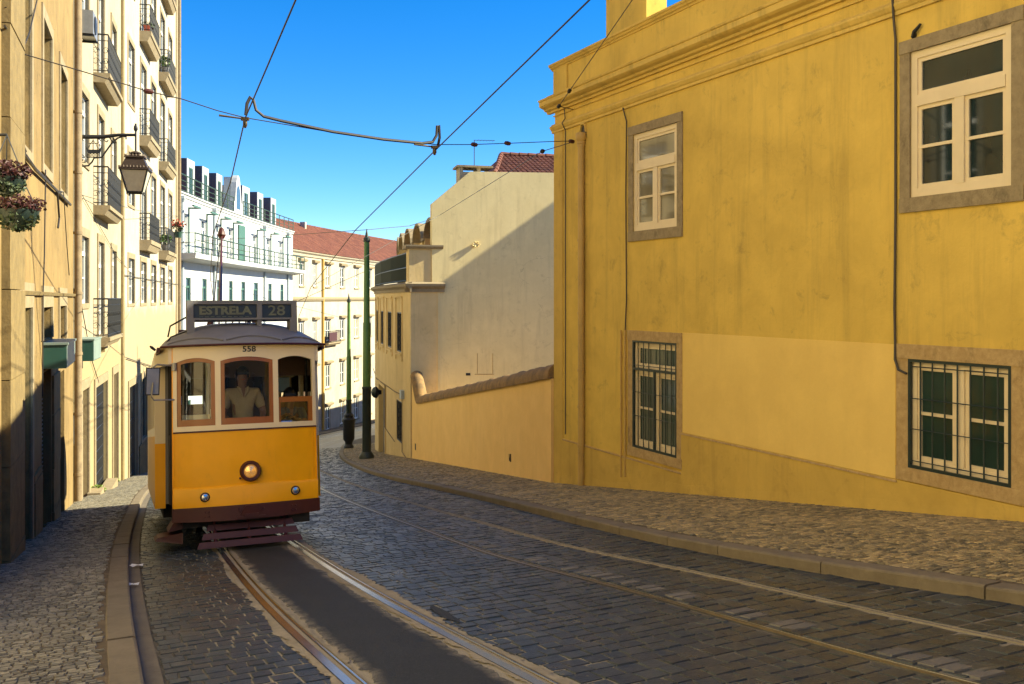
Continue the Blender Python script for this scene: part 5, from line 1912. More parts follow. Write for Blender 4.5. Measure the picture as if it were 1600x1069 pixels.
mb = MB(); mb.tube([(b.x, b.y, -14), (b.x, b.y, ZE - 0.4)], 0.12, 8); mb.build('downpipe', M['pipe_yellow'], tb)
o = balcony(F4, tb, F4.px(504.5), F4.px(525), 0.6, -3.05, 1.2, False, th=0.3)
mb = MB(); mb.fbox(F4, F4.px(505), F4.px(517), 0.62, 0.68, -2.9, -2.0); mb.build('cloth', M['flower_dark'], o)
b = F4.P(F4.px(541), -5.0, ZE + 3.4)
mb = MB(); mb.fbox(F4, F4.px(541), F4.px(543), -5.4, -4.8, ZE + 2.5, ZE + 4.1); mb.build('chimney', M['ivory'], tb)
# ------------------------------------------------------------------ the tram
TO = Vector((-3.39, 12.0, 0)); TO.z = G(TO.x, TO.y)
yaw = math.atan2(0.379, 0.925)
Yax = Vector((-0.379, 0.925, 0)).normalized()
Yax.z = GA * Yax.x + GB * Yax.y
Yax.normalize()
Xax = Vector((0.925, 0.379, 0)).normalized()
Zax = Xax.cross(Yax).normalized()
tram = bpy.data.objects.new('tram', None)
COL.objects.link(tram)
tm_ = Matrix.Identity(4)
for i, ax in enumerate((Xax, Yax, Zax)):
    for j in range(3): tm_[j][i] = ax[j]
tm_.translation = TO
tram.matrix_world = tm_
ORG[tram.name] = Vector((0, 0, 0))
tag(tram, 'old yellow and white tram climbing the hill with dark destination box', 'tram')

M['t_yellow'] = paint('tram_yellow_paint', (0.97, 0.45, 0.003), 0.42, 0.10, 0.22, 0.03, 0.3, 0.08, dent=0.25)
M['t_cream'] = paint('tram_cream_paint', (0.80, 0.68, 0.45), 0.38, 0.06, 0.12, 0.03, 0.5, 0.2)
M['t_maroon'] = paint('tram_maroon_paint', (0.068, 0.011, 0.010), 0.5, 0.3, 0.25)
M['t_roof'] = paint('tram_roof_paint', (0.22, 0.215, 0.22), 0.55, 0.2, 0.3, 0.1)
M['t_grey'] = paint('tram_sign_grey_paint', (0.15, 0.15, 0.16), 0.5, 0.15, 0.15)
M['t_wood'] = paint('varnished_wood', (0.33, 0.105, 0.016), 0.35, 0.3, 0.1, 0.05, 0.5, 0.2)
M['t_dark'] = plain('tram_underframe', (0.012, 0.011, 0.011), 0.7)
M['t_sign'] = plain('destination_blind', (0.018, 0.026, 0.026), 0.35)
M['t_letter'] = plain('blind_lettering', (0.13, 0.145, 0.10), 0.6)
M['t_black'] = plain('black_numerals', (0.02, 0.02, 0.02), 0.5)
M['t_head'] = plain('lit_headlamp_glass', (0.9, 0.62, 0.28), 0.22, 0.75, 0.8, ((1.0, 0.42, 0.07), 0.10))
M['chrome'] = plain('lamp_chrome', (0.7, 0.7, 0.7), 0.15, 1.0)
M['t_inner'] = paint('tram_inner_wood', (0.13, 0.06, 0.022), 0.5, 0.3, 0.1)
M['mirror'] = plain('mirror_glass', (0.75, 0.77, 0.78), 0.03, 1.0)
HW = 0.92


def bow(x): return 0.155 * (x / HW) ** 2


def panel(mb, x0, x1, hb, ht, yf, yb, nx=8):
    """a slab that follows the bowed front; hb and ht may be functions of x"""
    fb = hb if callable(hb) else (lambda x: hb)
    ft = ht if callable(ht) else (lambda x: ht)
    xs = [x0 + (x1 - x0) * i / nx for i in range(nx + 1)]
    for a, b in zip(xs[:-1], xs[1:]):
        mb.hexa([(a, bow(a) + yf, fb(a)), (b, bow(b) + yf, fb(b)), (b, bow(b) + yb, fb(b)), (a, bow(a) + yb, fb(a)),
                 (a, bow(a) + yf, ft(a)), (b, bow(b) + yf, ft(b)), (b, bow(b) + yb, ft(b)), (a, bow(a) + yb, ft(a))])


def tb_(name, mat, par, mb, smooth=False): return mb.build(name, M[mat], par, smooth)


mb = MB(); panel(mb, -HW, HW, 0.80, 1.53, 0.0, 0.05, 16); front = tb_('front_panel', 't_yellow', tram, mb, True)
mb = MB(); panel(mb, -HW, -HW + 0.012, 0.62, 1.53, -0.008, 0.02, 1); panel(mb, HW - 0.012, HW, 0.62, 1.53, -0.008, 0.02, 1); panel(mb, -HW + .05, -HW + 0.058, 0.8, 1.53, -0.006, 0.02, 1); panel(mb, HW - .058, HW - .05, 0.8, 1.53, -0.006, 0.02, 1); tb_('panel_bead', 't_yellow', front, mb)
mb = MB()
xs = [-HW + 2 * HW * i / 20 for i in range(21)]
prof = [(0.0, 0.825), (-0.02, 0.815), (-0.035, 0.79), (-0.035, 0.56), (0.03, 0.55)]
mb.grid(lambda x, k: (x, bow(x) + prof[k][0], prof[k][1] + 0.012 * math.sin(x * 5 + 1) * (k < 3)), xs, range(5))
tb_('front_skirt', 't_yellow', tram, mb, True)
mb = MB(); panel(mb, -HW - .015, HW + .015, lambda x: 0.375 + 0.02 * (x / HW) ** 2, 0.565, -0.055, 0.08, 16); bump_ = tb_('bumper', 't_maroon', tram, mb)
mb = MB()
for x in (-0.55, -0.5, 0.55, 0.6):
    for h in (0.44, 0.50): mb.lathe((x, bow(x) - 0.055, h), [(0.012, 0), (0.008, 0.008)], 6, axis=(0, -1, 0))
mb.lathe((-0.13, -0.052, 0.5), [(0.02, 0), (0.015, .012)], 6, axis=(0, -1, 0)); mb.lathe((0.17, -0.052, 0.5), [(0.02, 0), (0.015, .012)], 6, axis=(0, -1, 0))
tag(tb_('rivets', 't_maroon', bump_, mb), kind='stuff')
mb = MB(); mb.box(-0.16, 0.20, -0.075, 0.02, 0.39, 0.415); mb.box(-0.07, 0.11, -0.10, 0.0, 0.415, 0.45); mb.hexa([(-.12, -.075, .45), (.16, -.075, .45), (.16, .02, .45), (-.12, .02, .45), (-.05, -.085, .55), (.09, -.085, .55), (.09, .02, .55), (-.05, .02, .55)]); tb_('coupler', 't_maroon', bump_, mb)
mb = MB(); panel(mb, -HW, HW, 1.535, 1.60, -0.02, 0.05, 14); tb_('window_sill', 't_cream', tram, mb)
mb = MB(); panel(mb, -HW, HW, 1.515, 1.536, -0.012, 0.05, 14); tb_('belt_bead', 't_maroon', tram, mb)
# windows of the front: centre, and the two angled side lights
WN = [(-0.872, -0.405), (-0.335, 0.335), (0.405, 0.872)]
WB = 1.60


def arch(i):
    a, b = WN[i]
    c, h = (a + b) / 2, (b - a) / 2
    return lambda x: 2.435 + 0.05 * (1 - min(1, abs(x - c) / h) ** 2)


for a, b in ((-HW, -0.872), (-0.405, -0.335), (0.335, 0.405), (0.872, HW)):
    mb = MB(); panel(mb, a, b, 1.60, 2.435, -0.012, 0.06, 3); tb_('front_pillar', 't_cream', tram, mb)
mb = MB()
for a, b in ((-HW, -0.872), (-0.405, -0.335), (0.335, 0.405), (0.872, HW)): panel(mb, a, b, 2.435, 2.635, -0.012, 0.06, 3)
for i in range(3): panel(mb, WN[i][0], WN[i][1], arch(i), 2.635, -0.012, 0.06, 12)
hd = tb_('front_header', 't_cream', tram, mb)
for i, (a, b) in enumerate(WN):
    mb = MB()
    f = 0.05
    ar = arch(i)
    if i < 2:
        mat = 't_wood'
        panel(mb, a, a + f, WB, ar, 0.0, 0.05, 2); panel(mb, b - f, b, WB, ar, 0.0, 0.05, 2)
        panel(mb, a + f, b - f, WB, WB + 0.085, -0.002, 0.05, 8)
        panel(mb, a + f, b - f, lambda x: ar(x) - 0.05, ar, 0.0, 0.05, 10)
        w = tb_('front_window', mat, tram, mb)
        mb = MB(); mb.grid(lambda x, k: (x, bow(x) + 0.03, (WB + 0.06) if k == 0 else ar(x) - 0.02), [a + f * .6 + (b - a - f * 1.2) * q / 8 for q in range(9)], [0, 1])
        tb_('pane', 'glass_tram', w, mb, True)
    else:
        # sash dropped: only its top rail and stile show above the sill
        panel(mb, a, b, 1.865, 1.935, 0.012, 0.05, 8)
        panel(mb, b - 0.06, b, WB, 1.865, 0.012, 0.05, 2); panel(mb, a, a + 0.03, WB, 1.865, 0.012, 0.05, 2)
        w = tb_('lowered_sash', 't_wood', tram, mb)
        mb = MB(); mb.grid(lambda x, k: (x, bow(x) + 0.035, WB if k == 0 else 1.87), [a + (b - a) * q / 8 for q in range(9)], [0, 1]); tb_('pane', 'glass_tram', w, mb, True)
# roof: a long shallow vault with rounded ends
RW = 1.07
LEN = 8.3


def roof_pt(x, f):
    yl = -0.10 + 0.27 * (abs(x) / RW) ** 2.2
    y0, y1 = yl, LEN - yl
    y = y0 + (y1 - y0) * f
    e = min((y - y0), (y1 - y)) / 1.0
    e = math.sin(min(1, max(0, e)) * math.pi / 2) ** 0.7
    c = (1 - (abs(x) / RW) ** 2.6) ** 0.55
    return (x, y, 2.645 + 0.385 * e * c)


us = [-RW + 2 * RW * (0.5 - 0.5 * math.cos(math.pi * i / 24)) for i in range(25)]
fs = [0, .004, .01, .02, .035, .05, .07, .095, .12, .15, .25, .5, .75, .85, .9, .95, .98, 1]
mb = MB(); mb.grid(roof_pt, us, fs); roof = tb_('roof', 't_roof', tram, mb, True)
mb = MB()
mb.tube([(roof_pt(x, 0)[0], roof_pt(x, 0)[1] - 0.005, 2.642) for x in us], 0.016, 6)
tb_('roof_gutter', 't_maroon', roof, mb)
mb = MB()
for s in (-1, 1): mb.box(s * 1.085 - 0.02, s * 1.085 + 0.02, 0.4, LEN - 0.4, 2.60, 2.66)
tb_('roof_edge', 't_maroon', roof, mb)
for (xa, xb) in ((-0.98, -0.30), (-0.26, 0.44), (0.47, 0.98)):
    mb = MB()
    pts = []
    for i in range(9):
        x = xa + (xb - xa) * i / 8
        zw = 2.675 + 0.055 * (1 - ((i - 4) / 4) ** 2) + 0.03 * (1 - abs(x))
        f = 0.0
        while f < 0.1 and roof_pt(x, f)[2] < zw: f += 0.0004
        p = roof_pt(x, f); pts.append((p[0], p[1] - 0.004, p[2] + 0.004))
    mb.tube(pts, 0.012, 6); tb_('rain_strip', 't_grey', roof, mb)
# soffit closing the roof overhang
mb = MB(); mb.grid(lambda x, f: (x, roof_pt(x, 0)[1] + 0.01 + f * (LEN - 2 * roof_pt(x, 0)[1] - .02), 2.638), us, [0, 0.5, 1]); tb_('ceiling', 't_cream', tram, mb)
# destination box on legs
mb = MB()
Y0, Y1 = 0.36, 0.62
for x in (-0.73, 0.63): mb.box(x, x + 0.10, Y0, Y1, 2.80, 3.02)
mb.box(-0.73, 0.73, Y0, Y1, 3.235, 3.285); mb.box(-0.73, 0.73, Y0, Y1, 3.02, 3.045)
for a, b in ((-0.73, -0.645), (0.185, 0.255), (0.655, 0.73)): mb.box(a, b, Y0, Y1, 3.045, 3.235)
mb.box(-0.645, 0.185, Y0 + 0.05, Y1, 3.045, 3.235); mb.box(0.255, 0.655, Y0 + 0.05, Y1, 3.045, 3.235)
mb.box(0.19, 0.25, Y0 + .02, Y1 - 0.02, 2.9, 3.02)
sign = tb_('destination_box', 't_grey', tram, mb)
for a, b, nm in ((-0.64, 0.18, 'destination_blind'), (0.26, 0.65, 'route_blind')):
    mb = MB(); mb.box(a, b, Y0 + 0.035, Y0 + 0.048, 3.05, 3.23); tb_(nm, 't_sign', sign, mb)


def lettering(name, body, size, mat, par, loc, width=None, bold=0.0, ext=0.003):
    cu = bpy.data.curves.new('lettering', 'FONT')
    cu.body = body; cu.size = size; cu.align_x = 'CENTER'; cu.align_y = 'CENTER'; cu.extrude = ext; cu.offset = bold
    cu.resolution_u = 3
    tmp = bpy.data.objects.new('lettering', cu)
    COL.objects.link(tmp)
    bpy.context.view_layer.update()
    dg = bpy.context.evaluated_depsgraph_get()
    me = bpy.data.meshes.new_from_object(tmp.evaluated_get(dg))
    COL.objects.unlink(tmp); bpy.data.objects.remove(tmp); bpy.data.curves.remove(cu)
    xs_ = [v.co.x for v in me.vertices]
    k = (width / (max(xs_) - min(xs_))) if width else 1
    for v in me.vertices:
        x, y, z = v.co
        v.co = Vector((x * k, -z, y))
    me.materials.clear()
    me.name = name
    o = link_mesh(name, me, M[mat], par, Vector(loc))
    return o


lettering('lettering', 'ESTRELA', 0.155, 't_letter', sign, (-0.23, Y0 + 0.03, 3.147), 0.69, 0.006)
lettering('lettering', '28', 0.20, 't_letter', sign, (0.455, Y0 + 0.03, 3.143), 0.23, 0.002)
lettering('fleet_number', '558', 0.105, 't_black', hd, (0.03, -0.017, 2.58), 0.17, 0.0015)
# small raised lettering line under the blind
mb = MB()
for i in range(9): mb.box(-0.57 + i * 0.075, -0.52 + i * 0.075, Y0 + .028, Y0 + .036, 3.062, 3.069)
tag(tb_('blind_marks', 't_letter', sign, mb), kind='stuff')
# headlamp and the two small lamps
mb = MB(); mb.lathe((0.02, 0.0, 0.985), [(0.105, 0.03), (0.135, 0.0), (0.135, -0.05), (0.118, -0.08), (0.09, -0.078), (0.084, -0.03)], 24, axis=(0, 1, 0)); hl = tb_('headlamp', 't_maroon', tram, mb, True)
mb = MB(); mb.lathe((0.02, -0.035, 0.985), [(0.085, 0.0), (0.075, -0.022), (0.045, -0.036), (0.0, -0.042)], 24, axis=(0, 1, 0)); tb_('lamp_lens', 't_head', hl, mb, True)
mb = MB()
for h in (-.045, -.015, .015, .045): mb.tube([(0.02 - math.sqrt(.0062 - h * h), -0.052, 0.985 + h), (0.02, -0.08 + abs(h) * .3, 0.985 + h), (0.02 + math.sqrt(.0062 - h * h), -0.052, 0.985 + h)], 0.003, 4)
tag(tb_('lens_ribs', 'chrome', hl, mb), kind='stuff')
mb = MB(); mb.lathe((-0.11, -0.02, 0.90), [(0.014, 0.02), (0.014, -0.02)], 8, axis=(0, 1, 0)); tb_('switch', 't_maroon', hl, mb)
for x in (-0.545, 0.60):
    mb = MB(); mb.lathe((x, bow(x) - 0.03, 0.69), [(0.058, 0.02), (0.062, -0.015), (0.05, -0.03)], 16, axis=(0, 1, 0)); fl = tb_('marker_lamp', 't_black', tram, mb, True)
    mb = MB(); mb.lathe((x, bow(x) - 0.055, 0.69), [(0.05, 0), (0.04, -0.016), (0.0, -0.022)], 16, axis=(0, 1, 0)); tb_('lamp_lens', 'chrome', fl, mb, True)
# floor, inner bulkhead, underframe
mb = MB(); mb.box(-0.86, 0.86, 0.2, 1.05, 0.56, 0.62); mb.box(-1.06, 1.06, 1.12, 7.18, 0.76, 0.82); mb.box(-.86, .86, 7.25, 8.1, .56, .62); tb_('floor', 't_inner', tram, mb)
for (y0, s) in ((1.15, 1), (7.15, -1)):
    mb = MB()
    mb.box(-1.08, -0.42, y0, y0 + 0.04, 0.82, 1.75); mb.box(0.42, 1.08, y0, y0 + 0.04, 0.82, 1.75)
    for x in (-1.08, -0.48, 0.42, 1.02): mb.box(x, x + 0.06, y0, y0 + 0.04, 1.75, 2.35)
    mb.box(-1.08, 1.08, y0, y0 + 0.04, 2.28, 2.63)
    mb.box(-0.42, 0.42, y0 + 0.012, y0 + 0.03, 0.82, 1.95); mb.box(-0.48, -0.42, y0, y0 + .04, 1.75, 2.35)
    mb.box(-0.42, -0.36, y0 + .012, y0 + .03, 1.95, 2.28); mb.box(0.36, 0.42, y0 + .012, y0 + .03, 1.95, 2.28); mb.box(-0.03, 0.03, y0 + .012, y0 + .03, 1.95, 2.28)
    mb.box(-1.02, -.48, y0 + .012, y0 + .03, 1.75, 1.92); mb.box(.48, 1.02, y0 + .012, y0 + .03, 1.75, 1.92)
    tb_('bulkhead', 't_inner', tram, mb)
# body sides: yellow below, cream above, five windows each
for s in (-1, 1):
    X0, X1 = sorted((s * 1.12, s * 1.07))
    mb = MB(); mb.box(X0, X1, 1.10, 7.2, 0.52, 1.50); sp_ = tb_('side_panel', 't_yellow', tram, mb)
    mb = MB()
    mb.box(X0, X1, 1.10, 7.2, 1.50, 1.62); mb.box(X0, X1, 1.10, 7.2, 2.38, 2.64)
    for i in range(6):
        y = 1.10 + i * (6.1 - 0.16) / 5
        mb.box(X0, X1, y, y + 0.16, 1.62, 2.38)
    tb_('side_wall', 't_cream', tram, mb)
    for i in range(5):
        y = 1.10 + i * (6.1 - 0.16) / 5
        mb = MB(); x = s * 1.095; mb.quad((x, y + .16, 1.62), (x, y + 1.19, 1.62), (x, y + 1.19, 2.38), (x, y + .16, 2.38)); tb_('side_window', 'glass_tram', tram, mb)
    # flared end panel seen beside the platform door
    for (y, t) in ((1.05, 1), (7.2, -1)):
        xa, xb = sorted((s * 1.12, s * 0.985))
        mb = MB(); mb.box(xa, xb, y, y + 0.05, 0.52, 1.395); tb_('end_panel', 't_yellow', tram, mb)
        mb = MB(); mb.box(xa, xb, y - 0.004, y + 0.05, 1.395, 2.64); tb_('end_panel', 't_cream', tram, mb)
    # platform door post, folding door edge and step
    xa, xb = sorted((s * 0.985, s * 0.945))
    mb = MB(); mb.box(xa, xb, 0.98, 1.04, 0.58, 2.62); tb_('door_post', 't_grey', tram, mb)
    xa, xb = sorted((s * 0.93, s * 0.88))
    mb = MB(); mb.box(xa, xb, 0.17, 0.26, 0.55, 2.62); tb_('corner_post', 't_cream' if s > 0 else 't_yellow', tram, mb)
    xa, xb = sorted((s * 0.95, s * 0.915))
    mb = MB(); mb.box(xa, xb, 0.30, 0.95, 0.60, 1.5); d = tb_('platform_door', 't_dark', tram, mb)
    mb = MB(); mb.box(xa, xb, 0.30, 0.36, 1.5, 2.6); mb.box(xa, xb, 0.89, 0.95, 1.5, 2.6); mb.box(xa, xb, .36, .89, 2.5, 2.6); tb_('door_frame', 't_dark', d, mb)
    mb = MB(); x = s * 0.93; mb.quad((x, .36, 1.5), (x, .89, 1.5), (x, .89, 2.5), (x, .36, 2.5)); tb_('pane', 'glass_tram', d, mb)
    # header over the door following the roof
    xa, xb = sorted((s * 0.93, s * 1.0))
    mb = MB(); mb.hexa([(s * .93, .17, 2.42), (s * .97, .17, 2.42), (s * 1.12, 1.05, 2.42), (s * 1.08, 1.05, 2.42), (s * .93, .17, 2.64), (s * .97, .17, 2.64), (s * 1.12, 1.05, 2.64), (s * 1.08, 1.05, 2.64)]); tb_('door_header', 't_cream', tram, mb)
    if s > 0: continue
    # step board under the boarding door
    mb = MB()
    mb.hexa([(s * .72, .35, .30), (s * .98, .35, .26), (s * .98, .95, .26), (s * .72, .95, .30), (s * .72, .35, .56), (s * .80, .35, .56), (s * .80, .95, .56), (s * .72, .95, .56)])
    mb.hexa([(s * .8, .30, .10), (s * 1.14, .36, .16), (s * 1.14, .92, .16), (s * .8, .98, .10), (s * .8, .30, .24), (s * 1.10, .36, .20), (s * 1.10, .92, .20), (s * .8, .98, .24)])
    tb_('step', 't_maroon', tram, mb)
mb = MB(); mb.box(-0.80, 0.80, 0.25, 8.0, 0.30, 0.54); mb.box(-1.0, 1.0, 1.5, 6.9, 0.36, 0.75); mb.box(0.5, 0.80, 0.15, 0.9, 0.26, 0.56); uf = tb_('underframe', 't_dark', tram, mb)
for y in (2.9, 5.3):
    for s in (-1, 1):
        mb = MB(); mb.lathe((s * 0.45, y, 0.33), [(0.30, -0.05), (0.33, -0.05), (0.33, 0.04), (0.12, 0.06)], 20, axis=(s, 0, 0)); tb_('wheel', 't_dark', tram, mb, True)
# rear end, plain mirror of the front
mb = MB()
rb = lambda x: LEN - 0.02 - bow(x)
xs = [-HW + 2 * HW * i / 10 for i in range(11)]
mb.grid(lambda x, h: (x, rb(x), h), xs, [0.4, 1.53]); tb_('rear_panel', 't_yellow', tram, mb)
mb = MB()
for (a, b) in ((-HW, -.845), (-.415, -.335), (.335, .415), (.845, HW)): mb.grid(lambda x, h: (x, rb(x), h), [a, b], [1.53, 2.64])
mb.grid(lambda x, h: (x, rb(x), h), xs, [2.45, 2.64]); tb_('rear_pillars', 't_cream', tram, mb)
# slatted lifeguard under the nose
lg = None
for i, (h, y) in enumerate(((0.30, 0.10), (0.20, 0.02), (0.10, -0.06))):
    wl_, wr_ = -0.50 - i * 0.06, 0.56 + i * 0.04
    mb = MB(); mb.hexa([(wl_ - .03, y - .02, h - .045), (wr_ + .03, y - .02, h - .045), (wr_ + .03, y + .01, h - .05), (wl_ - .03, y + .01, h - .05), (wl_, y + .01, h + .03), (wr_, y + .01, h + .03), (wr_, y + .04, h + .03), (wl_, y + .04, h + .03)])
    tb_('lifeguard_slat', 't_maroon', tram, mb)
for x in (-0.42, 0.0, 0.46):
    mb = MB(); mb.tube([(x, 0.20, 0.44), (x, 0.06, 0.2), (x, -0.03, 0.07)], 0.02, 5)
    tb_('lifeguard_bracket', 't_maroon', tram, mb)
# mirror on its bent arms
mb = MB()
mx, my = -1.17, 0.06
for dx, dy in ((-1, 0),):
    mb.hexa([(mx - .085, my, 2.02), (mx + .085, my + .03, 2.02), (mx + .085, my + .05, 2.02), (mx - .085, my + .02, 2.02), (mx - .075, my, 2.375), (mx + .10, my + .03, 2.375), (mx + .10, my + .05, 2.375), (mx - .075, my + .02, 2.375)])
mr = tb_('mirror', 't_black', tram, mb)
mb = MB(); mb.quad((mx - .07, my - .003, 2.035), (mx + .073, my + .022, 2.035), (mx + .085, my + .022, 2.36), (mx - .06, my - .003, 2.36)); tb_('mirror_back', 'metal_grey', mr, mb)
mb = MB()
mb.tube([(mx + .01, my - .012, 2.18), (mx - .01, my - .02, 2.0), (mx + .02, my, 1.955), (-0.90, 0.14, 1.955)], 0.011, 6)
tb_('mirror_arm', 'metal_grey', mr, mb)
mb = MB()
mb.tube([(mx + .0, my + .01, 2.37), (mx + .06, my, 2.41), (-0.90, 0.14, 2.395)], 0.011, 6)
mb.lathe((-0.90, 0.13, 2.33), [(0.03, 0), (0.03, 0.1)], 8)
tb_('mirror_arm', 'metal_grey', mr, mb)
# trolley pole, its base and rope
mb = MB()
for x in (-0.22, 0.30):
    mb.tube([(x * 1.5, 2.2, 3.0), (x, 2.35, 3.42)], 0.035, 6); mb.tube([(x * 1.5, 3.0, 3.0), (x, 2.7, 3.42)], 0.035, 6)
mb.box(-0.26, 0.34, 2.25, 2.8, 3.40, 3.52)
for i in range(5): mb.tube([(-0.16 + i * .1, 2.22, 3.46), (-0.16 + i * .1, 2.22, 3.18)], 0.012, 5)
mb.box(-0.75, -0.05, 2.3, 2.36, 3.05, 3.1)
pb = tb_('trolley_base', 't_maroon', tram, mb)
mb = MB(); mb.tube([(-0.12, 2.5, 3.5), (0.40, 8.0, 5.75)], [0.034, 0.02], 8); mb.lathe((0.40, 8.0, 5.70), [(0.05, 0), (0.09, .08), (0.05, .22), (0.02, .25)], 8); tb_('trolley_pole', 't_maroon', tram, mb, True)
mb = MB(); mb.tube([(0.36, 8.0, 5.6), (0.2, 8.15, 4.0), (0.15, 8.2, 2.4)], 0.012, 5); tb_('trolley_rope', 't_dark', tram, mb)
mb = MB(); mb.tube([(-0.96, 0.6, 2.82), (-0.93, 0.62, 2.97), (-0.72, 0.60, 3.09)], 0.013, 6); mb.tube([(-1.0, 0.4, 2.70), (-0.93, 0.42, 2.80), (-0.72, 0.42, 2.88)], 0.011, 6); tb_('roof_handrail', 't_dark', tram, mb)
mb = MB(); mb.lathe((-1.13, 0.12, 2.60), [(0.015, 0), (0.02, 0.06), (0.008, .09)], 6, axis=(-.6, -.2, .5)); tb_('roof_hook', 't_dark', tram, mb)
# driver's desk: controller, brake column, papers, green jar
mb = MB(); mb.lathe((-0.18, 0.42, 0.62), [(0.19, 0), (0.19, 1.0), (0.16, 1.04), (0.05, 1.06)], 14); ct = tb_('controller', 't_dark', tram, mb, True)
mb = MB(); mb.lathe((0.52, 0.45, 0.62), [(0.05, 0), (0.05, .95)], 8); mb.tube([(0.40, .45, 1.6), (0.64, .45, 1.6)], 0.02, 6); tb_('brake_column', 'chrome', tram, mb)
mb = MB(); mb.box(-0.80, -0.46, 0.24, 0.42, 1.55, 1.75); tb_('desk_box', 't_cream', tram, mb)
mb = MB(); mb.box(-0.43, -0.415, 0.35, 0.5, 1.72, 1.82); tb_('notice', 'paper', tram, mb)
mb = MB(); mb.box(0.56, 0.72, 1.1, 1.11, 2.05, 2.25); tb_('notice', 'awning_edge', tram, mb)
mb = MB(); mb.tube([(-0.44, 0.9, .62), (-0.44, 0.9, 2.62)], 0.02, 8); tb_('grab_pole', 'frame_pale', tram, mb)
# slatted wooden seats inside
for i in range(5):
    for s in (-1, 1):
        y = 1.9 + i * 1.05
        mb = MB(); mb.box(min(s * .35, s * 1.04), max(s * .35, s * 1.04), y, y + 0.4, 1.2, 1.25); mb.box(min(s * .35, s * 1.04), max(s * .35, s * 1.04), y + 0.4, y + 0.45, 1.2, 1.75); tb_('seat', 't_inner', tram, mb)


# ------------------------------------------------------------------ people aboard
M['skin'] = plain('skin', (0.26, 0.13, 0.08), 0.55)
M['shirt'] = plain('pale_shirt', (0.46, 0.35, 0.19), 0.85)
M['jacket'] = plain('blue_top', (0.05, 0.10, 0.15), 0.85)
M['trousers'] = plain('dark_trousers', (0.02, 0.022, 0.03), 0.85)
M['hair'] = plain('dark_hair', (0.015, 0.012, 0.01), 0.6)


def skin_mesh(name, verts, edges, radii, mat, par, sub=2, root=0):
    me = bpy.data.meshes.new(name)
    me.from_pydata(verts, edges, [])
    o = bpy.data.objects.new(name, me)
    COL.objects.link(o)
    sk = o.modifiers.new('skin', 'SKIN')
    o.modifiers.new('sub', 'SUBSURF').levels = sub
    for i, r in enumerate(radii):
        d = me.skin_vertices[0].data[i]
        d.radius = (r, r) if not isinstance(r, tuple) else r
        d.use_root = (i == root)
    bpy.context.view_layer.update()
    dg = bpy.context.evaluated_depsgraph_get()
    res = bpy.data.meshes.new_from_object(o.evaluated_get(dg))
    COL.objects.unlink(o); bpy.data.objects.remove(o)
    res.name = name
    res.polygons.foreach_set('use_smooth', [True] * len(res.polygons))
    res.materials.clear()
    return link_mesh(name, res, mat, par, Vector((0, 0, 0)))


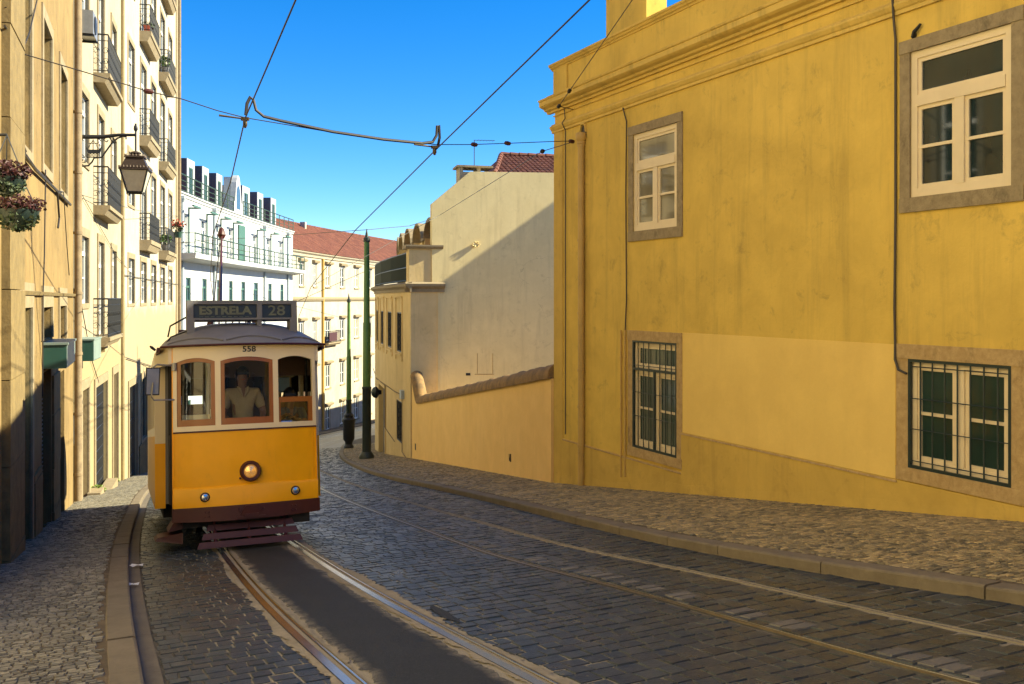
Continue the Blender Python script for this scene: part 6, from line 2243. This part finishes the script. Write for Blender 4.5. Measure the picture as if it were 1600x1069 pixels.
def person(loc, label, top, pose, hands):
    """pose: dict of local joints, metres, facing -Y of the tram"""
    root = bpy.data.objects.new('person', None)
    COL.objects.link(root)
    root.matrix_world = tm_ @ Matrix.Translation(Vector(loc))
    ORG[root.name] = Vector((0, 0, 0))
    tag(root, label, 'person')
    J = pose
    names = ['pelvis', 'waist', 'chest', 'neck', 'head0', 'head1', 'shL', 'elL', 'wrL', 'shR', 'elR', 'wrR', 'hipL', 'knL', 'anL', 'toL', 'hipR', 'knR', 'anR', 'toR']
    rad = {'pelvis': .14, 'waist': .125, 'chest': .135, 'neck': .055, 'head0': .075, 'head1': .085, 'shL': .075, 'elL': .046, 'wrL': .03, 'shR': .075, 'elR': .046, 'wrR': .03, 'hipL': .095, 'knL': .06, 'anL': .042, 'toL': .035, 'hipR': .095, 'knR': .06, 'anR': .042, 'toR': .035}
    idx = {n: i for i, n in enumerate(names)}
    E = [('pelvis', 'waist'), ('waist', 'chest'), ('chest', 'neck'), ('neck', 'head0'), ('head0', 'head1'), ('chest', 'shL'), ('shL', 'elL'), ('elL', 'wrL'), ('chest', 'shR'), ('shR', 'elR'), ('elR', 'wrR'), ('pelvis', 'hipL'), ('hipL', 'knL'), ('knL', 'anL'), ('anL', 'toL'), ('pelvis', 'hipR'), ('hipR', 'knR'), ('knR', 'anR'), ('anR', 'toR')]
    vv = [J[n] for n in names]
    ee = [(idx[a], idx[b]) for a, b in E]
    rd = [rad[n] for n in names]
    # five fingers and a thumb on each hand
    for sd in ('L', 'R'):
        w = Vector(J['wr' + sd]); e = Vector(J['el' + sd])
        d = (w - e).normalized()
        side = d.cross(Vector((0, 0, 1))).normalized()
        dn = d.cross(side).normalized()
        palm = w + d * 0.075
        vv.append(tuple(palm)); rd.append(.026); pi_ = len(vv) - 1
        ee.append((idx['wr' + sd], pi_))
        for k, (o_, L) in enumerate(((-.030, .06), (-.010, .07), (.010, .067), (.030, .052))):
            b0 = palm + side * o_ + d * .02
            b1 = b0 + d * L * .6 + dn * .015
            b2 = b1 + d * L * .35 + dn * .03
            n0 = len(vv)
            vv += [tuple(b0), tuple(b1), tuple(b2)]; rd += [.0095, .0088, .0075]
            ee += [(pi_, n0), (n0, n0 + 1), (n0 + 1, n0 + 2)]
        tside = -1 if sd == 'L' else 1
        b0 = w + d * .035 + side * tside * .03; b1 = b0 + d * .035 + side * tside * .022 + dn * .01
        n0 = len(vv)
        vv += [tuple(b0), tuple(b1)]; rd += [.012, .009]
        ee += [(idx['wr' + sd], n0), (n0, n0 + 1)]
    body = skin_mesh('body', vv, ee, rd, M['skin'], root)
    # shirt and trousers follow the same joints, a little larger
    tn = ['waist', 'chest', 'shL', 'elL', 'shR', 'elR', 'pelvis']
    ti = {n: i for i, n in enumerate(tn)}
    mid = lambda a, b, f: tuple(Vector(J[a]).lerp(Vector(J[b]), f))
    tv = [J[n] for n in tn]; tv[ti['elL']] = mid('shL', 'elL', .8); tv[ti['elR']] = mid('shR', 'elR', .8)
    skin_mesh('shirt', tv, [(0, 1), (1, 2), (2, 3), (1, 4), (4, 5), (0, 6)], [.15, (.165, .14), .092, .066, .092, .066, .155], M[top], root)
    pn = ['pelvis', 'hipL', 'knL', 'anL', 'hipR', 'knR', 'anR']
    skin_mesh('trousers', [J[n] for n in pn], [(0, 1), (1, 2), (2, 3), (0, 4), (4, 5), (5, 6)], [.15, .108, .075, .058, .108, .075, .058], M['trousers'], root)
    h0 = Vector(J['head0'])
    hc = (h0 + Vector(J['head1'])) / 2
    mb = MB()
    mb.grid(lambda a, b: tuple(hc + Vector((math.cos(a) * math.cos(b) * .093, math.sin(a) * math.cos(b) * .108 + .012, math.sin(b) * .128 + .018)) if not (math.sin(a) < -.25 and math.sin(b) < .45) else hc + Vector((math.cos(a) * math.cos(b) * .06, math.sin(a) * math.cos(b) * .06, math.sin(b) * .1))), [2 * math.pi * i / 16 for i in range(17)], [-.35 + (math.pi / 2 + .35) * i / 8 for i in range(9)])
    mb.build('hair', M['hair'], root, True)
    mb = MB(); mb.hexa([hc + Vector(q) for q in ((-.016, -.085, -.03), (.016, -.085, -.03), (.012, -.07, -.025), (-.012, -.07, -.025), (-.006, -.09, .03), (.006, -.09, .03), (.005, -.07, .03), (-.005, -.07, .03))]); mb.build('nose', M['skin'], root)
    for x in (-.033, .033):
        mb = MB(); mb.lathe(hc + Vector((x, -.082, .03)), [(.013, 0), (.008, -.006)], 8, axis=(0, 1, 0)); mb.build('eye', M['t_black'], root)
        mb = MB(); mb.lathe(hc + Vector((x * 2.7, .0, .005)), [(.012, 0), (.028, .008), (.02, .016)], 8, axis=(x, 0, 0)); mb.build('ear', M['skin'], root)
    mb = MB(); mb.tube([hc + Vector((-.025, -.084, -.055)), hc + Vector((0, -.09, -.058)), hc + Vector((.025, -.084, -.055))], .006, 5); mb.build('mouth', M['pot_red'], root)
    # open collar, placket and dark glasses
    nk = Vector(J['neck'])
    for sx in (-1, 1):
        mb = MB(); mb.hexa([nk + Vector(q) for q in ((sx * .015, -.150, -.13), (sx * .075, -.125, -.05), (sx * .085, -.105, -.045), (sx * .03, -.135, -.14), (sx * .02, -.10, -.02), (sx * .07, -.07, .02), (sx * .08, -.05, .02), (sx * .035, -.085, -.03))]); mb.build('collar', M[top], root)
    mb = MB(); mb.quad(*[nk + Vector(q) for q in ((-.03, -.118, -.02), (.03, -.118, -.02), (0, -.158, -.15))]); mb.build('open_neck', M['skin'], root)
    mb = MB(); mb.hexa([hc + Vector(q) for q in ((-.075, -.098, .012), (.075, -.098, .012), (.075, -.075, .012), (-.075, -.075, .012), (-.075, -.098, .05), (.075, -.098, .05), (.075, -.075, .05), (-.075, -.075, .05))]); mb.build('glasses', M['t_black'], root)
    return root


stand = {'pelvis': (0, 0, .93), 'waist': (0, -.01, 1.08), 'chest': (0, -.01, 1.30), 'neck': (0, -.01, 1.49), 'head0': (0, -.03, 1.60), 'head1': (0, -.02, 1.71),
         'shL': (-.19, 0, 1.41), 'elL': (-.27, -.02, 1.13), 'wrL': (-.20, -.22, 1.03), 'shR': (.19, 0, 1.41), 'elR': (.28, -.02, 1.13), 'wrR': (.22, -.22, 1.03),
         'hipL': (-.10, 0, .88), 'knL': (-.11, -.02, .48), 'anL': (-.11, 0, .09), 'toL': (-.12, -.16, .04), 'hipR': (.10, 0, .88), 'knR': (.11, -.02, .48), 'anR': (.11, 0, .09), 'toR': (.12, -.16, .04)}
person((0.02, 0.78, 0.62), 'tram driver in a pale shirt standing behind the middle windscreen', 'shirt', stand, 0)
lean = dict(stand)
lean.update({'pelvis': (0, 0.05, .62), 'waist': (0, 0.02, .78), 'chest': (0.02, -.05, 1.0), 'neck': (.03, -.09, 1.18), 'head0': (.02, -.13, 1.28), 'head1': (.02, -.13, 1.39),
             'shL': (-.17, -.05, 1.11), 'elL': (-.22, -.26, 0.98), 'wrL': (-.12, -.44, 1.06), 'shR': (.2, -.06, 1.11), 'elR': (.20, -.25, .94), 'wrR': (.06, -.40, 1.02),
             'hipL': (-.10, .03, .60), 'knL': (-.13, -.36, .52), 'anL': (-.13, -.34, .10), 'toL': (-.13, -.48, .05), 'hipR': (.10, .03, .60), 'knR': (.13, -.36, .52), 'anR': (.13, -.34, .10), 'toR': (.13, -.48, .05)})
person((0.66, 0.98, 0.62), 'passenger in a dark blue top leaning behind the lowered side sash', 'jacket', lean, 0)
# ------------------------------------------------------------------ poles
def pole(x, y, h, r0, r1, label, casing):
    z = G(x, y) + KH
    t = thing('tram_pole', (x, y, z), label, 'pole', 'green tram wire poles')
    mb = MB(); mb.lathe((x, y, z), [(r0 * 1.9, 0), (r0 * 1.9, 0.12), (r0 * 1.5, 0.22), (r0 * 1.25, 0.3)], 14); mb.build('foot', M['pole_dark'], t, True)
    mb = MB(); mb.lathe((x, y, z + .3), [(r0 * 1.12, 0), (r0 * 1.1, h * 0.29), (r0 * 1.18, h * .29 + .02), (r0 * 1.18, h * .29 + .1), (r0, h * .29 + .12)], 14); mb.build('base_sleeve', M['pole_dark'], t, True)
    mb = MB(); mb.lathe((x, y, z + h * 0.29 + .38), [(r0, 0), (r0 * .94, h * 0.3), (r0 * 0.8, h * 0.3 + .05), (r1, h * 0.68)], 14); mb.build('shaft', M['pole'], t, True)
    mb = MB(); mb.lathe((x, y, z + h * 0.97 + .38), [(r1 * 1.3, 0), (r1 * 1.3, 0.15), (r1 * .7, 0.2), (r1 * .5, 0.35), (0.01, 0.55)], 12); mb.build('finial', M['pole_dark'], t, True)
    if casing:
        mb = MB(); mb.lathe((x, y, z), [(.30, 0), (.30, .12), (.22, .25), (.24, .4), (.34, .55), (.36, 1.5), (.40, 1.6), (.40, 1.75), (.28, 1.85), (.3, 2.0), (.2, 2.1)], 16); mb.build('base_casing', M['iron'], t, True)
    return t


p1x, p1y = U(573) * 39.0, 39.0
pole(p1x, p1y, 9.0, 0.17, 0.11, 'taller green tram wire pole on the kerb before the corner house', False)
pole(U(545) * 55.5, 55.5, 8.6, 0.15, 0.09, 'farther green tram wire pole with a stout black base casing', True)

# ------------------------------------------------------------------ overhead wires
def at_h(px, py, h):
    """point seen at a pixel, h above the road"""
    u, v = U(px), Vv(py)
    t = (h - CAMZ) / (v - (GA * u + GB))
    return Vector((u * t, t, CAMZ + v * t))


def wire(name, pts, r, label, cat, group=None, mat='wire'):
    mb = MB(); mb.tube(pts, r, 6)
    o = mb.build(name, M[mat], None, origin=Vector(pts[0]))
    return tag(o, label, cat, group)


H = 6.25
lw = [at_h(462, 0, H), at_h(383, 185, H), at_h(360, 285, H)]
lw = [lw[0] + (lw[0] - lw[1]).normalized() * 14] + lw
for y in (22, 28, 36, 46, 58):
    x, yy = off(y, 0.45); lw.append(Vector((x, yy, G(x, yy) + H)))
w1 = wire('trolley_wire', lw, 0.011, 'trolley wire running over the track with the tram', 'wire', 'trolley wires over the two tracks')
rw_ = [at_h(921, 0, H), at_h(680, 235, H), at_h(555, 360, H)]
rw_ = [rw_[0] + (rw_[0] - rw_[1]).normalized() * 14] + rw_
for y in (30, 38, 48, 60):
    x, yy = off(y, rto(X3, y) + 0.45); rw_.append(Vector((x, yy, G(x, yy) + H)))
w2 = wire('trolley_wire', rw_, 0.011, 'trolley wire running over the empty track beside the yellow house', 'wire', 'trolley wires over the two tracks')
# cross span from the shop house to the yellow house, with the thick feed cable
LA = at_h(383, 182, H) ; RA = at_h(680, 231, H)
a0 = FA.P(FA.px(28), 0.0, FA.z(28, 82)); a1 = FY.P(FY.px(906), 0.12, FY.z(906, 221))


def on_span(px, py):
    """a point of the vertical plane of the cross wire"""
    d = (a1 - a0); u = U(px)
    f = (u * a0.y - a0.x) / (d.x - u * d.y)
    q = a0 + d * f
    return Vector((q.x, q.y, CAMZ + Vv(py) * q.y))


span = [a0] + [on_span(*p) for p in ((130, 112), (232, 143), (285, 155), (340, 173), (383, 184), (520, 207), (680, 226), (735, 226), (795, 224), (868, 221))] + [a1]
sw1 = wire('span_wire', span, 0.008, 'thin cross wire slung from the shop house to the yellow house', 'wire')
for px, py in ((232, 143), (741, 226), (793, 224), (893, 221)):
    mb = MB(); c = on_span(px, py); d = (a1 - a0).normalized()
    mb.lathe(c - d * .07, [(.012, 0), (.035, .02), (.042, .07), (.035, .12), (.012, .14)], 8, axis=d); mb.build('insulator', M['t_maroon'], sw1, True)
feed = [on_span(*p) for p in ((384, 180), (386, 162), (391, 152), (396, 156), (400, 172), (412, 182), (440, 189), (520, 206), (600, 218), (660, 224), (676, 222), (682, 212), (683, 197), (686, 196), (687, 215), (684, 229))]
wire('feed_cable', feed, 0.026, 'thick looped feed cable tied between the two trolley wires', 'cable')
for px, py, lab in ((383, 186, 'bronze wire clamp where the cross wire meets the wire above the tram'), (679, 230, 'bronze wire clamp at the end of the thick feed cable')):
    c = on_span(px, py)
    t = thing('wire_clamp', c, lab, 'wire clamp')
    mb = MB(); mb.box(c.x - .06, c.x + .06, c.y - .025, c.y + .025, c.z - .025, c.z + .025); mb.lathe(c - Vector((0, 0, .14)), [(.015, 0), (.035, .04), (.035, .1), (.02, .16)], 10); mb.build('clamp', M['brass'], t, True)
    mb = MB(); d = (a1 - a0).normalized(); mb.tube([c - d * .40, c - d * .06], [.018, .013], 6); mb.build('strain_arm', M['brass'], t)
# second anchor wires
yk = FY.P(FY.px(906), 0.12, FY.z(906, 222))
mid_ = FY.P(FY.px(868), 0.3, FY.z(868, 238))
g0 = FB.P(FB.px(690), -0.02, zt(690, 335)) + Vector((0.05, -0.3, 0))
w = wire('stay_wire', [yk, mid_, g0, rw_[4]], 0.008, 'thin stay wire from the yellow house past the pale gable', 'wire')
mb = MB(); mb.lathe(mid_, [(.03, -.05), (.05, 0), (.03, .05)], 8, axis=(yk - mid_)); mb.build('insulator', M['t_dark'], w, True)
s_ = FY.px(903)
p0 = FY.P(s_, 0.42, FY.z(903, 169)); p1_ = FY.P(FY.px(1125), 1.4, FY.z(1125, -2)); p2 = p1_ + (p1_ - p0) * 0.9
w = wire('stay_wire', [FY.P(s_, .1, FY.z(903, 172)), p0, p1_, p2], 0.008, 'thin stay wire hooked under the cornice of the yellow house', 'wire')
for f in (0.0, 0.16):
    c = p0.lerp(p1_, f); mb = MB(); mb.lathe(c, [(.015, -.08), (.035, -.04), (.035, .04), (.015, .08)], 8, axis=(p1_ - p0)); mb.build('insulator', M['t_dark'], w, True)
# cross wires near the poles, further down
q1 = Vector((p1x, p1y, G(p1x, p1y) + 8.0))
q2 = F3.P(F3.px(284), 0.05, F3.z(284, 445))
x_, y_ = off(44, 0.45); m1 = Vector((x_, y_, G(x_, y_) + 6.3))
wire('span_wire', [q1, m1, q2], 0.010, 'cross wire from the taller green pole to the white apartments', 'wire')
q3 = Vector((U(545) * 55.5, 55.5, G(U(545) * 55.5, 55.5) + 7.8))
q4 = F3.P(F3.px(300), 0.05, 2.9)
wire('span_wire', [q3, (q3 + q4) / 2 - Vector((0, 0, .15)), q4], 0.010, 'cross wire from the pole with the black casing to the white apartments', 'wire')
q5 = FG.P(FG.px(600), -1.6, FG.z(600, 355)); q6 = F2.P(F2.L - 1, 0.05, 4.6)
wire('span_wire', [FB.P(FB.px(676), 0.0, zt(676, 342)), at_h(640, 353, H + .6), at_h(575, 359, H + .2), q6], 0.009, 'cross wire from the pale gable to the far end of the ivory house', 'wire')
wire('house_wire', [F1.P(F1.px(124), .06, F1.z(124, 305)), F1.P(F1.px(190), .5, F1.z(190, 328)), F2.P(F2.px(276), .06, F2.z(276, 338))], 0.008, 'thin wire along the fronts from the cream house to the ivory house', 'wire')

# ------------------------------------------------------------------ street lantern with the ship bracket
bb = F1.P(F1.px(121.5), 0.02, F1.z(121.5, 250))
nn = (F1.P(0.5, 1, 0) - F1.P(0.5, 0, 0)); tt = F1.T(1.0)
zarm = CAMZ + Vv(213) * 22.75
LT = thing('street_lantern', bb, 'black iron street lantern hanging from a scrolled bracket with a ship emblem', 'street lamp')


def bp(r, z): return Vector((bb.x, bb.y, 0)) + nn * r + Vector((0, 0, z))


# distance along the bracket for a photograph column, and height for a row
def br(px):
    u = U(px); b0 = bp(0, 0)
    return (u * b0.y - b0.x) / (nn.x - u * nn.y)


def bz(px, py): return CAMZ + Vv(py) * bp(br(px), 0).y


def bpt(px, py): return bp(br(px), bz(px, py))


mb = MB()
mb.tube([bpt(*p) for p in ((121.5, 214), (160, 214), (185, 211), (212, 211))], [.055, .05, .04, .035], 8)
mb.tube([bpt(*p) for p in ((121, 205), (121, 275))], .03, 6)
mb.tube([bpt(*p) for p in ((124, 207), (121, 204), (119.5, 208))], .02, 5)
br_ = mb.build('bracket_arm', M['iron'], LT, True)
mb = MB()
mb.tube([bpt(*p) for p in ((122, 258), (126, 260), (138, 259), (144, 253), (147, 247), (159, 246), (166, 236), (176, 222), (184, 216), (192, 213), (197, 214), (197, 218))], .022, 6)
mb.tube([bpt(*p) for p in ((176, 222), (171, 215), (165, 214), (162, 219), (167, 222), (169, 219))], .016, 5)
mb.tube([bpt(*p) for p in ((122, 249), (128, 241), (134, 247), (133, 254), (127, 254), (129, 249))], .02, 5)
mb.tube([bpt(*p) for p in ((122, 240), (127, 233), (124, 229), (121, 232))], .016, 5)
mb.tube([bpt(*p) for p in ((121, 268), (127, 262), (125, 270))], .016, 5)
mb.tube([bpt(*p) for p in ((155, 217), (158, 222), (154, 223), (153, 218), (160, 215))], .012, 5)
mb.build('bracket_scroll', M['iron'], LT, True)
mb = MB()
h0, h1 = bpt(135, 233), bpt(157, 233)
dz = Vector((0, 0, 1)); tk = tt * 0.02
hull = [bpt(*p) for p in ((133, 229), (138, 234), (154, 234), (160, 229), (156, 240), (138, 240))]
n_ = len(mb.v)
mb.v += [tuple(q - tk) for q in hull] + [tuple(q + tk) for q in hull]
mb.f += [tuple(n_ + i for i in (0, 1, 5)), tuple(n_ + i for i in (1, 2, 4, 5)), tuple(n_ + i for i in (2, 3, 4)), tuple(n_ + i for i in (11, 7, 6)), tuple(n_ + i for i in (11, 10, 8, 7)), tuple(n_ + i for i in (10, 9, 8))]
for i in range(6): mb.f.append((n_ + i, n_ + (i + 1) % 6, n_ + 6 + (i + 1) % 6, n_ + 6 + i))
mb.tube([bpt(145.5, 218), bpt(145.5, 235)], .012, 5); mb.tube([bpt(138, 224), bpt(153, 224)], .010, 5)
for a in ((145.5, 219, 136, 233), (145.5, 219, 155, 233), (141, 224, 139, 232), (150, 224, 152, 232)): mb.tube([bpt(a[0], a[1]), bpt(a[2], a[3])], .007, 4)
for r in range(3): mb.tube([bpt(136 + k * 2.6, 241 + r * 2 + (0.9 if k % 2 else -.6)) for k in range(9)], .009, 4)
mb.tube([bpt(122, 246), bpt(135, 246)], .01, 4); mb.tube([bpt(135, 246), bpt(159, 246)], .01, 4)
mb.build('ship_emblem', M['iron'], LT)
mb = MB()
cx = bp(br(212), 0)
top = bz(212, 237)
mb.tube([(cx.x, cx.y, top), (cx.x, cx.y, bz(212, 205))], .022, 6)
mb.lathe((cx.x, cx.y, bz(212, 206)), [(.02, 0), (.055, .06), (.05, .12), (.02, .18), (.03, .2)], 8)
mb.build('hanger', M['iron'], LT, True)
# four sided lantern: rotated to show two faces
ang = math.radians(14)
ex = Vector((math.cos(ang), math.sin(ang), 0)); ey = Vector((-ex.y, ex.x, 0))
L0 = Vector((cx.x, cx.y, 0))


def lq(w, z): return [L0 + ex * (sx * w) + ey * (sy * w) + Vector((0, 0, z)) for sx, sy in ((-1, -1), (1, -1), (1, 1), (-1, 1))]


zt_, zm, zb2, zbot = bz(212, 240), bz(212, 264), bz(212, 267), bz(212, 303)
mb = MB()
mb.hexa(lq(.31, zm) + lq(.20, zm + .26))
mb.hexa(lq(.24, zm + .26) + lq(.22, zm + .30))
mb.hexa(lq(.15, zm + .30) + lq(.10, zt_ - .02))
mb.hexa(lq(.355, zm - .05) + lq(.345, zm))
mb.lathe((L0.x, L0.y, zt_ - .03), [(.08, 0), (.14, .03), (.12, .06), (.03, .09)], 10)
cap = mb.build('lantern_cap', M['lamp_cap'], LT)
mb = MB()
for z, w, n in ((zm, .345, 9), (zm + .30, .22, 6)):
    q = lq(w, z)
    for a, b in zip(q, q[1:] + q[:1]):
        for i in range(n):
            p = a.lerp(b, (i + .5) / n); mb.lathe(p, [(.018, 0), (.016, .03), (.003, .05)], 5)
tag(mb.build('cresting', M['lamp_cap'], cap), kind='stuff')
mb = MB()
a, b = lq(.315, zb2), lq(.175, zbot + .03)
for p, q in zip(a, b): mb.tube([p, q], .022, 5)
for ring in (a, b):
    for p, q in zip(ring, ring[1:] + ring[:1]): mb.tube([p, q], .022, 5)
for p in b: mb.lathe(p - dz * .07, [(.008, 0), (.022, .04), (.012, .08)], 6)
mb.build('lantern_frame', M['iron'], LT)
for i in range(4):
    j = (i + 1) % 4
    mb = MB(); mb.quad(b[i], b[j], a[j], a[i]); mb.build('lantern_pane', M['lamp_glass'], LT)

# ------------------------------------------------------------------ hanging flower baskets
def basket(px, py, r, dep, label, seed):
    s = FA.px(px)
    c = FA.P(s, 0.42, FA.z(px, py))
    rr = random.Random(seed)
    t = thing('hanging_basket', c, label, 'flower basket')
    mb = MB(); mb.lathe(c - dz * dep, [(.05, 0), (r * .62, dep * .25), (r * .92, dep * .65), (r, dep)], 14)
    mb.build('basket', M['iron_green'], t, True)
    mb = MB(); mb.leaves(c - dz * dep * .35, (r * 1.02, r * 1.02, dep * .75), 700, .045, rr); tag(mb.build('leaves', M['leaf_dark'], t, fix=False), kind='stuff')
    mb = MB(); mb.leaves(c + dz * .05, (r * 1.35, r * 1.35, .11), 800, .036, rr); tag(mb.build('flowers', M['flower_dark'], t, fix=False), kind='stuff')
    mb = MB()
    w = FA.P(s, 0.02, c.z + .36)
    mb.tube([w, c + dz * .40], .014, 5)
    for q in range(3): mb.tube([c + dz * .40, c + Vector((math.cos(q * 2.1) * r, math.sin(q * 2.1) * r, 0))], .006, 4)
    mb.build('chain', M['iron'], t)
    return t


basket(-46, 326, .20, .20, 'lower hanging basket of dark red flowers on the shop house', 3)
basket(-70, 274, .16, .16, 'upper hanging basket of dark red flowers with a pot on the shop house', 4)

# small weeds at the foot of the cream house
for (px, yv, n, r, lab) in ((134, 25.0, 220, .22, 'bright green weed at the foot of the cream house plinth'), (160, 29.2, 60, .12, 'small weed beside the doorstep of the cream house')):
    s = F1.sy(yv); c = F1.P(s, .15, 0); c.z = G(c.x, c.y) + KH + .10
    mb = MB(); mb.leaves(c, (r, r, .13), n, .07, random.Random(int(px)))
    o = mb.build('weed', M['leaf_bright'], None, fix=False); tag(o, lab, 'weed')
# door steps of the cream house
for (ya, yb, lab) in ((26.3, 28.2, 'stone doorstep under the grilled doorway of the cream house'), (24.2, 25.1, 'stone doorstep under the brown door by the green weed')):
    mb = MB()
    s0, s1 = F1.sy(ya), F1.sy(yb)
    zz = G(*F1.P((s0 + s1) / 2, 0, 0).xy) + KH
    mb.fbox(F1, s0, s1, 0.0, 0.32, zz - .4, zz + .12)
    tag(mb.build('doorstep', M['stone_pale'], None), lab, 'doorstep')
# scraps of paper in the gutter
for (px, py, lab) in ((213, 885, 'larger white paper scrap lying by the kerb'), (205, 915, 'smaller white paper scrap lying by the kerb')):
    u, v = U(px), Vv(py); t = (CAMZ - 0.02) / (GA * u + GB - v)
    c = Vector((u * t, t, G(u * t, t) + .02))
    mb = MB(); mb.grid(lambda a, b: c + Vector((a * .07, b * .035, .025 * abs(math.sin(a * 3 + b * 2)) )), [-1, -.4, .3, 1], [-1, 0, 1])
    tag(mb.build('paper_scrap', M['paper']), lab, 'litter')
